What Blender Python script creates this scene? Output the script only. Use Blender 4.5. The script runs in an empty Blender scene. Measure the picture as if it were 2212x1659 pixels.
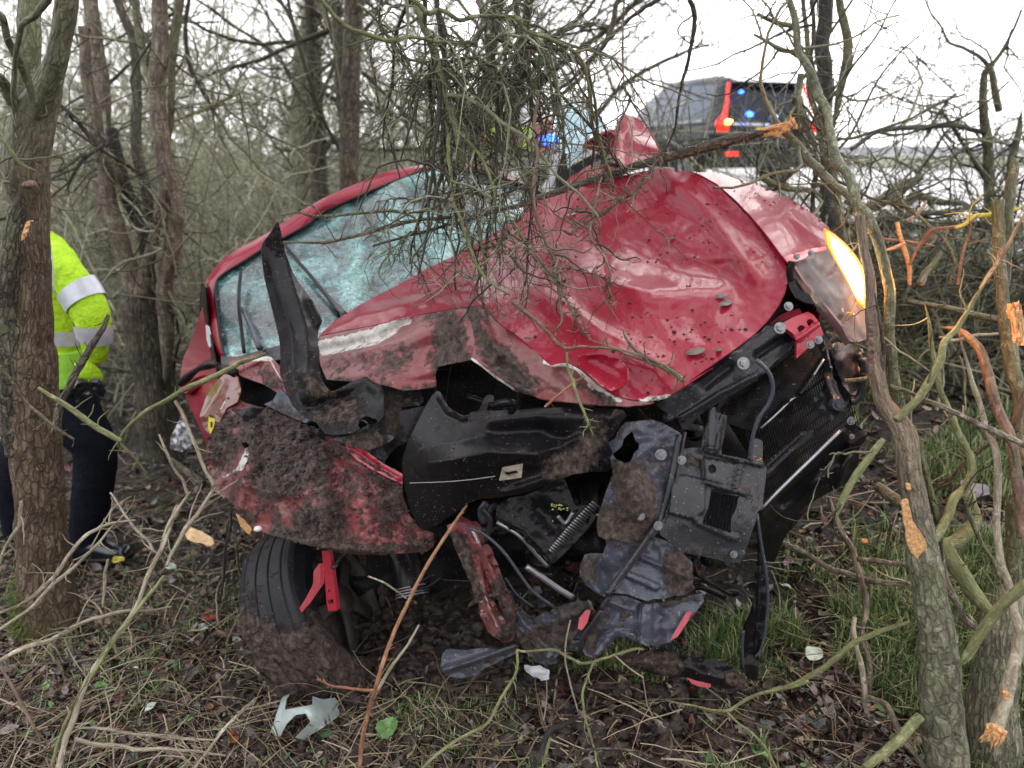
import bpy, math, random
import numpy as np
from mathutils.geometry import delaunay_2d_cdt
from mathutils import Vector, Matrix

# ------------------------------------------------------------------ camera, sky, sun, exposure
R = math.radians
rng = np.random.default_rng(11)
random.seed(5)
F, CU, CV = 1662.0, 1106.0, 829.5          # focal length and centre of the picture, in picture units
PITCH, CAMH = R(16.7), 1.6
CP, SP = math.cos(PITCH), math.sin(PITCH)
sc = bpy.context.scene
COL = sc.collection
cam = bpy.data.cameras.new('camera')
camo = bpy.data.objects.new('camera', cam)
COL.objects.link(camo)
camo.location = (0, 0, CAMH)
camo.rotation_euler = (math.pi / 2 - PITCH, 0, 0)
cam.sensor_width = 36
cam.lens = 36 * F / 2212
cam.clip_start = .05
cam.clip_end = 600
cam.dof.use_dof = True
cam.dof.focus_distance = 2.2
cam.dof.aperture_fstop = 2.2
sc.camera = camo

SUN_EL, SUN_AZ = R(38), R(30)              # low bright patch of an overcast sky, ahead and to the right
w = bpy.data.worlds.new('World')
sc.world = w
w.use_nodes = True
nt = w.node_tree
nt.nodes.clear()
out = nt.nodes.new('ShaderNodeOutputWorld')
bg = nt.nodes.new('ShaderNodeBackground')
sky = nt.nodes.new('ShaderNodeTexSky')
sky.sky_type = 'NISHITA'
sky.sun_disc = False
sky.sun_elevation = SUN_EL
sky.sun_rotation = SUN_AZ
sky.dust_density = 4
bg.inputs[1].default_value = .1
tc = nt.nodes.new('ShaderNodeTexCoord')
mp = nt.nodes.new('ShaderNodeMapping')
mp.inputs['Scale'].default_value = (1, 1, 3)
nz = nt.nodes.new('ShaderNodeTexNoise')
nz.inputs['Scale'].default_value = 1.6
nz.inputs['Detail'].default_value = 5
cr = nt.nodes.new('ShaderNodeValToRGB')
cr.color_ramp.elements[0].position = .3
cr.color_ramp.elements[0].color = (11.2, 11.15, 11.6, 1)
cr.color_ramp.elements[1].position = .7
cr.color_ramp.elements[1].color = (15.0, 14.8, 15.1, 1)
mx = nt.nodes.new('ShaderNodeMixRGB')
mx.inputs[0].default_value = .9
L_ = nt.links
L_.new(tc.outputs['Generated'], mp.inputs[0])
L_.new(mp.outputs[0], nz.inputs['Vector'])
L_.new(nz.outputs['Fac'], cr.inputs[0])
L_.new(sky.outputs[0], mx.inputs[1])
L_.new(cr.outputs[0], mx.inputs[2])
L_.new(mx.outputs[0], bg.inputs[0])
L_.new(bg.outputs[0], out.inputs[0])
sl = bpy.data.lights.new('sun', 'SUN')
sl.energy = .7
sl.angle = R(45)
sl.color = (1, .96, .92)
so = bpy.data.objects.new('sun', sl)
COL.objects.link(so)
so.rotation_euler = (math.pi / 2 - SUN_EL, 0, math.pi - SUN_AZ)
sc.view_settings.view_transform = 'Standard'
sc.view_settings.look = 'None'
sc.view_settings.gamma = 1
sc.view_settings.exposure = 1.12
sc.cycles.max_bounces = 6
sc.cycles.diffuse_bounces = 3
sc.cycles.glossy_bounces = 3
sc.cycles.transparent_max_bounces = 8

# ------------------------------------------------------------------ geometry helpers
FR = {'V': (0, 0, 1), 'A': (345.6, 414.75, .375), 'B': (1106, 207.4, .375), 'C': (829.5, 760.4, .375),
      'D': (1313.4, 553, .375), 'E': (345.6, 760.4, .41667), 'F': (829.5, 1036.9, .40625), 'G': (0, 0, .375),
      'H': (0, 483.9, .5), 'I': (1659, 0, .375), 'J': (1659, 622.1, .625), 'K': (0, 1106, .375), 'L': (691.25, 0, .40625)}


def fr(f, pts):
    """points traced in a detail view of the place -> picture units (extra columns are widths)"""
    a = np.array(pts, float)
    o = FR[f]
    b = a.copy()
    b[:, 0] = o[0] + a[:, 0] * o[2]
    b[:, 1] = o[1] + a[:, 1] * o[2]
    return b


def fc(f, pts):
    """control points (x, y, distance)"""
    return fr(f, pts)


def P(u, v, Y):
    u, v, Y = np.broadcast_arrays(np.asarray(u, float), np.asarray(v, float), np.asarray(Y, float))
    a = (u - CU) / F
    b = (CV - v) / F
    t = Y / (CP + b * SP)
    return np.stack([a * t, Y, CAMH + (b * CP - SP) * t], -1)


def mpp(v, Y):
    b = (CV - np.asarray(v, float)) / F
    return np.asarray(Y, float) / (CP + b * SP) / F


def sstep(a, b, x):
    t = np.clip((np.asarray(x, float) - a) / (b - a), 0, 1)
    return t * t * (3 - 2 * t)


def vnoise(p, seed=0):
    """vectorised value noise, p (N,3) -> (N,) in -1..1"""
    p = np.asarray(p, float)
    i = np.floor(p).astype(np.int64)
    f = p - i
    f = f * f * (3 - 2 * f)

    def h(ix, iy, iz):
        n = (ix * 374761393 + iy * 668265263 + iz * 2147483647 + seed * 974634777) & 0xffffffff
        n = ((n ^ (n >> 13)) * 1274126177) & 0xffffffff
        n = n ^ (n >> 16)
        return (n & 0xffff) / 32767.5 - 1
    r = 0
    for dx in (0, 1):
        for dy in (0, 1):
            for dz in (0, 1):
                wgt = (f[:, 0] if dx else 1 - f[:, 0]) * (f[:, 1] if dy else 1 - f[:, 1]) * (f[:, 2] if dz else 1 - f[:, 2])
                r = r + wgt * h(i[:, 0] + dx, i[:, 1] + dy, i[:, 2] + dz)
    return r


def fbm(p, oct=4, seed=0):
    r, a, s = 0, 1, 1
    for k in range(oct):
        r = r + a * vnoise(np.asarray(p) * s + 17.3 * k, seed + k)
        a *= .5
        s *= 2.03
    return r


def terrain(x, y):
    x = np.asarray(x, float)
    y = np.asarray(y, float)
    r = sstep(-1.4, .9, x + .12 * (y - 2))
    zl = -.15 - .03 * (np.clip(y, 0, 9) - 2) + .9 * sstep(9, 16, y)
    zr = np.clip(.26 * (y - 1.9), -.6, 9)
    zr = np.where(zr > .9, .9 + (1 - np.exp(-(zr - .9) * 6)) * .13, zr)
    return (1 - r) * zl + r * zr


def ground_hit(u, v):
    """where the sight line through (u, v) meets the ground"""
    u = np.atleast_1d(np.asarray(u, float))
    v = np.atleast_1d(np.asarray(v, float))
    Y = np.full(u.shape, .8)
    done = np.zeros(u.shape, bool)
    for k in range(1200):
        p = P(u, v, Y)
        done |= p[:, 2] <= terrain(p[:, 0], p[:, 1])
        Y = np.where(done, Y, Y + .01)
    return Y


def gp(u, v, h=0.0):
    Y = ground_hit(u, v)
    p = P(np.atleast_1d(u), np.atleast_1d(v), Y)
    p[:, 2] = terrain(p[:, 0], p[:, 1]) + h
    return p


def catmull(p, n, closed=False):
    p = np.asarray(p, float)
    if len(p) == 2 and not closed:
        t = np.linspace(0, 1, n)[:, None]
        return p[0] * (1 - t) + p[1] * t
    if closed:
        q = np.vstack([p[-1], p, p[0], p[1]])
        segs = len(p)
    else:
        q = np.vstack([2 * p[0] - p[1], p, 2 * p[-1] - p[-2]])
        segs = len(p) - 1
    t = np.linspace(0, segs, n, endpoint=not closed)
    i = np.minimum(t.astype(int), segs - 1)
    f = (t - i)[:, None]
    a, b, c, d = q[i], q[i + 1], q[i + 2], q[i + 3]
    return .5 * (2 * b + (c - a) * f + (2 * a - 5 * b + 4 * c - d) * f ** 2 + (3 * b - a - 3 * c + d) * f ** 3)


def even(p, step, closed=False):
    """resample a polyline (first two columns) at an even step"""
    p = np.asarray(p, float)
    if closed:
        p = np.vstack([p, p[:1]])
    d = np.r_[0, np.cumsum(np.linalg.norm(np.diff(p[:, :2], axis=0), axis=1))]
    n = max(int(round(d[-1] / step)), 3)
    s = np.linspace(0, d[-1], n + 1)
    r = np.stack([np.interp(s, d, p[:, k]) for k in range(p.shape[1])], 1)
    return r[:-1] if closed else r


def tag(o, label=None, cat=None, group=None, kind=None):
    if label: o['label'] = label
    if cat: o['category'] = cat
    if group: o['group'] = group
    if kind: o['kind'] = kind
    return o


def empty(name, loc, label=None, cat=None, group=None):
    o = bpy.data.objects.new(name, None)
    COL.objects.link(o)
    o.location = [float(c) for c in loc]
    o.empty_display_size = .1
    return tag(o, label, cat, group)


def mesh(name, V, tris=None, quads=None, mat=None, parent=None, smooth=True, attrs=None, bk=None):
    V = np.asarray(V, float).reshape(-1, 3)
    if parent is not None:
        off = np.zeros(3)
        q = parent
        while q is not None:
            off += np.array(q.location)
            q = q.parent
        V = V - off
    me = bpy.data.meshes.new(name)
    me.vertices.add(len(V))
    me.vertices.foreach_set('co', V.astype(np.float32).ravel())
    parts, starts, tot = [], [], 0
    for a, k in ((tris, 3), (quads, 4)):
        if a is not None and len(a):
            a = np.asarray(a, np.int32).reshape(-1, k)
            parts.append(a.ravel())
            starts.append(tot + np.arange(len(a)) * k)
            tot += a.size
    li = np.concatenate(parts)
    st = np.concatenate(starts).astype(np.int32)
    me.loops.add(len(li))
    me.loops.foreach_set('vertex_index', li)
    me.polygons.add(len(st))
    me.polygons.foreach_set('loop_start', st)
    sm = np.full(len(st), bool(smooth))
    me.polygons.foreach_set('use_smooth', sm)
    me.update(calc_edges=True)
    me.validate()
    for k, a in (attrs or {}).items():
        at = me.attributes.new(k, 'FLOAT', 'POINT')
        at.data.foreach_set('value', np.asarray(a, np.float32).ravel())
    if bk is not None:
        at = me.attributes.new('bk', 'FLOAT_VECTOR', 'POINT')
        at.data.foreach_set('vector', np.asarray(bk, np.float32).ravel())
    if mat: me.materials.append(mat)
    o = bpy.data.objects.new(name, me)
    COL.objects.link(o)
    if parent is not None: o.parent = parent
    return o


class Acc:
    def __init__(s):
        s.V, s.T, s.Q, s.n, s.A, s.B = [], [], [], 0, [], []

    def add(s, V, T=None, Q=None, rnd=None, bk=None):
        V = np.asarray(V, float).reshape(-1, 3)
        s.B.append(V if bk is None else bk)
        if T is not None and len(T): s.T.append(np.asarray(T, np.int64).reshape(-1, 3) + s.n)
        if Q is not None and len(Q): s.Q.append(np.asarray(Q, np.int64).reshape(-1, 4) + s.n)
        s.A.append(np.broadcast_to(np.asarray(0. if rnd is None else rnd, float).ravel() if rnd is not None and np.ndim(rnd) else (0. if rnd is None else rnd), (len(V),)))
        s.V.append(V)
        s.n += len(V)
        return s

    def box(s, c, size, M=None, bev=0):
        x, y, z = [k / 2 for k in size]
        v = np.array([[i, j, k] for i in (-x, x) for j in (-y, y) for k in (-z, z)])
        if M is not None: v = v @ np.array(M).T
        return s.add(v + np.array(c), Q=[[0, 1, 3, 2], [4, 6, 7, 5], [0, 4, 5, 1], [2, 3, 7, 6], [0, 2, 6, 4], [1, 5, 7, 3]])

    def build(s, name, mat, parent=None, smooth=True):
        if not s.V: return None
        return mesh(name, np.vstack(s.V), np.vstack(s.T) if s.T else None, np.vstack(s.Q) if s.Q else None,
                    mat, parent, smooth, {'rnd': np.concatenate(s.A)}, np.vstack(s.B))


def norm(a):
    return a / np.maximum(np.linalg.norm(a, axis=-1, keepdims=True), 1e-9)


def tubes(PL, RD, S=3, cap=False):
    PL = np.asarray(PL, float)
    RD = np.asarray(RD, float)
    N, K, _ = PL.shape
    T = norm(np.gradient(PL, axis=1))
    m = norm(PL[:, -1] - PL[:, 0])
    ref = np.zeros((N, 3))
    ref[np.arange(N), np.argmin(np.abs(m), axis=1)] = 1
    n1 = norm(np.cross(T, ref[:, None, :]))
    n2 = np.cross(T, n1)
    a = np.arange(S) * 2 * math.pi / S
    V = PL[:, :, None, :] + RD[:, :, None, None] * (np.cos(a)[None, None, :, None] * n1[:, :, None, :] + np.sin(a)[None, None, :, None] * n2[:, :, None, :])
    V = V.reshape(-1, 3)
    i, k, s_ = np.meshgrid(np.arange(N), np.arange(K - 1), np.arange(S), indexing='ij')
    b = i * K * S + k * S
    q = np.stack([b + s_, b + (s_ + 1) % S, b + S + (s_ + 1) % S, b + S + s_], -1).reshape(-1, 4)
    tr = None
    if cap:
        c = len(V)
        V = np.vstack([V, PL[:, 0], PL[:, -1]])
        ii, ss = np.meshgrid(np.arange(N), np.arange(S), indexing='ij')
        b0 = ii * K * S
        b1 = b0 + (K - 1) * S
        t0 = np.stack([c + ii, b0 + (ss + 1) % S, b0 + ss], -1).reshape(-1, 3)
        t1 = np.stack([c + N + ii, b1 + ss, b1 + (ss + 1) % S], -1).reshape(-1, 3)
        tr = np.vstack([t0, t1])
    return V, q, tr


def add_tubes(acc, PL, RD, S=3, cap=False, rnd=None):
    V, q, t = tubes(PL, RD, S, cap)
    N, K = RD.shape
    if rnd is None: rnd = rng.random(N)
    r = np.repeat(np.broadcast_to(rnd, (N,)), K * S)
    if cap: r = np.r_[r, np.broadcast_to(rnd, (N,)), np.broadcast_to(rnd, (N,))]
    acc.add(V, t, q, r)


def walk(st, dr, ln, K, curl, grav=0.0):
    """N wandering twig centre lines"""
    st = np.asarray(st, float)
    d = norm(np.asarray(dr, float))
    N = len(st)
    out_ = np.zeros((N, K, 3))
    out_[:, 0] = st
    g = np.array([0, 0, -1.]) * grav
    bias = rng.normal(size=(N, 3)) * curl * .35
    for k in range(1, K):
        d = norm(d + rng.normal(size=(N, 3)) * curl + bias + g)
        out_[:, k] = out_[:, k - 1] + d * (np.asarray(ln) / (K - 1))[:, None]
    return out_


def spawn(PL, RD, n, lmin, lmax, K, curl, grav=0, rf=.55, spread=.9, t0=.1):
    """n side twigs from the given centre lines"""
    N, KK, _ = PL.shape
    i = rng.integers(0, N, n)
    t = (t0 + (1 - t0) * rng.random(n)) * (KK - 1)
    k = np.minimum(t.astype(int), KK - 2)
    f = (t - k)[:, None]
    st = PL[i, k] * (1 - f) + PL[i, k + 1] * f
    tg = norm(PL[i, k + 1] - PL[i, k])
    r = RD[i, k] * (1 - f[:, 0]) + RD[i, k + 1] * f[:, 0]
    d = norm(tg * (1 - spread * .5) + rng.normal(size=(n, 3)) * spread)
    ln = lmin + (lmax - lmin) * rng.random(n) ** 1.5
    pl = walk(st, d, ln, K, curl, grav)
    r0 = np.minimum(r * max(rf, .75), .0016 + ln * .0095)
    rd = r0[:, None] * np.linspace(1, .45, K)[None, :]
    return pl, rd


def stem_line(pts, K):
    """(u, v, distance, width) knots -> world centre line and radii"""
    q = catmull(np.asarray(pts, float), K)
    p = P(q[:, 0], q[:, 1], q[:, 2])
    r = np.maximum(q[:, 3], 1) / 2 * mpp(q[:, 1], q[:, 2])
    return p, r


def S_(f, pts, Y0, Y1=None):
    """stem traced in a detail view, distance running from Y0 to Y1 or given as a list"""
    a = np.array(pts, float)
    b = fr(f, a)
    b[:, 2] = a[:, 2] * FR[f][2]
    n = len(a)
    Y = np.linspace(Y0, Y1 if Y1 is not None else Y0, n) if not isinstance(Y0, (list, tuple)) else np.interp(np.linspace(0, 1, n), np.linspace(0, 1, len(Y0)), Y0)
    return np.stack([b[:, 0], b[:, 1], Y, b[:, 2]], 1)


def bark_tube(acc, p, r, S=12, rough=.08, knob=.12, seed=0, freq=None, cap=True):
    """one limb with an uneven, ridged bark surface"""
    p = np.asarray(p, float)
    V, q, t = tubes(p[None], r[None], S, cap)
    K = len(p)
    sl_ = np.r_[0, np.cumsum(np.linalg.norm(np.diff(p, axis=0), axis=1))]
    C = np.repeat(p, S, axis=0)
    Rr = np.repeat(r, S)
    A = np.tile(np.arange(S) * 2 * math.pi / S, K)
    L = np.repeat(sl_, S)
    if cap:
        C = np.vstack([C, p[:1], p[-1:]])
        Rr = np.r_[Rr, r[0], r[-1]]
        A = np.r_[A, 0, 0]
        L = np.r_[L, 0, sl_[-1]]
    rm = max(float(np.mean(r)), .004)
    bk = np.stack([np.cos(A) * rm, np.sin(A) * rm, L], 1) + seed * .37
    d = V - C
    f1 = np.array([1, 1, .3]) / rm
    ridge = 1 - np.abs(vnoise(bk * f1 * 3.2 + 9, seed + 5)) * 2
    ridge2 = 1 - np.abs(vnoise(bk * f1 * [6.5, 6.5, 7], seed + 9)) * 2
    dn = 1 + knob * vnoise(bk / rm * .5, seed) + knob * .6 * vnoise(bk / rm * 1.1, seed + 3) + rough * .8 * ridge + rough * .5 * ridge2
    V = C + d * dn[:, None]
    acc.add(V, t, q, rng.random(), bk)


def tps(ctrl):
    c = np.asarray(ctrl, float)
    x = c[:, :2] / 400.0
    n = len(c)
    if n < 4:
        A = np.c_[x, np.ones(n)]
        co = np.linalg.lstsq(A, c[:, 2], rcond=None)[0]
        return lambda u, v: (u / 400) * co[0] + (v / 400) * co[1] + co[2]

    def U(r2):
        return np.where(r2 > 1e-12, r2 * np.log(np.maximum(r2, 1e-12)), 0)
    d2 = ((x[:, None] - x[None]) ** 2).sum(-1)
    A = np.zeros((n + 3, n + 3))
    A[:n, :n] = U(d2) + np.eye(n) * 1e-3
    A[:n, n:n + 2] = x
    A[:n, n + 2] = 1
    A[n:, :n] = A[:n, n:].T
    s = np.linalg.solve(A, np.r_[c[:, 2], 0, 0, 0])

    def f(u, v):
        q = np.stack([u / 400, v / 400], -1)
        r2 = ((q[:, None] - x[None]) ** 2).sum(-1)
        return U(r2) @ s[:n] + q @ s[n:n + 2] + s[n + 2]
    return f


def inpoly(u, v, poly):
    x, y = poly[:, 0], poly[:, 1]
    x2, y2 = np.roll(x, -1), np.roll(y, -1)
    c = np.zeros(len(u), bool)
    for a, b, e, g in zip(x, y, x2, y2):
        if b == g: continue
        m = ((b > v) != (g > v)) & (u < (e - a) * (v - b) / (g - b) + a)
        c ^= m
    return c


def dist_poly(u, v, pl):
    pl = np.asarray(pl, float)[:, :2]
    best = np.full(len(u), 1e9)
    if len(pl) == 1:
        return np.hypot(u - pl[0, 0], v - pl[0, 1])
    for a, b in zip(pl[:-1], pl[1:]):
        d = b - a
        L2 = max((d ** 2).sum(), 1e-9)
        t = np.clip(((u - a[0]) * d[0] + (v - a[1]) * d[1]) / L2, 0, 1)
        best = np.minimum(best, np.hypot(u - a[0] - t * d[0], v - a[1] - t * d[1]))
    return best


SHEETS = {}


def sheet(name, outline, ctrl, mat, parent=None, thick=.003, res=9, relief=(), holes=(), noise=(), blobs=None,
          round_=False, mud_relief=0.0, jag=0.0, key=None):
    """a panel: outline and depth knots, creases, holes, dents and mud, with real thickness"""
    o2 = np.asarray(outline, float)[:, :2]
    if round_: o2 = catmull(o2, len(o2) * 6, True)
    o2 = even(o2, res, True)
    if jag:
        o2 = o2 + jag * np.stack([vnoise(np.c_[o2 / 14, np.zeros(len(o2))], 3), vnoise(np.c_[o2 / 14, np.ones(len(o2)) * 5], 4)], 1)
    loops = [o2]
    for h in holes:
        loops.append(even(np.asarray(h, float)[:, :2], res * .8, True))
    lo, hi = o2.min(0), o2.max(0)
    gx, gy = np.meshgrid(np.arange(lo[0], hi[0], res), np.arange(lo[1], hi[1], res * .87))
    gx = gx + (np.arange(gx.shape[0]) % 2)[:, None] * res / 2
    g = np.stack([gx.ravel(), gy.ravel()], 1)
    m = inpoly(g[:, 0], g[:, 1], o2)
    for h in loops[1:]: m &= ~inpoly(g[:, 0], g[:, 1], h)
    for h in loops:
        m[m] &= dist_poly(g[m][:, 0], g[m][:, 1], np.vstack([h, h[:1]])) > res * .55
    g = g[m]
    pts = np.vstack(loops + [g])
    edges, k = [], 0
    for h in loops:
        n = len(h)
        edges += [(k + i, k + (i + 1) % n) for i in range(n)]
        k += n
    r = delaunay_2d_cdt([Vector((float(a), float(b))) for a, b in pts], edges, [], 0, 1e-6)
    uv = np.array([[a.x, a.y] for a in r[0]])
    T = np.array([f for f in r[2] if len(f) == 3])
    c = uv[T].mean(1)
    keep = inpoly(c[:, 0], c[:, 1], o2)
    for h in loops[1:]: keep &= ~inpoly(c[:, 0], c[:, 1], h)
    T = T[keep]
    used, inv = np.unique(T.ravel(), return_inverse=True)
    uv = uv[used]
    T = inv.reshape(-1, 3)
    e1, e2 = uv[T[:, 1]] - uv[T[:, 0]], uv[T[:, 2]] - uv[T[:, 0]]
    flip = (e1[:, 0] * e2[:, 1] - e1[:, 1] * e2[:, 0]) > 0
    T[flip] = T[flip][:, ::-1]
    u, v = uv[:, 0], uv[:, 1]
    Y = tps(ctrl)(u, v)
    mud = np.zeros(len(u))
    bare = np.zeros(len(u))
    for b in (blobs or []):
        kind, amt, wid, pl = b
        d = dist_poly(u, v, np.asarray(pl, float))
        a = amt * np.exp(-(d / wid) ** 2)
        if kind == 'mud': mud = np.maximum(mud, a)
        else: bare = np.maximum(bare, a)
    for rl in relief:
        amp, wid, pl = rl[0], rl[1], np.asarray(rl[2], float)
        d = dist_poly(u, v, pl)
        if len(rl) > 3 and rl[3] == 'sharp':
            Y = Y - amp * np.maximum(0, 1 - d / wid)
        elif len(rl) > 3 and rl[3] == 'box':
            Y = Y - amp * (1 - sstep(wid * .75, wid, d))
        elif len(rl) > 3 and rl[3] == 'in':
            Y = Y - amp * inpoly(u, v, pl)
        else:
            Y = Y - amp * np.exp(-(d / wid) ** 2)
    for amp, scale, seed in noise:
        Y = Y + amp * fbm(np.c_[u / scale, v / scale, np.full(len(u), seed * 3.7)], 3, seed)
    if mud_relief:
        mm = np.clip(mud * 1.5 - .3, 0, 1)
        Y = Y - mud_relief * mm * (.25 + 1.0 * np.abs(fbm(np.c_[u / 26, v / 26, u * 0], 3, 9)) + .45 * np.abs(fbm(np.c_[u / 9, v / 9, u * 0], 2, 19)))
    V = P(u, v, Y)
    fn = np.cross(V[T[:, 1]] - V[T[:, 0]], V[T[:, 2]] - V[T[:, 0]])
    N = np.zeros_like(V)
    for k in range(3): np.add.at(N, T[:, k], fn)
    N = norm(N)
    toc = np.array([0, 0, CAMH]) - V
    if (N * toc).sum(1).mean() < 0:
        T = T[:, ::-1]
        N = -N
    n = len(V)
    ed = np.sort(np.vstack([T[:, [0, 1]], T[:, [1, 2]], T[:, [2, 0]]]), axis=1)
    ue, cnt = np.unique(ed, axis=0, return_counts=True)
    be = ue[cnt == 1]
    B = V - N * thick
    a, b = be[:, 0], be[:, 1]
    side = np.vstack([V[a], V[b], B[b], B[a]])
    m_ = len(be)
    q = np.stack([np.arange(m_), np.arange(m_) + m_, np.arange(m_) + 2 * m_, np.arange(m_) + 3 * m_], 1) + 2 * n
    AV = np.vstack([V, B, side])
    at = lambda z: np.r_[z, z, z[a], z[b], z[b], z[a]]
    o = mesh(name, AV, np.vstack([T, T[:, ::-1] + n]), q, mat, parent, True, {'mud': at(mud), 'bare': at(bare)})
    if key: SHEETS[key] = (V, N, uv, mud)
    return o


def patch(name, rows, mat, parent=None, nu=30, nv=30, noise=(0, 1), thick=0.0, blob=None):
    """a smooth surface through a grid of world points"""
    rows = [np.asarray(r, float) for r in rows]
    rr = np.array([catmull(r, nu) for r in rows])
    g = np.array([catmull(rr[:, j], nv) for j in range(nu)])
    V = g.reshape(-1, 3)
    if noise[0]: V = V + noise[0] * np.stack([fbm(V * noise[1], 3, 1), fbm(V * noise[1], 3, 2), fbm(V * noise[1], 3, 3)], 1)
    i, j = np.meshgrid(np.arange(nu - 1), np.arange(nv - 1), indexing='ij')
    b = i * nv + j
    q = np.stack([b, b + 1, b + nv + 1, b + nv], -1).reshape(-1, 4)
    o = mesh(name, V, None, q, mat, parent, True, {'mud': np.zeros(len(V)), 'bare': np.zeros(len(V))})
    if thick:
        md = o.modifiers.new('thickness', 'SOLIDIFY')
        md.thickness = thick
    return o


def loft(rings, S=20, close=True):
    """rings: (centre, axis_a, axis_b) ellipses -> verts, quads, tris"""
    V = []
    a = np.arange(S) * 2 * math.pi / S
    for c, ea, eb in rings:
        V.append(np.asarray(c) + np.cos(a)[:, None] * np.asarray(ea) + np.sin(a)[:, None] * np.asarray(eb))
    K = len(rings)
    V = np.vstack(V)
    i, k = np.meshgrid(np.arange(K - 1), np.arange(S), indexing='ij')
    q = np.stack([i * S + k, i * S + (k + 1) % S, (i + 1) * S + (k + 1) % S, (i + 1) * S + k], -1).reshape(-1, 4)
    t = None
    if close:
        n = len(V)
        V = np.vstack([V, rings[0][0], rings[-1][0]])
        k = np.arange(S)
        t = np.vstack([np.stack([np.full(S, n), (k + 1) % S, k], 1), np.stack([np.full(S, n + 1), (K - 1) * S + k, (K - 1) * S + (k + 1) % S], 1)])
    return V, q, t


def cyl(acc, c, axis, r, h, S=16, r2=None):
    axis = norm(np.asarray(axis, float))
    p = np.array([np.asarray(c) - axis * h / 2, np.asarray(c) + axis * h / 2])
    V, q, t = tubes(p[None], np.array([[r, r if r2 is None else r2]]), S, True)
    acc.add(V, t, q)


# ------------------------------------------------------------------ materials
class M_:
    def __init__(s, name):
        s.m = bpy.data.materials.new(name)
        s.m.use_nodes = True
        s.t = s.m.node_tree
        s.b = s.t.nodes['Principled BSDF']
        s.o = s.t.nodes['Material Output']
        s.co = s.t.nodes.new('ShaderNodeTexCoord').outputs['Object']

    def n(s, ty, **kw):
        x = s.t.nodes.new(ty)
        for k, v in kw.items():
            if hasattr(x, k): setattr(x, k, v)
            else: x.inputs[k.replace('_', ' ')].default_value = v
        return x

    def l(s, a, b): s.t.links.new(a, b)

    def geo(s):
        g = s.n('ShaderNodeNewGeometry')
        return g.outputs['Position']

    def noise(s, scale, detail=4, rough=.55, co=None, st=None, dist=0):
        x = s.n('ShaderNodeTexNoise', Scale=scale, Detail=detail, Roughness=rough, Distortion=dist)
        c = co or s.co
        if st:
            mpp_ = s.n('ShaderNodeMapping')
            mpp_.inputs['Scale'].default_value = st
            s.l(c, mpp_.inputs[0])
            c = mpp_.outputs[0]
        s.l(c, x.inputs['Vector'])
        return x.outputs['Fac']

    def ramp(s, fac, stops):
        x = s.n('ShaderNodeValToRGB')
        e = x.color_ramp.elements
        while len(e) > 1: e.remove(e[-1])
        e[0].position, e[0].color = stops[0][0], (*stops[0][1], 1)
        for p, c in stops[1:]:
            k = e.new(p)
            k.color = (*c, 1)
        s.l(fac, x.inputs[0])
        return x.outputs[0]

    def fr(s, fac, a, b):
        x = s.n('ShaderNodeMapRange')
        x.inputs[1].default_value, x.inputs[2].default_value = a, b
        s.l(fac, x.inputs[0])
        return x.outputs[0]

    def mix(s, fac, a, b):
        x = s.n('ShaderNodeMixRGB')
        for i, v in ((0, fac), (1, a), (2, b)):
            if isinstance(v, (tuple, list)): x.inputs[i].default_value = (*v, 1)
            elif isinstance(v, (int, float)): x.inputs[i].default_value = v
            else: s.l(v, x.inputs[i])
        return x.outputs[0]

    def math(s, op, a, b=None):
        x = s.n('ShaderNodeMath', operation=op)
        for i, v in ((0, a), (1, b)):
            if v is None: continue
            if isinstance(v, (int, float)): x.inputs[i].default_value = v
            else: s.l(v, x.inputs[i])
        return x.outputs[0]

    def attr(s, n):
        return s.n('ShaderNodeAttribute', attribute_name=n).outputs['Fac']

    def bump(s, h, strength=.5, dist=.01):
        x = s.n('ShaderNodeBump')
        x.inputs['Strength'].default_value = strength
        x.inputs['Distance'].default_value = dist
        s.l(h, x.inputs['Height'])
        if s.b.inputs['Normal'].links: s.l(s.b.inputs['Normal'].links[0].from_socket, x.inputs['Normal'])
        s.l(x.outputs[0], s.b.inputs['Normal'])

    def set(s, **kw):
        for k, v in kw.items():
            i = s.b.inputs[k.replace('_', ' ')]
            if isinstance(v, tuple): i.default_value = (*v, 1)
            elif isinstance(v, (int, float)): i.default_value = v
            else: s.l(v, i)
        return s


MUD = (.105, .078, .066)


def mud_cols(s):
    n = s.noise(60, 6, .7)
    return s.ramp(n, [(.32, (.016, .011, .009)), (.48, (.070, .051, .043)), (.64, (.15, .115, .098)), (.8, (.27, .22, .185))])


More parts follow.
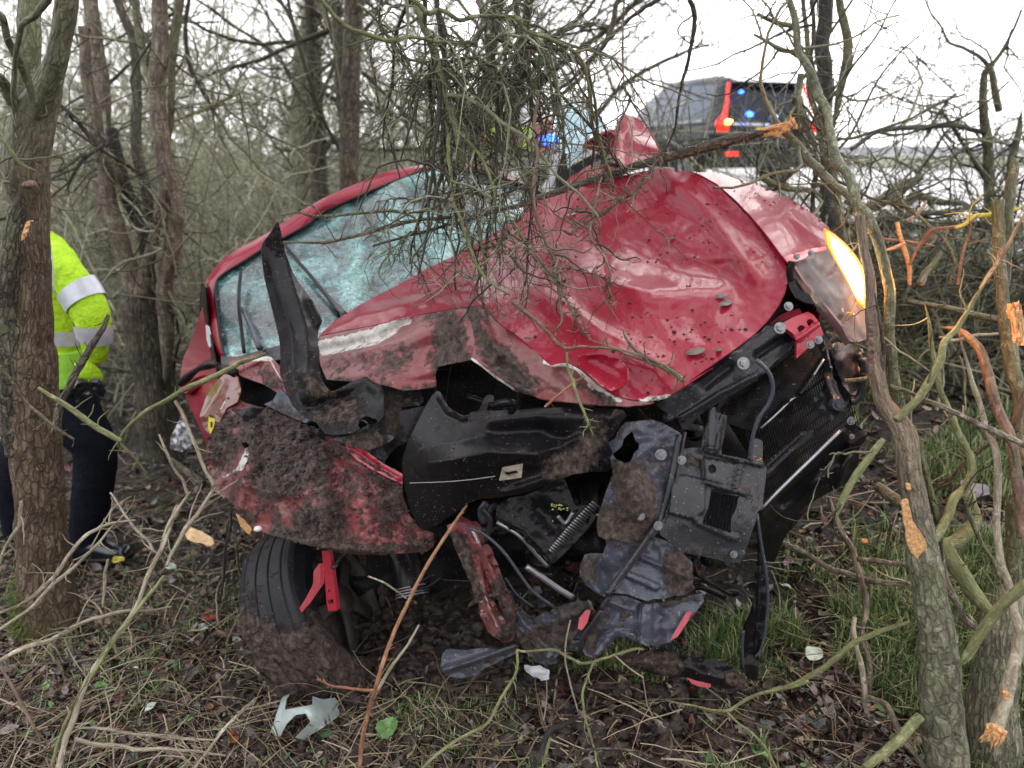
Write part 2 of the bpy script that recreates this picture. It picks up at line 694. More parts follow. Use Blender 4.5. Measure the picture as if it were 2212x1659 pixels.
def coated(name, base, rough, coat=0.0, metal=0.0, mudbase=0.0, speck=.0, var=None, bare=(.62, .60, .57), bumpy=0.0, spec=.5, film=.18, beads=0.0, filmmin=0.0):
    """paint or plastic that carries mud where the 'mud' value is high, primer where 'bare' is high, and dirt specks"""
    s = M_(name)
    n1 = s.noise(9, 5, .65)
    n2 = s.noise(38, 5, .7)
    nn = s.math('ADD', s.math('MULTIPLY', n1, .6), s.math('MULTIPLY', n2, .55))
    mud = s.math('ADD', s.attr('mud'), mudbase)
    k = s.fr(s.math('ADD', mud, s.math('MULTIPLY', s.math('SUBTRACT', nn, .58), 2.2)), .42, .62)
    sp = s.noise(170, 2, .6)
    spk = s.fr(sp, .74 - speck, .78 - speck)
    b = s.mix(.5, base, base) if not var else s.ramp(s.noise(3, 3), [(.35, base), (.65, var)])
    fl = s.math('MULTIPLY', s.fr(s.math('ADD', s.math('MULTIPLY', n1, .7), s.math('MULTIPLY', s.noise(3.5, 4, .6), .5)), .38, .70), film)
    if filmmin: fl = s.math('ADD', s.math('MULTIPLY', fl, 1 - filmmin), filmmin * film)
    b = s.mix(fl, b, s.mix(n2, (.10, .045, .045), (.19, .11, .10)))
    br = s.fr(s.math('ADD', s.attr('bare'), s.math('MULTIPLY', s.math('SUBTRACT', n2, .5), .8)), .45, .52)
    b = s.mix(br, b, s.mix(s.fr(n2, .45, .7), bare, (.3, .26, .22)))
    b = s.mix(spk, b, (.30, .24, .19))
    b = s.mix(k, b, mud_cols(s))
    mm = s.math('MAXIMUM', k, spk)
    s.set(Base_Color=b, Roughness=s.mix(mm, s.mix(br, (rough,) * 3, (.5,) * 3), (.62, .62, .62)), Metallic=s.math('MULTIPLY', s.math('SUBTRACT', 1, mm), metal),
          Coat_Weight=s.math('MULTIPLY', s.math('SUBTRACT', 1, s.math('MAXIMUM', mm, br)), coat), Coat_Roughness=.035)
    s.b.inputs['Specular IOR Level'].default_value = spec
    hb = s.math('MULTIPLY', k, s.noise(75, 7, .75))
    s.bump(hb, .9, .012)
    if bumpy: s.bump(s.noise(420, 2), bumpy, .001)
    if beads:
        x = s.n('ShaderNodeBump')
        x.inputs['Strength'].default_value = beads
        x.inputs['Distance'].default_value = .0006
        s.l(s.fr(s.noise(330, 3, .6), .52, .62), x.inputs['Height'])
        s.l(x.outputs[0], s.b.inputs['Coat Normal'])
    return s.m


def plain(name, col, rough=.5, metal=0, coat=0, em=None, es=0, alpha=1, trans=0, bump=None, col2=None, ns=20):
    s = M_(name)
    c = col
    if col2: c = s.ramp(s.noise(ns, 5, .65), [(.35, col), (.65, col2)])
    s.set(Base_Color=c, Roughness=rough, Metallic=metal, Coat_Weight=coat)
    if em:
        s.b.inputs['Emission Color'].default_value = (*em, 1)
        s.b.inputs['Emission Strength'].default_value = es
    if alpha < 1: s.b.inputs['Alpha'].default_value = alpha
    if trans: s.b.inputs['Transmission Weight'].default_value = trans
    if bump: s.bump(s.noise(bump[0], 5, .65), bump[1], bump[2])
    return s.m


def bark(name, dark, mid, light, moss=.3, mosscol=(.13, .15, .045), scale=1.0, st=(1, 1, .22), ring=0.0, fiss=.6, foot=None, top=None, topc=[(.35, (.05, .05, .03)), (.5, (.15, .145, .085)), (.65, (.30, .29, .20))]):
    s = M_(name)
    P_ = s.n('ShaderNodeAttribute', attribute_name='bk').outputs['Vector']
    W_ = s.geo()
    n1 = s.noise(60 * scale, 8, .72, co=P_, st=st, dist=.6)
    n2 = s.noise(7 * scale, 5, .65, co=P_)
    n3 = s.noise(190 * scale, 4, .7, co=P_)
    c = s.ramp(s.math('ADD', s.math('MULTIPLY', n1, .7), s.math('MULTIPLY', n2, .3)), [(.38, dark), (.5, mid), (.62, light)])
    mk = s.fr(s.math('ADD', n2, s.math('MULTIPLY', s.math('SUBTRACT', n3, .5), .6)), .64 - moss * .4, .74 - moss * .4)
    c = s.mix(s.math('MULTIPLY', mk, .75), c, s.ramp(n3, [(.3, tuple(k * .45 for k in mosscol)), (.7, mosscol)]))
    lich = s.fr(s.math('ADD', s.noise(30, 3, .6, co=P_), s.math('MULTIPLY', s.math('SUBTRACT', n3, .5), .5)), .60, .66)
    c = s.mix(s.math('MULTIPLY', lich, .55), c, tuple(min(1, k * 1.35) for k in light))
    mp_ = s.n('ShaderNodeMapping')
    mp_.inputs['Scale'].default_value = (1, 1, .28)
    s.l(P_, mp_.inputs[0])
    vo = s.n('ShaderNodeTexVoronoi', feature='DISTANCE_TO_EDGE', Scale=62.0 * scale)
    vo.inputs['Randomness'].default_value = 1
    ad = s.n('ShaderNodeVectorMath', operation='ADD')
    s.l(mp_.outputs[0], ad.inputs[0])
    sc2 = s.n('ShaderNodeVectorMath', operation='SCALE')
    nzc = s.n('ShaderNodeTexNoise', Scale=30.0 * scale, Detail=3.0)
    s.l(P_, nzc.inputs['Vector'])
    s.l(nzc.outputs['Color'], sc2.inputs[0])
    sc2.inputs['Scale'].default_value = .02 / scale
    s.l(sc2.outputs[0], ad.inputs[1])
    s.l(ad.outputs[0], vo.inputs['Vector'])
    crack = s.math('SUBTRACT', 1, s.fr(vo.outputs['Distance'], .0, .16))
    c = s.mix(s.math('MULTIPLY', crack, fiss), c, tuple(k * .55 for k in dark))
    if ring:
        rn = s.noise(16, 3, .6, co=P_, st=(.35, .35, 2.2))
        c = s.mix(s.math('MULTIPLY', s.fr(rn, .56, .62), ring), c, dark)
    if foot is not None:
        sx = s.n('ShaderNodeSeparateXYZ')
        s.l(W_, sx.inputs[0])
        fm = s.fr(s.math('ADD', sx.outputs['Z'], s.math('MULTIPLY', n2, .25)), foot + .22, foot + .02)
        c = s.mix(fm, c, s.ramp(n3, [(.35, (.035, .055, .012)), (.65, (.14, .19, .04))]))
    if top is not None:
        sx = s.n('ShaderNodeSeparateXYZ')
        s.l(W_, sx.inputs[0])
        c = s.mix(s.fr(s.math('ADD', sx.outputs['Z'], s.math('MULTIPLY', n2, .3)), top, top + .35), c, s.ramp(n1, topc))
    c = s.mix(s.math('MULTIPLY', s.attr('rnd'), .3), c, mid)
    s.set(Base_Color=c, Roughness=.62)
    s.b.inputs['Specular IOR Level'].default_value = .45
    s.bump(s.math('SUBTRACT', n1, s.math('MULTIPLY', crack, fiss * .5)), 1.0, .012)
    s.bump(n3, .5, .003)
    return s.m


def byrand(name, stops, rough=.7, nvar=0.0, sheen=0, trans=0.0, spec=.4):
    s = M_(name)
    c = s.ramp(s.attr('rnd'), stops)
    if nvar: c = s.mix(s.math('MULTIPLY', s.fr(s.noise(40, 4, .7, co=s.geo()), .4, .65), nvar), c, stops[0][1])
    s.set(Base_Color=c, Roughness=rough)
    s.b.inputs['Specular IOR Level'].default_value = spec
    return s.m


m_red = coated('red car paint', (.25, .004, .024), .42, coat=.58, metal=.0, speck=.035, mudbase=.0, beads=.05, film=.05, spec=.12)
m_wingp = coated('red wing paint', (.25, .004, .026), .42, coat=.30, metal=.0, speck=.035, mudbase=.0, beads=.05, film=.10, spec=.2)
m_redmud = coated('muddied red car paint', (.29, .008, .026), .42, coat=.3, metal=.0, speck=.08, mudbase=.12, film=.85, filmmin=.45, beads=.1, spec=.3)
m_redin = coated('red painted inner steel', (.40, .012, .035), .35, coat=.5, speck=.03, mudbase=.0)
m_black = coated('black bumper plastic', (.005, .006, .008), .28, coat=.07, speck=.05, mudbase=.02, bumpy=.1, film=.05, spec=.16)
m_gplast = coated('dark grey moulded plastic', (.018, .022, .029), .34, coat=.15, speck=.07, mudbase=.12, bumpy=.15, film=.08, spec=.3)
m_gplast2 = coated('slate grey moulded plastic', (.042, .058, .085), .36, coat=.15, speck=.09, mudbase=.13, bumpy=.15, film=.22, spec=.4)
m_dark = coated('engine bay black', (.003, .004, .005), .5, speck=.06, mudbase=.03, film=.03, spec=.2)
m_rubber = coated('tyre rubber', (.010, .013, .018), .42, speck=.05, mudbase=.10, bumpy=.2, film=.06, spec=.25)
m_steel = plain('zinc plated bolt', (.16, .16, .17), .42, .7, col2=(.30, .30, .31), ns=90)
m_alu = coated('bare aluminium', (.42, .44, .48), .35, metal=.8, speck=.04, mudbase=.12)
m_mud = M_('wet mud')
_n = m_mud.noise(26, 7, .75, co=m_mud.geo())
m_mud.set(Base_Color=m_mud.ramp(_n, [(.34, (.014, .009, .008)), (.5, (.060, .043, .036)), (.7, (.14, .108, .092))]), Roughness=.45)
m_mud.bump(_n, 1, .02)
m_mud = m_mud.m

# shattered laminated windscreen: milky teal crazing over a dark cabin, branch reflections painted on
s = M_('crazed windscreen glass')
_p = s.geo()
vo = s.n('ShaderNodeTexVoronoi', feature='DISTANCE_TO_EDGE', Scale=120.0)
s.l(_p, vo.inputs['Vector'])
vc = s.n('ShaderNodeTexVoronoi', feature='F1', Scale=120.0)
s.l(_p, vc.inputs['Vector'])
big = s.noise(3.2, 6, .68, co=_p, dist=1.2)
mid = s.noise(16, 6, .75, co=_p, dist=2.0)
sep = s.n('ShaderNodeSeparateColor')
s.l(vc.outputs['Color'], sep.inputs[0])
tone = s.math('ADD', s.math('MULTIPLY', big, 1.15), s.math('ADD', s.math('MULTIPLY', mid, .24), s.math('MULTIPLY', sep.outputs[0], .12)))
c = s.ramp(tone, [(.60, (.005, .012, .015)), (.69, (.02, .055, .06)), (.765, (.06, .165, .16)), (.85, (.14, .34, .32)), (.94, (.38, .60, .56))])
ln = s.fr(vo.outputs['Distance'], .0, .06)
sv = s.noise(7, 5, .7, co=_p, st=(1, .25, 2.4), dist=2.5)
c = s.mix(s.math('MULTIPLY', s.fr(sv, .50, .62), .7), c, (.018, .040, .048))  # long dark streaks paint in reflected branches
vb = s.n('ShaderNodeTexVoronoi', feature='DISTANCE_TO_EDGE', Scale=14.0)
s.l(_p, vb.inputs['Vector'])
c = s.mix(s.fr(vb.outputs['Distance'], 0, .008), (.30, .46, .44), c)
c = s.mix(ln, s.mix(.18, c, (.75, .9, .9)), c)
s.set(Base_Color=c, Roughness=.28, Coat_Weight=.8)
s.bump(vo.outputs['Distance'], .35, .004)
s.bump(mid, .35, .006)
m_screen = s.m
s = M_('crazed side glass')
vo = s.n('ShaderNodeTexVoronoi', feature='DISTANCE_TO_EDGE', Scale=55.0)
s.l(s.geo(), vo.inputs['Vector'])
c = s.mix(s.fr(vo.outputs['Distance'], 0, .08), (.8, .95, .97), s.ramp(s.noise(9, 5), [(.35, (.22, .42, .50)), (.65, (.5, .74, .80))]))
s.set(Base_Color=c, Roughness=.25, Alpha=.88)
m_sideglass = s.m

m_wood = plain('fresh split wood', (.48, .20, .07), .65, col2=(.82, .52, .25), ns=110, bump=(130, 1, .004))
m_palewood = plain('pale split wood', (.72, .42, .18), .6, col2=(.88, .68, .42), ns=60, bump=(80, .8, .004))
m_bark1 = bark('dark ridged bark', (.022, .017, .012), (.10, .08, .058), (.26, .225, .17), moss=.22, ring=.2, fiss=.8)
m_bark1f = bark('dark ridged bark with mossy foot', (.022, .014, .009), (.135, .090, .058), (.36, .28, .19), moss=.12, ring=.2, fiss=.8, foot=-.17, top=1.45)
m_bark2 = bark('brown and grey smooth bark', (.030, .021, .016), (.17, .135, .098), (.44, .40, .30), moss=.15, ring=.6, fiss=.35)
m_bark3 = bark('green tinged bark', (.035, .033, .020), (.155, .145, .085), (.34, .33, .22), moss=.42, mosscol=(.17, .19, .06), ring=.2, fiss=.5)
m_bark3t = bark('fissured grey green bark', (.045, .040, .028), (.19, .175, .115), (.40, .38, .28), moss=.25, mosscol=(.18, .20, .07), scale=1.25, fiss=.6, top=.78, topc=[(.35, (.09, .05, .035)), (.5, (.26, .175, .12)), (.65, (.44, .36, .26))])
m_limb = bark('yellow green limb bark', (.06, .065, .028), (.20, .215, .095), (.38, .39, .22), moss=.4, mosscol=(.22, .26, .07), fiss=.3)
m_bark4 = bark('reddish young bark', (.05, .030, .020), (.20, .125, .09), (.38, .29, .21), moss=.2, ring=.4, fiss=.2)
m_darkbark = bark('near black wet bark', (.010, .009, .008), (.036, .030, .026), (.10, .085, .065), moss=.15)
m_palebark = bark('pale mottled bark', (.12, .11, .07), (.38, .36, .25), (.60, .58, .44), moss=.35, ring=.35)
m_twig = byrand('grey green twigs', [(0, (.022, .020, .014)), (.3, (.07, .066, .042)), (.65, (.145, .145, .085)), (1, (.31, .31, .20))], nvar=.5)
m_twigdark = byrand('dark crown twigs', [(0, (.02, .016, .012)), (1, (.10, .085, .06))])
m_twighaze = byrand('haze paled thicket twigs', [(0, (.10, .095, .065)), (.35, (.23, .225, .15)), (.75, (.36, .36, .235)), (1, (.55, .55, .42))], nvar=.3)  # colour paled to stand in for distance haze
m_bramble = byrand('bramble stems', [(0, (.045, .025, .02)), (.35, (.13, .085, .055)), (.7, (.26, .21, .13)), (1, (.48, .41, .28))], nvar=.3)
m_stick = bark('bleached sticks', (.13, .10, .07), (.38, .32, .23), (.62, .56, .44), moss=.12, mosscol=(.30, .34, .08), fiss=.3)
m_redstick = bark('orange brown bramble cane', (.13, .05, .03), (.36, .17, .09), (.52, .30, .17), moss=.0, fiss=.2)
m_greenstick = bark('yellow green twig bark', (.10, .10, .04), (.25, .26, .115), (.42, .43, .22), moss=.3, fiss=.25)
m_leaf = byrand('fallen leaves', [(0, (.008, .005, .004)), (.45, (.032, .018, .014)), (.66, (.10, .058, .042)), (.82, (.22, .185, .155)), (.93, (.17, .035, .03)), (1, (.42, .36, .22))], rough=.26, nvar=.4, spec=.7)
m_grass = byrand('grass blades', [(0, (.025, .045, .014)), (.35, (.075, .13, .035)), (.7, (.16, .25, .075)), (.85, (.25, .31, .14)), (1, (.50, .44, .27))], rough=.45)
m_green = byrand('green ground leaves', [(0, (.03, .07, .025)), (.6, (.065, .145, .045)), (1, (.14, .22, .09))], rough=.4)
m_paleleaf = plain('pale leaf underside', (.42, .50, .42), .5, col2=(.55, .60, .52))
m_moss = byrand('moss tufts', [(0, (.05, .075, .015)), (1, (.17, .22, .04))])

# ------------------------------------------------------------------ ground
def grid_sheet(name, xs, ys, zf, mat, **kw):
    X, Y = np.meshgrid(xs, ys)
    V = np.stack([X.ravel(), Y.ravel(), zf(X.ravel(), Y.ravel())], 1)
    nx, ny = len(xs), len(ys)
    i, j = np.meshgrid(np.arange(ny - 1), np.arange(nx - 1), indexing='ij')
    b = i * nx + j
    q = np.stack([b, b + 1, b + nx + 1, b + nx], -1).reshape(-1, 4)
    return mesh(name, V, None, q, mat, None, True, **kw)


def zground(x, y):
    p = np.stack([x, y, x * 0], 1)
    near = 1 - sstep(5, 8, y)
    z = terrain(x, y) + near * (.030 * fbm(p * 3.1, 3, 2) + (.016 + .030 * sstep(1.1, .2, np.hypot((x + .05) / 1.0, (y - 2.05) / .55))) * np.abs(fbm(p * 14, 4, 3)))
    return z - .03


s = M_('woodland soil')
g = s.geo()
n1 = s.noise(4, 6, .7, co=g)
n2 = s.noise(45, 7, .75, co=g)
n3 = s.noise(1.1, 3, .5, co=g)
c = s.ramp(n2, [(.38, (.005, .004, .003)), (.52, (.022, .016, .013)), (.64, (.06, .044, .036)), (.78, (.14, .11, .09))])
c = s.mix(s.math('MULTIPLY', s.fr(n1, .52, .66), .4), c, s.ramp(n2, [(.35, (.02, .03, .010)), (.65, (.07, .09, .03))]))
s.set(Base_Color=c, Roughness=.62)
s.bump(n2, 1, .02)
m_soil = s.m
xs = np.r_[np.linspace(-400, -12, 12), np.linspace(-11, -3, 24), np.arange(-2.9, 3.0, .022), np.linspace(3.1, 11, 24), np.linspace(12, 400, 12)]
ys = np.r_[np.linspace(-60, -.5, 10), np.arange(0, 1, .1), np.arange(1.02, 5.2, .022), np.linspace(5.3, 20, 60), np.linspace(22, 500, 14)]
o = grid_sheet('ground', xs, ys, zground, m_soil)
tag(o, kind='structure')

# road on top of the bank: wet asphalt reflecting the sky, far verge and barrier beyond
s = M_('wet asphalt')
g = s.geo()
n = s.noise(60, 5, .7, co=g)
n2 = s.noise(.7, 4, .6, co=g)
s.set(Base_Color=s.ramp(n, [(.35, (.085, .088, .10)), (.65, (.15, .155, .17))]), Roughness=s.fr(n2, .1, 1.1))
s.bump(n, .25, .004)
m_road = s.m
ROAD = np.array([[1.0, 7.0], [30, -2.0]])       # near edge direction


def strip(name, y0, y1, z, mat, kind='structure', x0=-.5, x1=60):
    k = -.02
    xs_ = np.linspace(x0, x1, 30)
    V = []
    for yy in (y0, y1):
        V.append(np.stack([xs_, yy + k * xs_, np.full(30, z)], 1))
    V = np.vstack(V)
    q = [[i, i + 1, i + 31, i + 30] for i in range(29)]
    o = mesh(name, V, None, q, mat, None, False)
    return tag(o, kind=kind)


strip('road', 6.6, 30, 1.055, m_road, x0=-2)
strip('road_edge_line', 6.95, 7.07, 1.06, plain('worn white road paint', (.7, .7, .68), .5, col2=(.4, .4, .4), ns=30), x0=-2)
s_verge = plain('verge grass', (.055, .075, .03), .8, col2=(.16, .15, .08), ns=4, bump=(30, 1, .05))
o = grid_sheet('far_verge', np.linspace(-8, 90, 80), np.linspace(30, 60, 12), lambda x, y: 1.06 + .30 * sstep(30, 33, y) + .05 * vnoise(np.stack([x, y, x * 0], 1)), s_verge)
tag(o, kind='structure')
# barrier beyond the road
br = empty('crash_barrier', (12, 29, 1.05), 'grey steel crash barrier running along the far side of the wet road', 'barrier')
a = Acc()
for zz, hh in ((1.62, .10), (1.78, .10), (1.70, .06)):
    a.box((30, 28.6 - (.03 if hh < .1 else .0), zz), (76, .05, hh))
m_galv = plain('galvanised steel', (.42, .42, .44), .5, .6)
a.build('rail', m_galv, br, False)
pm = None
for k in range(24):
    a = Acc().box((0, 0, 0), (.12, .1, .75))
    if pm is None:
        o = Acc().box((-7 + k * 3.2, 28.75, 1.42), (.12, .1, .75)).build('post', m_galv, br, False)
        pm, o0 = o, np.array([-7 + k * 3.2, 0, 0])
    else:
        c_ = pm.copy()
        COL.objects.link(c_)
        c_.parent = br
        c_.location = (k * 3.2, 0, 0)

# grassy ramp between thicket floor and road is part of the ground sheet

UNDER = np.array([(560, 1120), (1660, 1080), (1700, 1300), (1600, 1480), (1250, 1500), (820, 1500), (700, 1440)], float)


def shade_keep(u, v, p):
    return ~inpoly(u, v, UNDER) | (rng.random(len(u)) < p)


# ------------------------------------------------------------------ ground cover: leaves, twigs, grass
def scatter_uv(n, u0, u1, v0, v1, pw=1.0):
    u = u0 + (u1 - u0) * rng.random(n)
    v = v0 + (v1 - v0) * rng.random(n) ** pw
    Y = ground_hit(u, v)
    p = P(u, v, Y)
    return p[:, 0], p[:, 1], u, v


def world_scatter(n, x0, x1, y0, y1):
    return x0 + (x1 - x0) * rng.random(n), y0 + (y1 - y0) * rng.random(n)


def zs(x, y): return zground(x, y)


def leaves(acc, x, y, size, lift=.012, curl=.5, rnd=None):
    n = len(x)
    z = zs(x, y) + lift * rng.random(n)
    yaw = rng.random(n) * 2 * math.pi
    pit, rol = rng.normal(size=n) * .45, rng.normal(size=n) * .45
    T = np.array([[-1, 0, 0], [-.35, .48, 0], [.45, .42, 0], [1, 0, 0], [.45, -.42, 0], [-.35, -.48, 0], [.05, 0, 0]])
    L = T[None] * size[:, None, None]
    L[:, :, 2] = (np.abs(T[:, 1])[None] * curl * (rng.random((n, 1)) * 1.6 - .3) + (T[:, 0] ** 2)[None] * curl * (rng.random((n, 1)) * 1.2 - .3)) * size[:, None]
    cy, sy = np.cos(yaw), np.sin(yaw)
    cx, sx = np.cos(pit), np.sin(pit)
    cz, sz = np.cos(rol), np.sin(rol)
    X, Y_, Z = L[..., 0], L[..., 1], L[..., 2]
    Y2, Z2 = Y_ * cx[:, None] - Z * sx[:, None], Y_ * sx[:, None] + Z * cx[:, None]
    X3, Z3 = X * cz[:, None] + Z2 * sz[:, None], -X * sz[:, None] + Z2 * cz[:, None]
    X4, Y4 = X3 * cy[:, None] - Y2 * sy[:, None], X3 * sy[:, None] + Y2 * cy[:, None]
    V = np.stack([X4 + x[:, None], Y4 + y[:, None], Z3 + z[:, None]], -1).reshape(-1, 3)
    t = np.array([[0, 6, 1], [1, 6, 2], [2, 6, 3], [3, 6, 4], [4, 6, 5], [5, 6, 0]])
    Tt = (np.arange(n)[:, None, None] * 7 + t[None]).reshape(-1, 3)
    acc.add(V, Tt, None, np.repeat(rng.random(n) if rnd is None else rnd, 7))


xa, ya, ua, va = scatter_uv(17000, -60, 2270, 900, 1800, .8)
k = shade_keep(ua, va, .25)
xa, ya = xa[k], ya[k]
a = Acc()
leaves(a, xa, ya, .006 + .026 * rng.random(len(xa)) ** 2.2)
xb, yb = world_scatter(5000, -4.5, 4, 3, 7)
leaves(a, xb, yb, .014 + .03 * rng.random(5000))
for x0, x1, y0, y1, n_ in ((-4.6, -1.2, .6, 3.6, 5000), (1.3, 3.8, .6, 3.2, 3000), (-1.5, 1.6, .2, 1.6, 2500)):
    xb, yb = world_scatter(n_, x0, x1, y0, y1)
    leaves(a, xb, yb, .008 + .024 * rng.random(n_) ** 2)
o = a.build('leaf_litter', m_leaf)
tag(o, 'carpet of dark wet fallen leaves over the woodland soil', 'leaf litter', kind='stuff')

# mud crumbs and clods
def clods(acc, P0, r, seed=0):
    ico = np.array([[0, 0, 1], [.89, 0, .45], [.28, .85, .45], [-.72, .53, .45], [-.72, -.53, .45], [.28, -.85, .45],
                    [.72, .53, -.45], [-.28, .85, -.45], [-.89, 0, -.45], [-.28, -.85, -.45], [.72, -.53, -.45], [0, 0, -1]])
    T = np.array([[0, 1, 2], [0, 2, 3], [0, 3, 4], [0, 4, 5], [0, 5, 1], [1, 6, 2], [2, 7, 3], [3, 8, 4], [4, 9, 5], [5, 10, 1],
                  [6, 7, 2], [7, 8, 3], [8, 9, 4], [9, 10, 5], [10, 6, 1], [11, 7, 6], [11, 8, 7], [11, 9, 8], [11, 10, 9], [11, 6, 10]])
    n = len(P0)
    V = ico[None] * (r[:, None, None] * (.6 + .7 * rng.random((n, 12, 1)))) * (np.array([1, 1, .6]) * (.7 + .6 * rng.random((n, 1, 3))))
    V = (V + P0[:, None]).reshape(-1, 3)
    acc.add(V, (np.arange(n)[:, None, None] * 12 + T[None]).reshape(-1, 3), None, np.repeat(rng.random(n), 12))


xa, ya, ua, va = scatter_uv(5000, 350, 1900, 1150, 1700)
a = Acc()
clods(a, np.stack([xa, ya, zs(xa, ya)], 1), .003 + .014 * rng.random(len(xa)) ** 3)
xa, ya, ua, va = scatter_uv(6500, 480, 1700, 1300, 1680)
clods(a, np.stack([xa, ya, zs(xa, ya)], 1), .004 + .026 * rng.random(len(xa)) ** 4)
o = a.build('mud_clods', m_mud, smooth=True)
tag(o, 'churned dark mud clods on the ground under the crushed car', 'mud', kind='stuff')

# twig litter
n = 5200
xa, ya, ua, va = scatter_uv(n, -60, 2270, 960, 1750, .9)
keep = ((ua < 1100) | (rng.random(n) < .6)) & shade_keep(ua, va, .12)
xa, ya = xa[keep], ya[keep]
n = len(xa)
yaw = rng.random(n) * 6.283
st = np.stack([xa, ya, zs(xa, ya) + .004 + .03 * rng.random(n) ** 2], 1)
d = np.stack([np.cos(yaw), np.sin(yaw), rng.normal(size=n) * .08], 1)
pl = walk(st, d, .05 + .26 * rng.random(n) ** 1.6, 6, .13)
zz = zs(pl[..., 0].ravel(), pl[..., 1].ravel()).reshape(n, 6)
pl[..., 2] = np.maximum(pl[..., 2], zz + .003)
a = Acc()
rad = (.0008 + .0022 * rng.random(n) ** 2)[:, None] * np.linspace(1, .5, 6)[None]
add_tubes(a, pl, rad * 1.45, 4)
for x0, x1, y0, y1, n_ in ((-4.6, -1.3, .6, 4.5, 1600), (1.5, 3.8, .6, 3.5, 700)):
    xb, yb = world_scatter(n_, x0, x1, y0, y1)
    yw = rng.random(n_) * 6.283
    pl = walk(np.stack([xb, yb, zs(xb, yb) + .01], 1), np.stack([np.cos(yw), np.sin(yw), yw * 0], 1), .06 + .25 * rng.random(n_), 6, .13)
    pl[..., 2] = np.maximum(pl[..., 2], zs(pl[..., 0].ravel(), pl[..., 1].ravel()).reshape(n_, 6) + .003)
    add_tubes(a, pl, (.0015 + .003 * rng.random(n_) ** 2)[:, None] * np.linspace(1, .5, 6)[None], 4)
o = a.build('twig_litter', m_bramble)
tag(o, 'thin dead twigs and bramble runners strewn over the ground', 'twigs', kind='stuff')

# dry arching grass and bramble stalks, mostly on the left
n = 950
xa, ya, ua, va = scatter_uv(n, -60, 1000, 1000, 1780, .8)
k = shade_keep(ua, va, .05)
xa, ya = xa[k], ya[k]
n = len(xa)
yaw = rng.random(n) * 6.283
st = np.stack([xa, ya, zs(xa, ya)], 1)
d = np.stack([np.cos(yaw), np.sin(yaw), .5 + .8 * rng.random(n)], 1)
pl = walk(st, d, .08 + .25 * rng.random(n), 7, .1, .25)
zz = zs(pl[..., 0].ravel(), pl[..., 1].ravel()).reshape(n, 7)
pl[..., 2] = np.maximum(pl[..., 2], zz + .003)
a = Acc()
add_tubes(a, pl, (.0009 + .0022 * rng.random(n) ** 2)[:, None] * np.linspace(1, .4, 7)[None], 3)
o = a.build('dead_stalks', byrand('dry stalks', [(0, (.09, .065, .04)), (.4, (.26, .21, .13)), (.8, (.52, .46, .32)), (1, (.25, .28, .11))]))
tag(o, 'dry straw coloured stalks arching out of the leaf litter', 'stalks', kind='stuff')


def grass(acc, x, y, h, wid=.0022, lean=.5, rnd=None):
    n = len(x)
    z = zs(x, y) - .003
    yaw = rng.random(n) * 6.283
    ln = np.abs(rng.normal(size=n)) * lean
    dx, dy = np.cos(yaw), np.sin(yaw)
    V = np.zeros((n, 7, 3))
    for k, t in enumerate((0, .4, .75, 1)):
        ox = ln * h * t * t * dx
        oy = ln * h * t * t * dy
        oz = h * t * (1 - .35 * np.minimum(ln, 1.4) * t)
        ww = wid * (1 - t * .75) * (.7 + .6 * rng.random(n))
        if k < 3:
            for q_, sgn in ((0, -1), (1, 1)):
                V[:, k * 2 + q_] = np.stack([x + ox - sgn * dy * ww, y + oy + sgn * dx * ww, z + oz], 1)
        else:
            V[:, 6] = np.stack([x + ox, y + oy, z + oz], 1)
    b = np.arange(n)[:, None]
    Q = np.concatenate([b * 7 + np.array([0, 1, 3, 2]), b * 7 + np.array([2, 3, 5, 4])])
    T = b * 7 + np.array([4, 5, 6])
    acc.add(V.reshape(-1, 3), T, Q, np.repeat(rng.random(n) if rnd is None else rnd, 7))


def clumped(n, u0, u1, v0, v1, per, sp):
    m = n // per
    x, y, u, v = scatter_uv(m, u0, u1, v0, v1, .9)
    x = np.repeat(x, per) + rng.normal(size=m * per) * sp
    y = np.repeat(y, per) + rng.normal(size=m * per) * sp
    return x, y


a = Acc()
for (nn, box, per, sp, h0, h1, thr) in ((80000, (1500, 2300, 660, 1760), 20, .022, .02, .12, .10), (12000, (1150, 1700, 1400, 1760), 24, .028, .02, .08, .02),
                                        (5000, (-60, 700, 1050, 1760), 14, .035, .02, .08, .35), (900, (840, 1120, 1500, 1640), 10, .02, .02, .06, -9)):
    x, y = clumped(nn, *box, per, sp)
    k = fbm(np.stack([x * 3.2, y * 3.2, x * 0], 1), 3, 21) > thr + .5 * (1 - sstep(.75, 1.05, x / y * 1.0 + .35)) * (box[0] > 1200)
    x, y = x[k], y[k]
    grass(a, x, y, h0 + (h1 - h0) * rng.random(len(x)) ** 1.5, .0026, .65)
x, y = world_scatter(22000, .9, 4.2, 2.4, 6.2)
k = fbm(np.stack([x * 3.2, y * 3.2, x * 0], 1), 3, 21) > .05
grass(a, x[k], y[k], .04 + .09 * rng.random(int(k.sum())), .0035, .65)
o = a.build('grass', m_grass)
tag(o, 'tufts of short green grass on the bank beside the car', 'grass', kind='stuff')

# small green ground leaves (ivy, nettles)
a = Acc()
x, y, _, _ = scatter_uv(300, -50, 760, 1050, 1720)
leaves(a, x, y, .008 + .014 * rng.random(len(x)), .03, .3)
x, y, _, _ = scatter_uv(260, 1500, 2250, 900, 1700)
leaves(a, x, y, .007 + .012 * rng.random(len(x)), .03, .3)
o = a.build('ground_ivy', m_green)
tag(o, 'small green ivy and nettle leaves dotted through the litter', 'ground cover', kind='stuff')


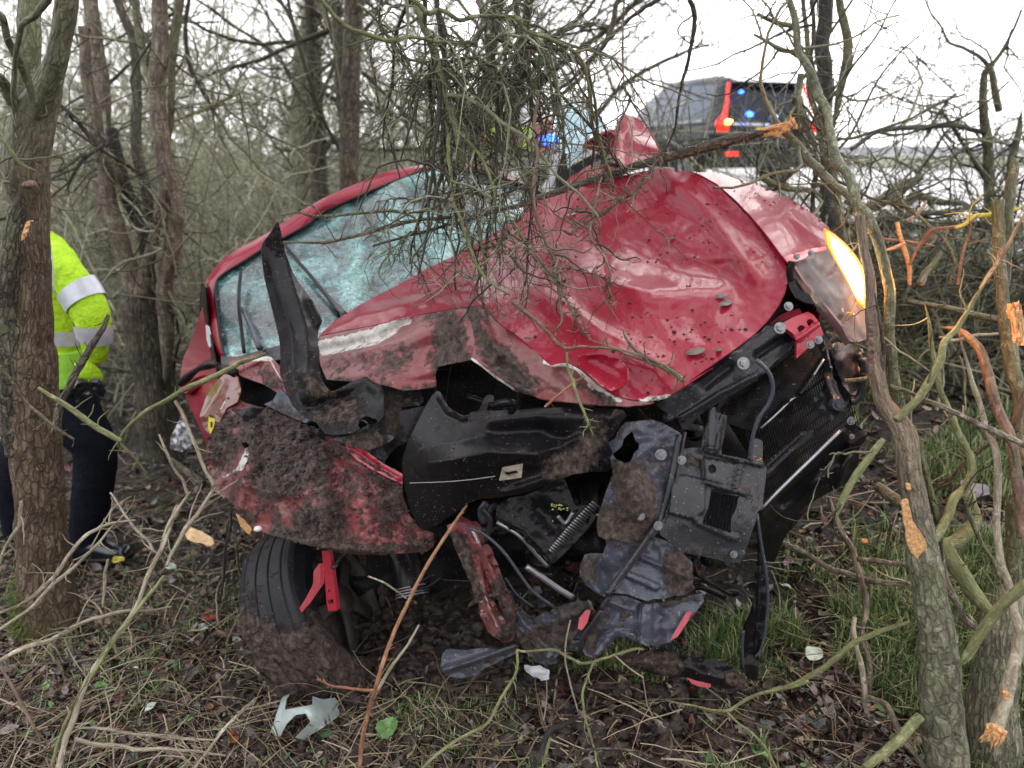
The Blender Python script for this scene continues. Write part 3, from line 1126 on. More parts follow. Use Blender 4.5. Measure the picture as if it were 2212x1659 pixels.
def big_leaf(name, label, u, v, size, mat, lift=.02, tilt=(0.2, 0.2), yaw=0.0, serr=.12, cat='leaf', group=None, stalk=True):
    """one leaf with a midrib fold, toothed edge and stalk"""
    p = gp(u, v, lift)[0]
    n = 26
    t = np.linspace(0, 2 * math.pi, n, endpoint=False)
    r = .5 * (1 + .0 * t)
    X = np.cos(t) * .5
    Yy = np.sin(t) * .36 * (1 - .35 * np.cos(t))
    k = 1 + serr * ((np.arange(n) % 2) * 2 - 1) * .5
    ring = np.stack([X * k, Yy * k, np.abs(Yy) * .35 + .08 * np.sin(t * 3)], 1)
    mid = ring * np.array([.55, .5, .55])
    V = np.vstack([ring, mid, [[0, 0, -.03]]])
    Q = [[i, (i + 1) % n, n + (i + 1) % n, n + i] for i in range(n)]
    T = [[n + i, n + (i + 1) % n, 2 * n] for i in range(n)]
    M = Matrix.Rotation(yaw, 3, 'Z') @ Matrix.Rotation(tilt[0], 3, 'X') @ Matrix.Rotation(tilt[1], 3, 'Y')
    V = (V * size) @ np.array(M).T + p
    r_ = empty(name, p, label, cat, group)
    mesh('blade', V, T, Q, mat, r_, True)
    if stalk:
        a = Acc()
        e = p + np.array(M) @ np.array([-.5 * size, 0, 0])
        pl = np.array([[p, (p + e) / 2 + [0, 0, .001], e, e + np.array(M) @ np.array([-.3 * size, 0, 0]) - [0, 0, lift * .6]]])
        add_tubes(a, pl, np.full((1, 4), size * .02), 5)
        a.build('stalk', m_greenstick, r_)
    return r_


m_gl = plain('fresh bramble leaf', (.07, .19, .045), .4, col2=(.16, .30, .09), ns=70, bump=(120, .5, .003))
big_leaf('bramble_leaf', 'bright green toothed bramble leaf on the mud at the bottom centre', 838, 1592, .075, m_gl, .03, (.5, -.2), .9)
big_leaf('bramble_leaf', 'green bramble leaf at the bottom edge right of centre', 1640, 1650, .06, m_gl, .03, (.4, .2), 2.1)
big_leaf('ivy_leaf', 'pale upturned ivy leaf on the grass right of the black hanging strip', 1756, 1436, .068, m_paleleaf, .03, (.45, .1), .3, .03)
big_leaf('ivy_leaf', 'small pale leaf lying among the grass below the radiator', 1693, 1283, .045, m_paleleaf, .03, (.4, 0), 2.3, .03)
big_leaf('ivy_leaf', 'broad dusky grey leaf under the branches at the right', 2105, 1078, .14, plain('grey dead leaf', (.17, .15, .17), .5), .03, (.3, .1), .2, .03)
big_leaf('dock_leaf', 'yellow green leaf cluster beside the black boot', 258, 1222, .05, plain('yellow leaf', (.50, .46, .06), .5), .03, (.5, .1), .5, .1)
for i, (u, v, sz, lab) in enumerate([(372, 1238, .045, 'pale twisted leaf right of the person\'s boot'), (440, 1372, .05, 'pale leaf pair standing in the litter left of the tyre'),
                                     (288, 1462, .04, 'small pale leaf below the long bleached stick'), (328, 1546, .05, 'pale curled leaf near the bottom left'),
                                     (104, 1500, .04, 'dark green shiny leaf at the lower left'), (222, 1500, .04, 'green leaf beside the bleached stick base'),
                                     (410, 1570, .04, 'green ivy leaf below the litter twigs left of the white scrap')]):
    big_leaf('fallen_leaf', lab, u, v, sz, m_paleleaf if i < 4 else m_gl, .03, (.6 - i * .1, .3), i * 1.3, .05)
big_leaf('fallen_leaf', 'red fallen leaf on the litter left of the tyre', 455, 1352, .045, plain('red leaf', (.25, .02, .015), .5), .03, (.4, .2), .3, .05)
big_leaf('fallen_leaf', 'rusty brown leaf at the foot of the white scrap', 505, 1612, .05, plain('rust leaf', (.20, .06, .025), .45), .03, (.7, .2), 1.4, .05)
big_leaf('fallen_leaf', 'orange chip of leaf on the grass under the radiator', 1866, 1185, .03, plain('orange leaf', (.6, .18, .05), .5), .03, (.4, .2), .3, .2)

# torn white plastic scrap under the tyre
s = coated('torn pale plastic', (.55, .70, .68), .35, coat=.3, speck=.10, mudbase=.2, film=.5)
r_ = empty('plastic_scrap', gp(655, 1570)[0], 'torn pale white plastic scrap lying in the mud beneath the tyre', 'litter')
oul = fr('K', [(1640, 1000), (1690, 1020), (1650, 1075), (1640, 1140), (1800, 1110), (1800, 1060), (1860, 1080), (1930, 1068), (1960, 1110), (1955, 1170), (1880, 1230), (1750, 1310),
               (1700, 1300), (1790, 1210), (1760, 1160), (1700, 1170), (1650, 1220), (1610, 1300), (1560, 1270), (1590, 1170), (1620, 1080)])
yy = [float(ground_hit(*[np.array([q]) for q in k])[0]) for k in ((610, 1490), (725, 1520), (600, 1600), (660, 1600))]
sheet('torn_sheet', oul, [(610, 1490, yy[0] - .03), (725, 1520, yy[1] - .03), (600, 1600, yy[2] - .02), (660, 1600, yy[3] - .03), (670, 1540, yy[3] - .05)], s, r_, .002, 5,
      relief=[(.01, 8, fr('K', [(1640, 1150), (1900, 1110)]))], noise=[(.006, 30, 2)])
r_ = empty('plastic_scrap', gp(1165, 1455)[0], 'small crumpled white plastic clip on the mud below the black shards', 'litter')
sheet('clip', fr('F', [(790, 990), (830, 985), (870, 1010), (875, 1050), (840, 1060), (800, 1040), (750, 1010), (745, 985)]), [(1150, 1440, 2.03), (1180, 1455, 1.99), (1160, 1465, 1.98)],
      plain('white nylon clip', (.7, .72, .75), .4), r_, .006, 4, noise=[(.01, 12, 3)])

# chips of split wood lying about
def wood_chip(label, f, pts, Y, mat, th=.012):
    o_ = fr(f, pts)
    c0 = o_[:, :2].mean(0)
    r_ = empty('wood_chip', P(c0[0], c0[1], Y), label, 'wood chip')
    sheet('chip', o_, [(c0[0] - 20, c0[1] - 10, Y + .01), (c0[0] + 20, c0[1] - 10, Y), (c0[0], c0[1] + 15, Y - .03)], mat, r_, th, 5, relief=[(.008, 4, o_[[0, len(o_) // 2], :2], 'sharp')], noise=[(.006, 10, 1)], jag=1.5)


wood_chip('pale splintered slab of wood on the ground left of the tyre', 'E', [(120, 930), (150, 905), (220, 935), (270, 960), (285, 990), (270, 1005), (200, 990), (140, 975)], 2.75, m_palewood)
wood_chip('orange split stump edge peeking out between tyre and mudguard', 'E', [(392, 835), (430, 860), (475, 915), (465, 950), (420, 905)], 2.55, m_wood, .03)

# ------------------------------------------------------------------ the wrecked car
CAR = empty('wrecked_car', (0, 3.0, .1), 'crushed red hatchback with crazed teal windscreen, buckled bonnet and one lit headlight', 'car')
V_ = lambda *p: fr('V', p)


def X(*segs):
    """join outlines traced in different detail views"""
    return np.vstack([fr(f, p)[:, :2] for f, p in segs])


# bonnet
bon = X(('A', [(915, 828), (1000, 745), (1130, 662), (1280, 580), (1400, 520), (1520, 450), (1700, 365), (1900, 250), (2100, 130)]),
        ('B', [(60, 640), (150, 592), (400, 515), (700, 445), (860, 412), (1040, 440), (1180, 515), (1280, 612), (1380, 710), (1450, 795), (1520, 870), (1562, 935), (1586, 1000), (1590, 1060), (1572, 1130),
               (1540, 1200), (1480, 1285), (1400, 1368), (1300, 1445), (1200, 1515), (1100, 1585), (1000, 1659)]),
        ('C', [(1900, 85), (1800, 152), (1700, 218), (1620, 265), (1500, 285), (1400, 270), (1320, 240), (1250, 200), (1180, 140), (1120, 85), (1050, 62), (960, 75), (921, 39)]),
        ('A', [(2130, 890), (2050, 820), (1960, 760), (1900, 705), (1830, 655), (1700, 670), (1500, 705), (1300, 752), (1100, 792)]))
ctl = np.vstack([fc('B', [(150, 600, 0), (860, 415, 0), (1040, 440, 0), (1280, 620, 0), (1440, 790, 0), (1588, 1060, 0), (1480, 1290, 0), (1200, 1510, 0), (700, 850, 0), (1000, 1000, 0), (500, 1200, 0), (1100, 700, 0), (900, 1300, 0)]),
                 fc('C', [(1620, 265, 0), (1400, 270, 0)]), fc('A', [(1830, 655, 0), (2212, 960, 0), (1300, 750, 0), (915, 830, 0), (1280, 580, 0), (1700, 370, 0)])])
ctl[:, 2] = [3.15, 3.05, 2.95, 2.70, 2.48, 2.20, 2.09, 1.97, 2.66, 2.40, 2.22, 2.74, 2.09, 1.88, 1.87, 2.30, 2.00, 2.48, 2.62, 2.88, 3.02]
rel = [(-.05, 75, fr('B', [(350, 830), (700, 780)])), (-.07, 60, fr('B', [(880, 960), (1150, 1010)])), (.035, 40, fr('B', [(700, 720), (1000, 860), (1300, 960)])),
       (.03, 26, fr('B', [(200, 900), (430, 1000), (800, 1150), (1200, 1120)])), (-.045, 55, fr('B', [(400, 1250), (750, 1330), (1000, 1290)])),
       (.03, 28, fr('B', [(150, 1100), (500, 1400), (800, 1560)])), (.025, 18, fr('A', [(1000, 790), (1300, 680), (1600, 560), (1800, 520)])),
       (-.03, 30, fr('A', [(1500, 640), (1750, 600)])), (.03, 22, fr('B', [(860, 420), (1060, 620), (1250, 830), (1420, 1050)])), (.012, 9, fr('B', [(120, 880), (360, 990), (620, 1090), (800, 1130)]), 'sharp'), (.010, 8, fr('B', [(300, 1180), (520, 1350), (700, 1440)]), 'sharp'), (.012, 9, fr('B', [(880, 900), (1100, 950), (1260, 930)]), 'sharp'), (-.012, 9, fr('A', [(1250, 640), (1480, 590), (1700, 540)]), 'sharp'), (.018, 12, fr('A', [(1130, 700), (1500, 640), (1900, 640)]))]
nzb = [(.0075, 120, 3), (.0038, 50, 5), (.0017, 24, 8)]
sheet('bonnet', bon, ctl, m_red, CAR, .004, 6, relief=rel, noise=nzb, key='bonnet',
      blobs=[('mud', .42, 40, fr('A', [(1850, 690), (2000, 800), (2130, 900)])), ('mud', .35, 30, fr('C', [(1250, 210), (1500, 290), (1650, 260)])), ('bare', .62, 14, fr('C', [(1480, 285), (1640, 262)])),
             ('mud', .30, 60, fr('C', [(1500, 150), (1650, 230)])), ('mud', .12, 300, fr('B', [(600, 1450), (1000, 1500)]))])
# folded lips of the bonnet front
sheet('bonnet_fold', X(('A', [(915, 832), (1100, 796), (1300, 756), (1500, 709), (1700, 674), (1760, 668), (1800, 760), (1815, 860), (1800, 965), (1700, 985), (1600, 1005), (1585, 1060), (1590, 1120), (1480, 1138), (1400, 1142),
                              (1290, 1112), (1100, 1092), (960, 1080), (925, 1000), (910, 900)])),
      [(690, 730, 2.60), (900, 690, 2.36), (1005, 668, 2.27), (1025, 775, 2.12), (940, 835, 2.16), (850, 835, 2.2), (700, 815, 2.42), (800, 770, 2.36), (950, 750, 2.24)], m_redmud, CAR, .004, 6,
      relief=[(-.05, 10, fr('A', [(940, 920), (1250, 850), (1330, 800), (1500, 720)])), (.03, 22, fr('A', [(940, 960), (1200, 890), (1400, 860), (1620, 780)])), (.02, 10, fr('A', [(1640, 740), (1720, 900)]), 'sharp'),
              (.02, 12, fr('A', [(1100, 1060), (1400, 1060), (1560, 1040)]))], noise=[(.008, 60, 3), (.003, 20, 4)], mud_relief=.012,
      blobs=[('bare', 1.1, 19, fr('A', [(945, 895), (1080, 870), (1230, 835), (1330, 780)])), ('bare', .85, 10, fr('A', [(1330, 775), (1430, 745)])), ('mud', .75, 45, fr('A', [(1650, 760), (1700, 900), (1650, 980), (1740, 960)])),
             ('mud', .34, 60, fr('A', [(1100, 1000), (1400, 950)])), ('mud', .5, 14, fr('A', [(1000, 1075), (1400, 1130), (1580, 1120)]))])
sheet('bonnet_fold', X(('A', [(1760, 668), (1832, 657), (1900, 707), (1960, 762), (2050, 822), (2140, 895)]), ('C', [(921, 45), (960, 80), (1050, 68), (1115, 95), (1175, 148), (1245, 206), (1318, 246), (1400, 276), (1500, 292),
                              (1560, 290), (1480, 306), (1390, 314), (1290, 306), (1180, 296), (1060, 290), (900, 265), (760, 228), (640, 150), (560, 85), (500, 43)]), ('A', [(1815, 860), (1795, 760)])),
      [(1010, 668, 2.26), (1020, 776, 2.10), (1070, 820, 2.04), (1115, 846, 1.97), (1240, 870, 1.86), (1350, 878, 1.83), (1175, 780, 1.99), (1110, 740, 2.08), (1255, 815, 1.90), (1330, 865, 1.85)], m_redmud, CAR, .004, 5,
      relief=[(.035, 14, fr('A', [(1830, 690), (1900, 860), (2050, 1010), (2180, 1130)]), 'sharp'), (-.035, 16, fr('C', [(700, 60), (850, 190), (1000, 250)])), (-.05, 20, fr('C', [(1020, 120), (1120, 200), (1250, 270)])),
              (.03, 9, fr('C', [(560, 60), (700, 170), (860, 240)]), 'sharp')], noise=[(.010, 40, 3), (.004, 14, 4)], mud_relief=.014,
      blobs=[('mud', .8, 26, fr('A', [(1800, 720), (1850, 850), (1980, 1000), (2120, 1120)])), ('bare', 1.0, 6, fr('C', [(505, 45), (560, 88), (640, 150), (760, 226)])), ('bare', .7, 7, fr('C', [(1180, 190), (1270, 260), (1360, 280)])),
             ('mud', .5, 20, fr('C', [(1140, 200), (1300, 290)])), ('bare', 1.0, 6, fr('C', [(925, 55), (980, 70), (1050, 68), (1115, 95), (1170, 150), (1240, 215), (1310, 262)]))])
# curled tongue with red inner face and white torn rim
sheet('torn_bonnet_skin', fr('C', [(1115, 20), (1250, 15), (1350, 40), (1400, 90), (1405, 160), (1370, 200), (1310, 225), (1250, 195), (1180, 130), (1130, 75)]), [(1250, 768, 1.93), (1355, 800, 1.9), (1330, 845, 1.84), (1270, 800, 1.90)],
      m_red, CAR, .004, 5, relief=[(-.035, 22, fr('C', [(1200, 60), (1330, 140)])), (.008, 6, fr('C', [(1115, 20), (1250, 12), (1360, 40), (1405, 90), (1408, 160)]))], noise=[(.004, 20, 4)],
      blobs=[('mud', .36, 30, fr('C', [(1200, 80), (1300, 160)]))])
# wing over the lit headlight
sheet('wing', fr('B', [(1040, 436), (1130, 441), (1220, 455), (1300, 478), (1400, 510), (1500, 548), (1580, 585), (1650, 622), (1750, 692), (1832, 762), (1812, 862), (1760, 868), (1700, 882), (1640, 895), (1600, 912), (1565, 930),
                       (1545, 905), (1500, 842), (1440, 765), (1375, 690), (1285, 596), (1180, 506), (1090, 455)]),
      np.column_stack([fr('B', [(1040, 440), (1300, 480), (1500, 550), (1650, 620), (1830, 762), (1812, 862), (1565, 928), (1440, 762), (1285, 596), (1560, 740), (1400, 620)]), [2.97, 3.06, 2.98, 2.86, 2.56, 2.42, 2.27, 2.47, 2.72, 2.60, 2.75]]),
      m_wingp, CAR, .004, 6, relief=[(.02, 14, fr('B', [(1200, 470), (1400, 560), (1600, 680), (1790, 850)])), (-.02, 14, fr('B', [(1350, 560), (1500, 650)]))], noise=[(.004, 110, 6), (.0005, 30, 5)], key='wing')
# outer wing side going down behind the lamp
sil = fr('B', [(1040, 436), (1300, 478), (1500, 548), (1650, 622), (1832, 762)])
top = P(sil[:, 0], sil[:, 1] + 2, np.array([3.0, 3.08, 3.0, 2.88, 2.6]))
patch('wing_side', [top, top + [.05, .12, -.12], top + [.07, .2, -.45]], m_red, CAR, 14, 8, (.006, 5), .003)
# buckled shut line flange under the wing with two bolts
sheet('wing_flange', fr('B', [(1565, 928), (1600, 912), (1700, 882), (1812, 864), (1815, 884), (1720, 905), (1690, 935), (1620, 960), (1590, 960)]), [(1695, 556, 2.25), (1786, 533, 2.38), (1720, 566, 2.24)], m_redin, CAR, .004, 4)


def bolt(f, x, y, Y, r=.009, n=(0, -1, .25), par=None, mat=None):
    a = Acc()
    u, v = FR[f][0] + x * FR[f][2], FR[f][1] + y * FR[f][2]
    c = P(u, v, Y)
    n = norm(np.array(n, float))
    cyl(a, c, n, r, .003, 20)
    cyl(a, c + n * .004, n, r * .62, .008, 6)
    cyl(a, c + n * .0085, n, r * .3, .002, 8)
    return a.build('bolt', mat or m_steel, par or CAR, False)


for q_ in ((1640, 925), (1722, 905)): bolt('B', q_[0], q_[1], 2.22)

# windscreen
scr = X(('A', [(328, 512), (318, 600), (330, 700), (350, 850), (372, 947), (450, 952), (560, 930), (690, 905), (930, 850), (1050, 760), (1200, 660), (1400, 560), (1700, 420), (1950, 270), (2150, 150)]),
        ('L', [(1230, 1040), (1180, 1028), (1100, 992), (950, 940), (800, 892), (670, 880), (600, 893), (400, 963), (200, 1048), (0, 1138)]), ('A', [(850, 190), (700, 272), (590, 332), (480, 402), (382, 462)]))
sheet('windscreen', scr, [(468, 610, 3.12), (485, 768, 2.80), (690, 725, 2.76), (830, 640, 2.98), (985, 560, 3.15), (1160, 450, 3.34), (1168, 420, 3.58), (963, 357, 3.80), (780, 420, 3.62), (610, 515, 3.38), (700, 600, 3.12), (900, 470, 3.36)],
      m_screen, CAR, .006, 7, noise=[(.012, 110, 4), (.004, 35, 6)], relief=[(-.05, 60, V_((840, 500), (880, 540))), (-.02, 25, V_((700, 520), (820, 600)))])
# black seal and red frame round the windscreen
inner = X(('A', [(372, 947), (350, 850), (330, 700), (318, 600), (328, 512), (382, 462), (480, 402), (590, 332), (700, 272), (850, 190)]), ('L', [(0, 1138), (200, 1048), (400, 963), (600, 893), (670, 880), (800, 892), (950, 940), (1100, 992), (1190, 1032)]))
outer = X(('A', [(350, 985), (310, 860), (285, 720), (270, 600), (275, 520), (300, 475), (350, 410), (450, 338), (580, 268), (720, 180)]), ('L', [(0, 1072), (100, 1025), (200, 980), (400, 905), (620, 873), (700, 868), (860, 890), (1000, 940), (1120, 995), (1200, 1040)]))
n_ = 50
ii, oo = catmull(inner, n_), catmull(outer, n_)
yin = tps([(468, 610, 3.10), (485, 768, 2.78), (1168, 420, 3.56), (963, 357, 3.78), (780, 420, 3.60), (610, 515, 3.36), (1000, 600, 3)])(ii[:, 0], ii[:, 1])
rows = []
for k, (wgt, dy) in enumerate(((0, -.005), (.12, -.010), (.55, .002), (.95, .045), (1.0, .09))):
    m_ = ii * (1 - wgt) + oo * wgt
    rows.append(P(m_[:, 0], m_[:, 1], yin + dy))
last = rows[-1]
vv_ = oo
for dY, dv in ((.25, 12), (.7, 26), (1.35, 40)):
    b = P(oo[:, 0] * .9 + 85, oo[:, 1] + dv, yin + dY)
    rows.append(b)
patch('roof', [r for r in rows], m_red, CAR, 50, 40, (.0015, 8), .003)
a = Acc()
seal = P(ii[:, 0], ii[:, 1], yin - .012)
add_tubes(a, seal[None], np.full((1, n_), .006), 8)
a.build('windscreen_seal', m_black, CAR)
patch('headlining', [P(ii[:, 0], ii[:, 1] + 8, yin + .08), P(ii[:, 0], ii[:, 1] + 60, yin + .9)], m_dark, CAR, 20, 6)


def wiper(b, arm, Y):
    a = Acc()
    q1 = fr('A', b)
    p = P(q1[:, 0], q1[:, 1], np.linspace(Y[0], Y[1], len(q1)))
    add_tubes(a, catmull(p, 12)[None], np.full((1, 12), .007), 6, True)
    w_ = a.build('wiper', m_black, CAR)
    a = Acc()
    q1 = fr('A', arm)
    p = P(q1[:, 0], q1[:, 1], np.linspace(Y[0] - .03, Y[2] - .03, len(q1)))
    add_tubes(a, catmull(p, 12)[None], np.linspace(.006, .012, 12)[None], 6, True)
    a.build('wiper_arm', m_gplast2, w_)


wiper([(468, 440), (456, 560), (455, 660), (470, 800), (485, 925)], [(430, 672), (470, 668), (500, 720), (540, 810), (575, 900)], (3.1, 2.76, 2.72))
wiper([(705, 290), (800, 405), (880, 500), (960, 600), (1030, 715)], [(730, 345), (830, 440), (950, 580), (1010, 650), (1065, 705)], (3.28, 2.84, 2.82))

# scuttle panel and engine bay shell
sheet('scuttle_panel', X(('A', [(350, 945), (450, 948), (600, 905), (700, 880), (930, 838), (930, 900), (700, 960), (600, 990), (480, 1040), (400, 1060), (355, 1010)])), [(480, 770, 2.74), (690, 730, 2.7), (520, 800, 2.66)], m_gplast, CAR, .004, 6, noise=[(.01, 25, 2)])
sheet('dented_scuttle_corner', X(('A', [(400, 960), (490, 950), (560, 930), (630, 945), (690, 1000), (740, 1090), (760, 1160), (700, 1170), (600, 1110), (470, 1060), (400, 1030)])), [(500, 780, 2.66), (620, 800, 2.52), (620, 850, 2.45)], m_redmud, CAR, .004, 5,
      relief=[(.02, 8, fr('A', [(450, 1030), (600, 960), (660, 1080), (740, 1160)]), 'sharp')], noise=[(.012, 26, 5)], blobs=[('bare', .8, 9, fr('A', [(540, 960), (640, 955)])), ('mud', .4, 30, fr('A', [(600, 1060), (700, 1120)])), ('bare', .6, 5, fr('A', [(640, 980), (700, 1090)]))])
sheet('bulkhead', V_((470, 800), (700, 730), (1000, 640), (1400, 560), (1690, 590), (1780, 700), (1830, 900), (1760, 1080), (1620, 1260), (1300, 1340), (900, 1360), (700, 1280), (600, 1120), (480, 1000)), [(470, 800, 2.75), (1700, 600, 2.9), (1000, 1340, 2.55), (1800, 950, 2.8)], m_dark, CAR, .01, 22, noise=[(.05, 60, 2)])
a = Acc()
a.box((-.1, 3.9, .33), (1.5, 2.6, .05), Matrix.Rotation(R(-13), 3, 'Y'))
a.build('floor_pan', m_dark, CAR, False)
rs = np.random.default_rng(3)
Acc().box((-.1, 3.0, .45), (1.4, .5, .3), Matrix.Rotation(R(-13), 3, 'Y')).build('gearbox', m_dark, CAR, False)
for k in range(26):
    c = P(560 + 1100 * rs.random(), 830 + 380 * rs.random(), 2.42 + .12 * rs.random())
    Acc().box(c, (.05 + .12 * rs.random(), .06, .04 + .1 * rs.random()), Matrix.Rotation(rs.normal() * .5, 3, 'Y') @ Matrix.Rotation(rs.normal() * .3, 3, 'Z')).build('engine_casing', m_dark, CAR, False)
for k in range(14):
    c = P(600 + 1000 * rs.random(), 830 + 400 * rs.random(), 2.38)
    a = Acc()
    cyl(a, c, rs.normal(size=3), .02 + .03 * rs.random(), .08 + .1 * rs.random(), 12)
    a.build('engine_pipe', m_dark, CAR)

# body side on the low side
sheet('front_door', X(('A', [(250, 640), (272, 700), (290, 850), (330, 980), (345, 1030), (300, 1060), (220, 1110), (150, 1160), (110, 1150), (118, 1050), (130, 970), (160, 900), (200, 800), (225, 720)])), [(440, 680, 3.25), (470, 790, 2.85), (395, 830, 2.95), (405, 750, 3.3)], m_red, CAR, .01, 6, noise=[(.004, 40, 2)])
sheet('side_window', X(('A', [(228, 600), (240, 520), (262, 540), (268, 650), (280, 780), (300, 900), (320, 1000), (280, 990), (240, 940), (226, 800)])), [(435, 640, 3.3), (450, 740, 3.1), (460, 790, 2.9)], m_black, CAR, .006, 5)
sheet('mirror_glass', fr('A', [(262, 765), (278, 775), (292, 830), (300, 880), (284, 900), (268, 850)]), [(443, 705, 2.95), (455, 740, 2.9), (450, 745, 2.92)], plain('pale mirror', (.62, .65, .68), .3), CAR, .004, 4)
a = Acc()
pp = fr('A', [(120, 1105), (180, 1050), (240, 1010), (310, 990), (350, 1010), (440, 1045)])
add_tubes(a, catmull(P(pp[:, 0], pp[:, 1], np.array([2.9, 2.86, 2.8, 2.76, 2.7, 2.6])), 16)[None], (.014 + .004 * np.sin(np.arange(16)))[None], 8, True)
a.build('mirror_arm', m_black, CAR)
sheet('body_side', X(('E', [(105, 165), (220, 120), (330, 130), (340, 240), (330, 400), (290, 520), (240, 480), (200, 380), (150, 270)])), [(395, 830, 2.95), (480, 820, 2.72), (480, 900, 2.62), (465, 975, 2.6)], m_red, CAR, .006, 6, noise=[(.006, 40, 3)])
sheet('inner_wing', X(('E', [(335, 115), (400, 120), (420, 200), (400, 260), (345, 290), (300, 380), (265, 430), (230, 400), (205, 330), (240, 230), (290, 150)])), [(485, 815, 2.62), (520, 850, 2.5), (445, 900, 2.5), (455, 940, 2.45)], coated('red paint with olive reflection tint', (.16, .015, .018), .25, coat=.6, var=(.12, .085, .02), film=.08), CAR, .004, 5, relief=[(.02, 10, fr('E', [(330, 150), (240, 330)]))], noise=[(.006, 25, 3)])  # olive tone paints a reflection into the red paint
st_ = sheet('yellow_sticker', fr('E', [(252, 335), (285, 345), (280, 385), (262, 425), (250, 400)]), [(455, 905, 2.435), (463, 920, 2.43), (455, 935, 2.42)], plain('yellow sticker', (.75, .60, .03), .5), CAR, .002, 3)
for pts in ([(262, 362), (272, 360), (272, 390), (262, 392)], [(254, 326), (286, 336), (285, 344), (253, 334)]):
    sheet('sticker_print', fr('E', pts), [(455, 905, 2.43), (463, 920, 2.425), (455, 935, 2.415)], m_black, CAR, .001, 3)
# silver foil and rag by the sill
sheet('torn_foil', fr('E', [(75, 400), (110, 330), (140, 370), (150, 430), (165, 480), (110, 520), (50, 500), (55, 440)]), [(390, 905, 2.7), (410, 940, 2.62), (380, 970, 2.66)], m_alu, CAR, .004, 4, relief=[(.02, 5, fr('E', [(80, 410), (120, 500)]), 'sharp')], noise=[(.02, 12, 3)], blobs=[('mud', .4, 20, fr('E', [(100, 450)]))])

# crushed front wing covered in mud, low side
mw = fr('E', [(330, 242), (365, 238), (400, 238), (440, 262), (500, 278), (560, 292), (630, 322), (700, 352), (780, 385), (850, 412), (910, 428), (960, 452), (1020, 490), (1080, 530), (1140, 570), (1200, 602), (1258, 640), (1258, 740), (1290, 840), (1350, 915),
              (1418, 938), (1426, 1000), (1385, 1035), (1300, 1042), (1200, 1047), (1100, 1052), (1000, 1050), (920, 1038), (850, 1020), (770, 1002), (700, 985), (640, 965), (580, 950), (490, 912), (430, 862), (380, 792), (340, 758), (300, 738), (262, 690), (248, 640), (240, 520), (258, 400), (290, 315)])
mwc = np.column_stack([fr('E', [(330, 242), (440, 262), (850, 412), (1258, 640), (1290, 840), (1418, 1000), (1200, 1045), (850, 1018), (490, 912), (262, 690), (240, 520), (700, 650), (500, 450), (1000, 800), (380, 500)]), [2.52, 2.50, 2.30, 2.12, 2.06, 2.06, 2.02, 2.03, 2.22, 2.36, 2.42, 2.16, 2.34, 2.05, 2.38]])
sheet('crushed_wing', mw, mwc, m_redmud, CAR, .004, 5, jag=1.0,
      relief=[(.03, 16, fr('E', [(470, 290), (480, 500), (420, 700), (400, 850)])), (-.03, 18, fr('E', [(520, 330), (560, 520), (520, 620)])), (.03, 10, fr('E', [(840, 420), (1000, 520), (1240, 660)]), 'sharp'), (-.02, 10, fr('E', [(800, 440), (960, 560), (1200, 690)])),
              (.02, 8, fr('E', [(470, 700), (600, 735), (700, 750)]), 'sharp'), (.03, 30, fr('E', [(800, 600), (830, 800)])), (-.02, 20, fr('E', [(940, 640), (960, 900)])), (.02, 25, fr('E', [(1050, 700), (1080, 950)])), (.025, 9, fr('E', [(500, 930), (850, 1010), (1250, 1040)]))],
      noise=[(.010, 60, 5), (.004, 22, 7)], mud_relief=.030, key='mudwing',
      blobs=[('mud', .95, 75, fr('E', [(560, 400), (700, 500), (620, 620), (760, 560)])), ('mud', .8, 38, fr('E', [(760, 860), (900, 860), (830, 940)])), ('mud', .7, 34, fr('E', [(320, 400), (300, 520), (350, 470)])), ('mud', .62, 20, fr('E', [(600, 930), (850, 1000), (1150, 1030), (1380, 1000)])),
             ('mud', .5, 50, fr('E', [(1100, 600), (1250, 760)])), ('mud', .40, 170, fr('E', [(900, 700), (1150, 850)])), ('mud', .34, 90, fr('E', [(350, 600), (600, 850)])), ('mud', .5, 30, fr('E', [(860, 430), (980, 500)])), ('bare', .9, 9, fr('E', [(475, 470), (445, 540), (415, 600)])), ('bare', .6, 6, fr('E', [(410, 600), (330, 650)])),
             ('bare', .6, 6, fr('E', [(335, 255), (300, 330)])), ('mud', .4, 40, fr('E', [(400, 850), (560, 820)]))])
# bright red folded edge and white nick
sheet('folded_wing_edge', fr('E', [(960, 455), (1000, 465), (1080, 520), (1160, 580), (1258, 632), (1258, 685), (1180, 650), (1100, 610), (1020, 560), (965, 500)]), [(745, 952, 2.20), (870, 1030, 2.08), (800, 1005, 2.13)], m_redin, CAR, .004, 4,
      relief=[(.015, 5, fr('E', [(980, 480), (1100, 575), (1250, 660)]), 'sharp')], noise=[(.004, 14, 3)], blobs=[('mud', .4, 8, fr('E', [(970, 480), (1050, 550)]))])
a = Acc()
c_ = P(FR['E'][0] + 508 * .41667, FR['E'][1] + 918 * .41667, 2.18)
clods(a, c_[None], np.array([.013]))
a.build('broken_clip', plain('white clip', (.75, .72, .7), .5), CAR)

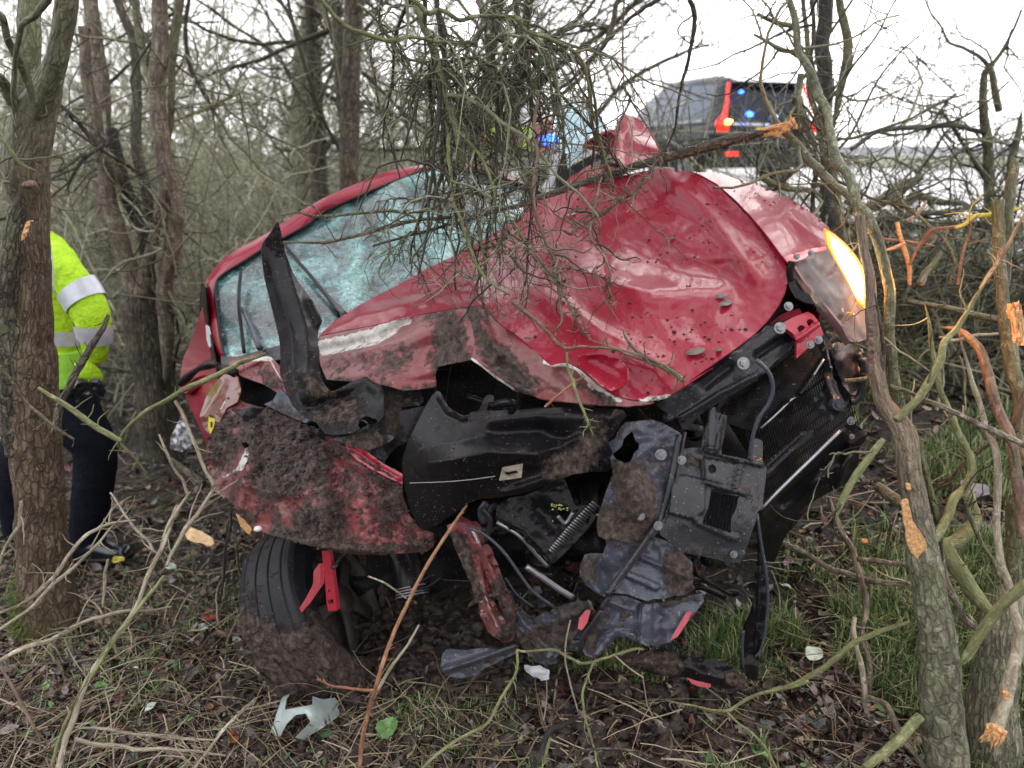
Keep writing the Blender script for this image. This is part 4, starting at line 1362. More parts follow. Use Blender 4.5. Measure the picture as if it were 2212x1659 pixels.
# upright black bumper corner piece standing in front of the windscreen
up = X(('A', [(676, 168), (655, 205), (625, 250), (592, 292), (583, 325), (590, 400), (600, 480), (618, 560), (640, 645), (662, 730), (682, 820), (693, 900), (692, 980), (690, 1040), (720, 1130), (760, 1230), (840, 1300), (900, 1330), (950, 1390), (1000, 1402), (1060, 1395), (1110, 1388),
             (1190, 1340), (1236, 1300), (1262, 1330), (1290, 1290), (1288, 1200), (1292, 1150), (1262, 1100), (1225, 1068), (1180, 1062), (1110, 1090), (1040, 1128), (985, 1150), (950, 1110), (926, 1060), (918, 1000), (920, 920), (908, 850), (912, 800), (935, 745), (915, 690), (880, 625), (840, 575), (800, 520), (768, 465), (742, 400), (722, 350), (705, 270), (692, 205)]))
sheet('bumper_corner', up, np.column_stack([fr('A', [(676, 168), (590, 292), (640, 645), (693, 950), (760, 1230), (950, 1390), (1110, 1388), (1290, 1200), (1225, 1068), (985, 1150), (918, 960), (935, 745), (742, 400)]), [2.50, 2.46, 2.36, 2.30, 2.20, 2.12, 2.10, 2.15, 2.28, 2.22, 2.30, 2.42, 2.50]]), m_black, CAR, .004, 4,
      relief=[(.06, 34, fr('A', [(678, 180), (712, 330), (750, 480), (800, 640), (840, 780), (850, 900), (850, 1040), (880, 1160)]), 'sharp'), (.03, 12, fr('A', [(870, 620), (925, 740)])), (.025, 12, fr('A', [(1000, 1150), (1180, 1085), (1260, 1140)])), (-.02, 16, fr('A', [(880, 1220), (1080, 1200)]))],
      noise=[(.003, 30, 2)], mud_relief=.008, holes=[fr('A', [(1140, 1350), (1150, 1310), (1190, 1290), (1225, 1300), (1235, 1325), (1210, 1345), (1170, 1368)])],
      blobs=[('mud', .62, 30, fr('A', [(860, 1080), (900, 1160), (960, 1160)])), ('mud', .55, 50, fr('A', [(950, 1300), (1100, 1250)])), ('mud', .4, 30, fr('A', [(730, 1000), (760, 1120)])), ('mud', .42, 18, fr('A', [(1120, 1380), (1230, 1320)]))])
# sheets behind and beneath it
sheet('wheel_arch_liner', X(('A', [(600, 1222), (650, 1200), (690, 1130), (740, 1180), (800, 1250), (870, 1310), (840, 1330), (760, 1300)])), [(575, 870, 2.4), (605, 840, 2.42), (665, 905, 2.3)], m_gplast2, CAR, .004, 5, noise=[(.006, 20, 2)], blobs=[('mud', .55, 20, fr('A', [(680, 1230), (800, 1290)]))])
sheet('wheel_arch_liner', X(('A', [(1285, 1150), (1400, 1140), (1500, 1140), (1520, 1200), (1500, 1230), (1390, 1240), (1400, 1360), (1440, 1420), (1430, 1440), (1360, 1470), (1310, 1530), (1270, 1590), (1210, 1540), (1150, 1480), (1070, 1420), (1100, 1395), (1190, 1345), (1270, 1320), (1295, 1260)])),
      [(830, 845, 2.28), (915, 845, 2.3), (880, 955, 2.2), (750, 945, 2.2), (820, 1010, 2.16)], m_gplast, CAR, .005, 5, relief=[(.04, 14, fr('A', [(1240, 1180), (1300, 1300), (1330, 1430)]))], noise=[(.01, 24, 3)], mud_relief=.012, blobs=[('mud', .6, 40, fr('A', [(1350, 1180), (1370, 1350)])), ('mud', .5, 20, fr('A', [(1150, 1400), (1330, 1400)]))])
sheet('arch_bracket', X(('A', [(980, 1425), (1070, 1405), (1180, 1370), (1235, 1365), (1275, 1400), (1340, 1400), (1350, 1420), (1300, 1455), (1200, 1490), (1120, 1470), (1040, 1440)])), [(715, 945, 2.16), (850, 940, 2.12), (790, 975, 2.12)], m_gplast, CAR, .012, 5, relief=[(.02, 8, fr('A', [(1240, 1370), (1280, 1440)]))], blobs=[('mud', .6, 30, fr('A', [(1100, 1430), (1250, 1440)]))])

# big black bumper shell across the front
sh = fr('C', [(308, 222), (322, 228), (340, 255), (370, 312), (420, 352), (470, 368), (505, 345), (545, 340), (575, 270), (588, 250), (612, 243), (632, 254), (630, 285), (612, 290), (600, 288), (592, 338), (700, 336), (712, 360), (745, 362), (762, 333), (900, 325), (1000, 320), (1100, 318), (1250, 322), (1378, 335), (1400, 365), (1370, 400), (1345, 440), (1320, 480), (1290, 515),
              (1310, 560), (1330, 640), (1290, 690), (1200, 690), (1100, 702), (1000, 737), (920, 770), (850, 800), (780, 820), (700, 832), (620, 842), (545, 848), (490, 870), (440, 905), (380, 945), (300, 1000), (230, 1030), (205, 1015), (180, 970), (150, 900), (125, 800), (110, 720), (103, 650), (112, 590), (140, 510), (180, 430), (240, 310), (280, 245)])
shc = np.column_stack([fr('C', [(308, 222), (103, 650), (230, 1030), (150, 900), (545, 848), (700, 600), (700, 336), (1100, 318), (1380, 335), (1300, 690), (1100, 560), (600, 290), (400, 700), (900, 780)]), [2.02, 1.99, 1.93, 1.95, 1.82, 1.79, 1.90, 1.91, 1.96, 1.93, 1.86, 1.96, 1.80, 1.84]])
sheet('bumper_shell', sh, shc, m_black, CAR, .004, 4,
      relief=[(.045, 34, fr('C', [(260, 642), (420, 612), (600, 575), (870, 592)]), 'sharp'), (.028, 26, fr('C', [(520, 372), (900, 360), (1300, 370)])), (.025, 12, fr('C', [(560, 838), (700, 815), (850, 765), (1000, 715), (1150, 690)])), (-.03, 20, fr('C', [(640, 470), (900, 450), (1040, 520)])),
              (.02, 10, fr('C', [(870, 590), (1000, 545), (1120, 500)])), (.012, 5, fr('C', [(880, 560), (885, 640), (760, 655)])), (-.04, 26, fr('C', [(640, 880), (520, 830)])), (.03, 8, fr('C', [(330, 262), (380, 335), (460, 372)]))],
      noise=[(.003, 60, 2)], mud_relief=.012, blobs=[('mud', .9, 38, fr('C', [(1180, 560), (1120, 650), (1000, 680)])), ('mud', .45, 60, fr('C', [(1250, 450), (1280, 620)])), ('mud', .22, 90, fr('C', [(450, 420), (700, 520)])), ('mud', .5, 12, fr('C', [(360, 320), (460, 375)])), ('mud', .2, 20, fr('C', [(200, 720), (620, 700)]))], key='shell')
sheet('part_label', fr('C', [(682, 666), (800, 644), (792, 724), (662, 742)]), [(1085, 1010, 1.765), (1128, 1002, 1.765), (1100, 1035, 1.768)], plain('silver beige label', (.42, .38, .30), .45, col2=(.16, .13, .10), ns=50), CAR, .0015, 3)
sheet('part_label_print', fr('C', [(695, 700), (705, 690), (725, 694), (740, 686), (765, 684), (772, 696), (740, 700), (715, 708)]), [(1085, 1010, 1.762), (1128, 1002, 1.762), (1100, 1035, 1.765)], m_black, CAR, .0015, 2)
a = Acc()
pp = fr('C', [(148, 755), (350, 748), (500, 735), (640, 716)])
add_tubes(a, catmull(P(pp[:, 0], pp[:, 1], np.array([1.925, 1.80, 1.775, 1.765])), 10)[None], np.full((1, 10), .0012), 4)
a.build('scratch', plain('pale scratch', (.3, .3, .3), .5), CAR)
sheet('shell_backing', fr('C', [(90, 340), (230, 310), (250, 380), (200, 430), (150, 500), (110, 460), (90, 400)]), [(865, 890, 2.08), (915, 880, 2.1), (880, 935, 2.06)], m_black, CAR, .01, 5, blobs=[('mud', .2, 20, fr('C', [(140, 400)]))])

# muddy undertray hanging down the middle
tr = fr('C', [(1390, 405), (1440, 400), (1480, 395), (1540, 390), (1600, 405), (1640, 428), (1710, 468), (1703, 520), (1680, 600), (1660, 680), (1640, 770), (1620, 850), (1600, 930), (1580, 1000), (1520, 1090), (1450, 1180), (1400, 1250), (1350, 1320), (1270, 1412), (1200, 1372), (1150, 1330), (1125, 1280), (1130, 1230), (1155, 1165), (1200, 1158), (1262, 1165),
              (1285, 1110), (1275, 1080), (1235, 1060), (1225, 1000), (1230, 950), (1280, 800), (1318, 700), (1300, 600), (1290, 520), (1330, 500), (1350, 450)])
sheet('undertray', tr, np.column_stack([fr('C', [(1390, 405), (1540, 390), (1710, 468), (1660, 680), (1580, 1000), (1270, 1412), (1130, 1280), (1230, 950), (1318, 700), (1450, 800)]), [1.97, 1.98, 1.95, 1.92, 1.85, 1.78, 1.80, 1.86, 1.90, 1.84]]), m_gplast2, CAR, .005, 4,
      holes=[fr('C', [(1400, 480), (1430, 455), (1450, 510), (1470, 520), (1468, 555), (1440, 580), (1420, 630), (1385, 640), (1330, 610), (1315, 585), (1350, 560), (1370, 540), (1380, 500)])],
      relief=[(.045, 34, fr('C', [(1440, 760), (1460, 900)])), (-.02, 12, fr('C', [(1560, 600), (1600, 590), (1620, 600)])), (-.025, 20, fr('C', [(1230, 1260), (1260, 1300)])), (.02, 10, fr('C', [(1160, 1180), (1150, 1280), (1240, 1380)]))], noise=[(.008, 40, 3), (.002, 15, 2)], mud_relief=.014,
      blobs=[('mud', .72, 55, fr('C', [(1400, 700), (1480, 820), (1400, 980), (1300, 1000)])), ('mud', .6, 26, fr('C', [(1180, 1200), (1180, 1300)])), ('mud', .36, 60, fr('C', [(1450, 900), (1400, 1100)]))])
for x, y, Y, r in ((1595, 590, 1.90, .015), (1715, 622, 1.90, .012), (1580, 1000, 1.80, .012), (1478, 945, 1.80, .011)): bolt('C', x, y, Y, r)
a = Acc()
pp = fr('C', [(1700, 475), (1670, 640), (1640, 780), (1590, 950), (1560, 1010), (1440, 1180), (1330, 1330), (1285, 1395)])
pl = catmull(P(pp[:, 0], pp[:, 1], np.linspace(1.92, 1.755, 8)), 30)
add_tubes(a, pl[None], np.full((1, 30), .0085), 8, True)
add_tubes(a, (pl + [.018, .01, .004])[None], np.full((1, 30), .005), 6, True)
a.build('tray_seam', m_gplast, CAR)

# bracket panel with square openings
bp = fr('C', [(1712, 560), (1760, 552), (1828, 550), (1840, 480), (1862, 400), (1870, 322), (1888, 314), (1912, 320), (1918, 345), (1942, 358), (1976, 366), (1974, 400), (1960, 480), (1945, 560), (1944, 592), (2000, 600), (2095, 620), (2105, 560), (2118, 500), (2150, 498), (2182, 512), (2182, 560), (2180, 620), (2205, 672), (2200, 720), (2192, 780), (2180, 900), (2152, 918),
              (2140, 980), (2110, 1060), (2090, 1130), (2052, 1222), (2000, 1215), (1950, 1202), (1850, 1180), (1750, 1160), (1690, 1140), (1640, 1090), (1590, 1052), (1584, 1000), (1605, 930), (1625, 850), (1645, 770), (1665, 680), (1690, 600)])
sheet('bracket_panel', bp, np.column_stack([fr('C', [(1870, 322), (1712, 560), (1665, 680), (1584, 1000), (1750, 1160), (2052, 1222), (2180, 900), (2205, 672), (2150, 498), (1944, 592), (1900, 900)]), [2.03, 1.96, 1.93, 1.85, 1.85, 1.87, 1.93, 2.00, 2.04, 1.99, 1.89]]), m_gplast, CAR, .006, 4,
      holes=[fr('C', [(1885, 785), (1960, 800), (2045, 822), (2030, 900), (2000, 960), (1998, 1042), (1930, 1020), (1835, 990), (1840, 960), (1870, 890)]), fr('C', [(1868, 655), (1895, 645), (1915, 665), (1912, 692), (1885, 700), (1868, 685)])],
      relief=[(.02, 9, fr('C', [(1860, 560), (1990, 595), (2170, 640)]), 'box'), (.018, 8, fr('C', [(1860, 745), (2080, 810)]), 'box'), (.016, 8, fr('C', [(1800, 975), (2020, 1075)]), 'box'), (.03, 0, fr('C', [(1660, 700), (1740, 710), (1850, 740), (1850, 900), (1800, 970), (1640, 930)]), 'in'),
              (.02, 0, fr('C', [(1842, 610), (2050, 650), (2020, 770), (1850, 730)]), 'in'), (.014, 0, fr('C', [(1870, 322), (1912, 322), (1945, 560), (1860, 560)]), 'in'), (.012, 5, fr('C', [(1945, 380), (1915, 570)])), (.02, 6, fr('C', [(2060, 640), (2030, 770)]), 'box')],
      noise=[(.0025, 50, 3)], mud_relief=.006, blobs=[('mud', .4, 24, fr('C', [(1750, 1150), (2050, 1200)])), ('mud', .4, 18, fr('C', [(1780, 640), (1760, 600)])), ('mud', .34, 30, fr('C', [(2100, 780), (2060, 1000)])), ('mud', .3, 30, fr('C', [(1700, 1000), (1640, 960)]))])
a = Acc()
for k in range(9):                               # ribbed duct seen through the square opening
    c1 = P(FR['C'][0] + (1890 + k * 18) * .375, FR['C'][1] + (800 + k * 4) * .375, 2.06)
    c2 = P(FR['C'][0] + (1850 + k * 18) * .375, FR['C'][1] + (990 + k * 6) * .375, 2.06)
    add_tubes(a, np.array([[c1, c2]]), np.full((1, 2), .004), 4, True)
    c1 = P(FR['C'][0] + 1850 * .375, FR['C'][1] + (800 + k * 22) * .375, 2.07)
    c2 = P(FR['C'][0] + 2050 * .375, FR['C'][1] + (830 + k * 22) * .375, 2.07)
    add_tubes(a, np.array([[c1, c2]]), np.full((1, 2), .003), 4, True)
tag(a.build('duct_grille', m_gplast, CAR, False), kind='stuff')
bolt('C', 2015, 1165, 1.865, .010)

# lower pieces of the tray and splash guard
lp = fr('F', [(1340, 390), (1440, 300), (1580, 355), (1600, 400), (1640, 440), (1640, 520), (1650, 580), (1600, 610), (1500, 625), (1400, 640), (1300, 610), (1220, 600), (1180, 610), (1210, 560)])
sheet('lower_tray', lp, [(1374, 1195, 1.86), (1470, 1180, 1.86), (1500, 1270, 1.84), (1320, 1280, 1.80), (1400, 1295, 1.80)], m_gplast2, CAR, .005, 4, relief=[(.02, 8, fr('F', [(1340, 400), (1620, 520)]), 'sharp'), (.02, 8, fr('F', [(1270, 490), (1450, 570)]), 'box')], noise=[(.007, 30, 2)], mud_relief=.014,
      blobs=[('mud', .8, 34, fr('F', [(1550, 430), (1580, 560), (1640, 590)]))], jag=1.5)
sg = fr('F', [(1185, 622), (1240, 612), (1290, 618), (1400, 660), (1480, 650), (1560, 640), (1640, 610), (1695, 600), (1702, 640), (1660, 700), (1600, 780), (1560, 835), (1520, 862), (1450, 878), (1400, 882), (1330, 850), (1260, 828), (1220, 850), (1180, 900), (1120, 952), (1070, 930), (1058, 905), (1080, 850), (1110, 780), (1150, 700)])
sheet('splash_guard', sg, np.column_stack([fr('F', [(1185, 622), (1400, 660), (1695, 600), (1520, 862), (1260, 828), (1110, 940), (1058, 905), (1350, 760)]), [1.82, 1.84, 1.86, 1.80, 1.80, 1.79, 1.82, 1.79]]), m_gplast2, CAR, .006, 4,
      relief=[(.03, 14, fr('F', [(1400, 680), (1390, 860)]), 'box'), (.02, 8, fr('F', [(1130, 920), (1200, 830), (1240, 810), (1320, 830), (1390, 880)]), 'box'), (-.025, 26, fr('F', [(1450, 740), (1440, 840)])), (.015, 8, fr('F', [(1200, 650), (1330, 690)]))],
      noise=[(.006, 30, 3)], mud_relief=.012, blobs=[('mud', .62, 16, fr('F', [(1110, 800), (1180, 720), (1100, 880)])), ('mud', .6, 14, fr('F', [(1500, 650), (1660, 620)])), ('mud', .4, 16, fr('F', [(1280, 700), (1250, 770)]))], jag=1)
for pts in ([(1610, 700), (1645, 698), (1600, 775), (1560, 835), (1522, 852), (1550, 800)], [(1040, 730), (1075, 690), (1100, 690), (1080, 760), (1050, 800), (1030, 790)]):
    c0 = fr('F', pts).mean(0)
    sheet('red_edge_strip', fr('F', pts), [(c0[0] - 10, c0[1], 1.80), (c0[0] + 10, c0[1] - 5, 1.80), (c0[0], c0[1] + 10, 1.79)], m_redin, CAR, .006, 3)
a = Acc()
for pts, w_ in (([(1160, 690), (1110, 760), (1060, 830), (1040, 900)], .006), ([(1200, 620), (1160, 680)], .008)):
    pp = fr('F', pts)
    add_tubes(a, catmull(P(pp[:, 0], pp[:, 1], np.full(len(pp), 1.80)), 10)[None], np.full((1, 10), w_), 6, True)
a.build('guard_stay', m_gplast, CAR)

# parts right of centre: front cross member, red tower, intake panel, radiator
cm = fr('D', [(430, 1000), (395, 930), (300, 880), (420, 800), (560, 700), (700, 600), (800, 520), (900, 440), (960, 395), (1000, 370), (1060, 350), (1090, 400), (1095, 470), (1050, 540), (960, 610), (900, 680), (780, 760), (660, 830), (520, 920), (460, 1000)])
sheet('cross_member', cm, [(1475, 930, 2.02), (1420, 885, 2.0), (1575, 780, 2.06), (1700, 695, 2.13), (1720, 740, 2.12), (1610, 855, 2.05)], m_gplast, CAR, .03, 5, relief=[(-.04, 9, fr('D', [(860, 570), (980, 490), (1050, 470)]), 'box'), (.015, 6, fr('D', [(420, 930), (650, 790), (880, 670)]), 'box'), (-.02, 8, fr('D', [(700, 640), (560, 750)]))], noise=[(.003, 40, 2)],
      blobs=[('mud', .5, 12, fr('D', [(740, 700)]))])
for x, y, Y, r in ((990, 415, 2.03, .016), (780, 618, 2.0, .017), (1040, 290, 2.12, .013)): bolt('D', x, y, Y, r, (0, -1, .5))
sheet('red_tower', fr('D', [(985, 398), (1060, 355), (1150, 320), (1185, 340), (1218, 385), (1243, 452), (1200, 490), (1160, 522), (1120, 560), (1085, 590), (1088, 500), (1070, 450), (1030, 420)]), [(1690, 700, 2.1), (1750, 675, 2.13), (1775, 720, 2.08), (1722, 765, 2.06)], m_redin, CAR, .02, 4,
      holes=[fr('D', [(1090, 418), (1100, 400), (1125, 398), (1138, 415), (1132, 438), (1105, 442)]), fr('D', [(1142, 378), (1155, 362), (1180, 366), (1190, 385), (1182, 404), (1155, 402)])], relief=[(.02, 7, fr('D', [(1090, 480), (1215, 390)]), 'sharp')])
sheet('red_tower_flange', fr('D', [(935, 385), (1000, 335), (1100, 300), (1115, 318), (1040, 355), (960, 400)]), [(1670, 698, 2.14), (1730, 670, 2.18), (1700, 690, 2.14)], m_redin, CAR, .01, 4)
for q_ in ((1165, 510), (1213, 483)): bolt('D', q_[0], q_[1], 2.02, .011)
sheet('intake_panel', fr('D', [(880, 690), (960, 640), (1050, 560), (1130, 520), (1200, 500), (1225, 560), (1242, 592), (1200, 660), (1150, 730), (1100, 795), (1050, 830), (980, 900), (900, 970), (850, 1010), (790, 1000), (680, 960), (640, 880), (700, 830), (800, 780)]), [(1650, 810, 2.16), (1775, 775, 2.16), (1720, 850, 2.08), (1640, 930, 2.06), (1560, 880, 2.14)], m_dark, CAR, .006, 5,
      relief=[(.02, 5, fr('D', [(1240, 592), (1150, 728), (1100, 793)]), 'sharp'), (.012, 6, fr('D', [(1040, 832), (900, 975)]), 'sharp')], noise=[(.004, 40, 3)])
a = Acc()
pp = fr('D', [(1242, 594), (1200, 662), (1150, 732), (1100, 796), (1050, 832), (980, 902), (880, 992)])
add_tubes(a, catmull(P(pp[:, 0], pp[:, 1], np.linspace(2.13, 2.04, 7)), 16)[None], np.full((1, 16), .0035), 6, True)
a.build('panel_rim', m_alu, CAR)
sheet('side_plate', fr('D', [(1130, 600), (1200, 520), (1240, 480), (1260, 560), (1290, 680), (1330, 780), (1370, 850), (1370, 900), (1330, 910), (1290, 950), (1240, 920), (1200, 880), (1155, 840), (1200, 800), (1245, 740), (1242, 600), (1200, 650)]), [(1770, 760, 2.2), (1800, 850, 2.16), (1820, 890, 2.12), (1760, 870, 2.18)], m_gplast, CAR, .01, 5, relief=[(.02, 8, fr('D', [(1250, 700), (1320, 880)]))], noise=[(.01, 30, 2)])
a = Acc()
c_ = P(FR['D'][0] + 1315 * .375, FR['D'][1] + 855 * .375, 2.1)
cyl(a, c_, (0, -1, .3), .017, .03, 20)
cyl(a, c_ + np.array([0, -.02, .006]), (0, -1, .3), .010, .01, 16)
a.build('mounting_bush', m_gplast2, CAR, False)
bolt('D', 1400, 950, 2.05, .012)
bolt('D', 1405, 1040, 2.04, .008)
# radiator core with fins
a = Acc()
c0, c1 = P(1640, 1040, 2.16), P(1845, 880, 2.26)
d1 = c1 - c0
up_ = norm(np.array([-.25, .25, .9]))
for k in range(46):
    p0 = c0 + d1 * k / 45
    add_tubes(a, np.array([[p0 - up_ * .08, p0 + up_ * .20]]), np.full((1, 2), .0018), 4)
for k in range(10):
    add_tubes(a, np.array([[c0 + up_ * (-.08 + k * .031), c1 + up_ * (-.08 + k * .031)]]) + [0, .006, 0], np.full((1, 2), .004), 4)
tag(a.build('radiator_core', plain('radiator fins', (.004, .004, .005), .6), CAR, False), kind='stuff')
sheet('radiator_frame', fr('D', [(900, 1200), (1000, 1110), (1120, 1010), (1180, 1000), (1180, 1040), (1060, 1130), (920, 1260)]), [(1655, 1015, 2.1), (1750, 935, 2.16), (1700, 990, 2.12)], m_gplast, CAR, .01, 4, relief=[(.012, 4, fr('D', [(910, 1215), (1110, 1030)]), 'sharp')])
sheet('lower_deflector', fr('D', [(870, 1468), (960, 1380), (1100, 1240), (1230, 1110), (1340, 1000), (1400, 960), (1470, 1000), (1492, 1015), (1485, 1060), (1450, 1100), (1445, 1180), (1425, 1240), (1400, 1290), (1370, 1310), (1260, 1370), (1130, 1445), (1080, 1520), (1010, 1640), (960, 1760), (880, 1760), (875, 1600)]),
      [(1640, 1100, 2.02), (1815, 930, 2.10), (1870, 935, 2.12), (1840, 1040, 2.12), (1740, 1090, 2.12), (1650, 1210, 2.12), (1740, 1020, 2.04)], m_black, CAR, .006, 5, relief=[(.03, 12, fr('D', [(880, 1470), (1110, 1245), (1340, 1010)]), 'sharp'), (-.03, 14, fr('D', [(1000, 1420), (1350, 1120)])), (.02, 8, fr('D', [(1380, 1160), (1320, 1330)])), (.014, 6, fr('D', [(1400, 1090), (1480, 1030)]))], noise=[(.005, 40, 3)],
      blobs=[('mud', .2, 30, fr('D', [(1300, 1200)]))])
a = Acc()
pp = fr('D', [(876, 1462), (1000, 1335), (1180, 1160), (1335, 1008)])
add_tubes(a, catmull(P(pp[:, 0], pp[:, 1], np.array([1.98, 1.99, 2.02, 2.06])), 14)[None], np.full((1, 14), .0055), 8, True)
a.build('deflector_bar', m_alu, CAR)
# grey cable and right-hand loop hose
for name, f, pts, Y, r_, mt in (('wiring_loom', 'D', [(855, 600), (900, 640), (935, 690), (950, 770), (925, 850), (870, 930), (835, 1030), (822, 1120), (826, 1180)], 1.98, .006, m_gplast2), ('hose', 'D', [(1465, 590), (1475, 680), (1460, 780), (1430, 830), (1395, 840)], 2.2, .012, m_gplast),
                                ('hose', 'D', [(1440, 560), (1470, 650), (1482, 720)], 2.24, .01, m_gplast), ('wiring_loom', 'D', [(1200, 300), (1150, 240), (1080, 200), (1050, 100), (1060, 30)], 2.2, .012, m_dark), ('wiring_loom', 'D', [(1360, 720), (1420, 716), (1490, 706)], 2.1, .007, m_bark3)):
    a = Acc()
    pp = fr(f, pts)
    add_tubes(a, catmull(P(pp[:, 0], pp[:, 1], np.full(len(pp), Y)), 26)[None], np.full((1, 26), r_), 8, True)
    a.build(name, mt, CAR)
sheet('headlamp_mount', fr('D', [(1270, 520), (1310, 498), (1370, 502), (1440, 520), (1470, 560), (1480, 640), (1475, 740), (1440, 800), (1400, 800), (1350, 740), (1310, 640)]), [(1795, 745, 2.24), (1860, 755, 2.28), (1840, 850, 2.24)], m_gplast, CAR, .03, 5, relief=[(.03, 20, fr('D', [(1310, 540), (1340, 600)])), (-.03, 12, fr('D', [(1400, 600), (1420, 740)]))], noise=[(.012, 26, 3)])
bolt('D', 1325, 520, 2.2, .012)

# lit headlight: black bowl, clouded lens, glowing lamp
sheet('headlight_housing', fr('B', [(1610, 975), (1640, 1000), (1700, 1080), (1760, 1150), (1840, 1250), (1910, 1350), (1945, 1415), (1990, 1420), (2065, 1390), (2060, 1350), (2035, 1300), (2050, 1180), (2055, 1080), (2020, 980), (1960, 890), (1890, 820), (1820, 780), (1815, 870), (1700, 895), (1640, 930)]),
      [(1720, 575, 2.4), (1790, 500, 2.6), (1870, 610, 2.5), (1845, 735, 2.35), (1790, 660, 2.36)], plain('dark lamp bowl', (.02, .02, .024), .3, coat=.2, col2=(.07, .07, .08), ns=14), CAR, .01, 6, noise=[(.02, 60, 2)])
s = M_('clouded lamp lens')
nn = s.noise(12, 5, .6)
s.set(Base_Color=(.12, .12, .14), Roughness=.10, Alpha=s.fr(nn, .34, 1.2), Coat_Weight=.0)
s.b.inputs['Specular IOR Level'].default_value = .3
s.bump(nn, .2, .01)
m_lens = s.m
sheet('headlight_lens', fr('B', [(1600, 985), (1625, 960), (1700, 925), (1760, 900), (1812, 868), (1815, 800), (1832, 770), (1890, 815), (1960, 885), (2020, 975), (2052, 1075), (2055, 1180), (2040, 1260), (2038, 1310), (2066, 1360), (2062, 1392), (1990, 1415), (1945, 1405), (1900, 1330), (1840, 1270), (1760, 1210), (1700, 1140), (1640, 1050)]),
      [(1710, 575, 2.22), (1785, 520, 2.40), (1870, 600, 2.32), (1872, 720, 2.18), (1835, 735, 2.12), (1790, 640, 2.17)], m_lens, CAR, .004, 6, relief=[(.02, 14, fr('B', [(1700, 950), (1900, 1240)])), (.02, 9, fr('B', [(1960, 1260), (2030, 1370)]), 'sharp')], noise=[(.004, 40, 3)])
m_glow = plain('lit lamp core', (1, .9, .7), .5, em=(1, .86, .55), es=7)
m_glow2 = plain('orange lamp glow layer', (1, .4, .05), .5, em=(1, .28, .02), es=.9)
m_glow3 = plain('outer lamp glow layer', (1, .3, .05), .5, em=(1, .16, .01), es=.5)
m_glow4 = plain('amber lamp glow layer', (1, .7, .3), .5, em=(1, .50, .12), es=1.5)
core = fr('B', [(1822, 782), (1870, 812), (1925, 862), (1975, 925), (2015, 1000), (2035, 1080), (2040, 1150), (2028, 1205), (2005, 1190), (1965, 1110), (1920, 1020), (1870, 930), (1832, 850)])
gc = [(1790, 502, 2.33), (1870, 600, 2.24), (1868, 655, 2.18), (1820, 560, 2.24)]
for nm, k, m__, dy in (('glow_layer_outer', 1.10, m_glow3, .012), ('glow_layer_mid', 1.02, m_glow2, 0), ('glow_layer_inner', .91, m_glow4, -.008), ('lamp_core', .76, m_glow, -.016)):  # nested glowing layers imitate the soft falloff around the lit lamp
    c0 = core.mean(0)
    sheet(nm, c0 + (core - c0) * [k * (1.06 if k > 1 else 1), k], [(a_, b_, c_ + dy - .035) for a_, b_, c_ in gc], m__, CAR, .006, 5)
pl_ = bpy.data.lights.new('headlight_glow', 'POINT')
pl_.energy = 4.5
pl_.color = (1, .36, .06)
pl_.shadow_soft_size = .05
po = bpy.data.objects.new('headlight_glow', pl_)
COL.objects.link(po)
po.location = P(1935, 610, 2.18)
sheet('headlight_trim', fr('B', [(1600, 975), (1625, 985), (1680, 1070), (1740, 1140), (1820, 1230), (1900, 1330), (1945, 1420), (1920, 1440), (1860, 1350), (1780, 1260), (1700, 1190), (1640, 1140), (1610, 1090), (1595, 1030)]), [(1705, 580, 2.24), (1790, 680, 2.14), (1835, 745, 2.1)], coated('grubby pink trim', (.35, .2, .2), .4, coat=.4), CAR, .006, 5, noise=[(.006, 26, 2)])
sheet('lamp_seal', fr('B', [(1595, 1010), (1620, 1030), (1650, 1110), (1720, 1150), (1740, 1200), (1690, 1190), (1630, 1160), (1600, 1110), (1585, 1050)]), [(1706, 600, 2.2), (1755, 650, 2.12), (1715, 640, 2.16)], m_black, CAR, .02, 5)

# shock tower, hose end, muddy beam and torn lamp unit below the bumper shell
a = Acc()
pp = V_((870, 1190), (885, 1240), (893, 1290))
add_tubes(a, P(pp[:, 0], pp[:, 1], np.array([2.3, 2.24, 2.2]))[None], np.array([[.055, .055, .052]]), 24)
add_tubes(a, P(pp[:, 0], pp[:, 1], np.array([2.3, 2.24, 2.2]))[None], np.array([[.045, .045, .045]]), 24)
a.build('intake_pipe', m_black, CAR)
a = Acc()
for k in range(4):
    t = np.linspace(0, 2 * math.pi, 30)
    c_ = P(891, 1286 - k * 6, 2.195)
    ax = norm(P(893, 1290, 2.2) - P(885, 1240, 2.24))
    e1 = norm(np.cross(ax, [0, 0, 1.]))
    e2 = np.cross(ax, e1)
    add_tubes(a, (c_ + (.054 - .001 * k) * (np.cos(t)[:, None] * e1 + np.sin(t)[:, None] * e2))[None], np.full((1, 30), .0025), 5)
a.build('pipe_clamp', m_alu, CAR)
sheet('red_bracket', fr('E', [(838, 1032), (875, 1030), (885, 1080), (900, 1180), (912, 1280), (918, 1340), (872, 1345), (862, 1290), (855, 1180), (845, 1100)]), [(703, 1195, 2.1), (725, 1315, 2.06), (715, 1250, 2.08)], m_redin, CAR, .014, 3, holes=[fr('E', [(872, 1232), (882, 1232), (884, 1246), (874, 1246)]), fr('E', [(870, 1285), (898, 1282), (900, 1305), (872, 1306)])])
sheet('red_bracket', fr('E', [(822, 1098), (845, 1095), (852, 1150), (850, 1200), (820, 1240), (780, 1300), (735, 1350), (722, 1330), (760, 1270), (795, 1200), (795, 1140)]), [(690, 1220, 2.12), (655, 1320, 2.08), (700, 1260, 2.1)], m_redin, CAR, .004, 3, relief=[(.01, 4, fr('E', [(848, 1100), (850, 1200)]))])
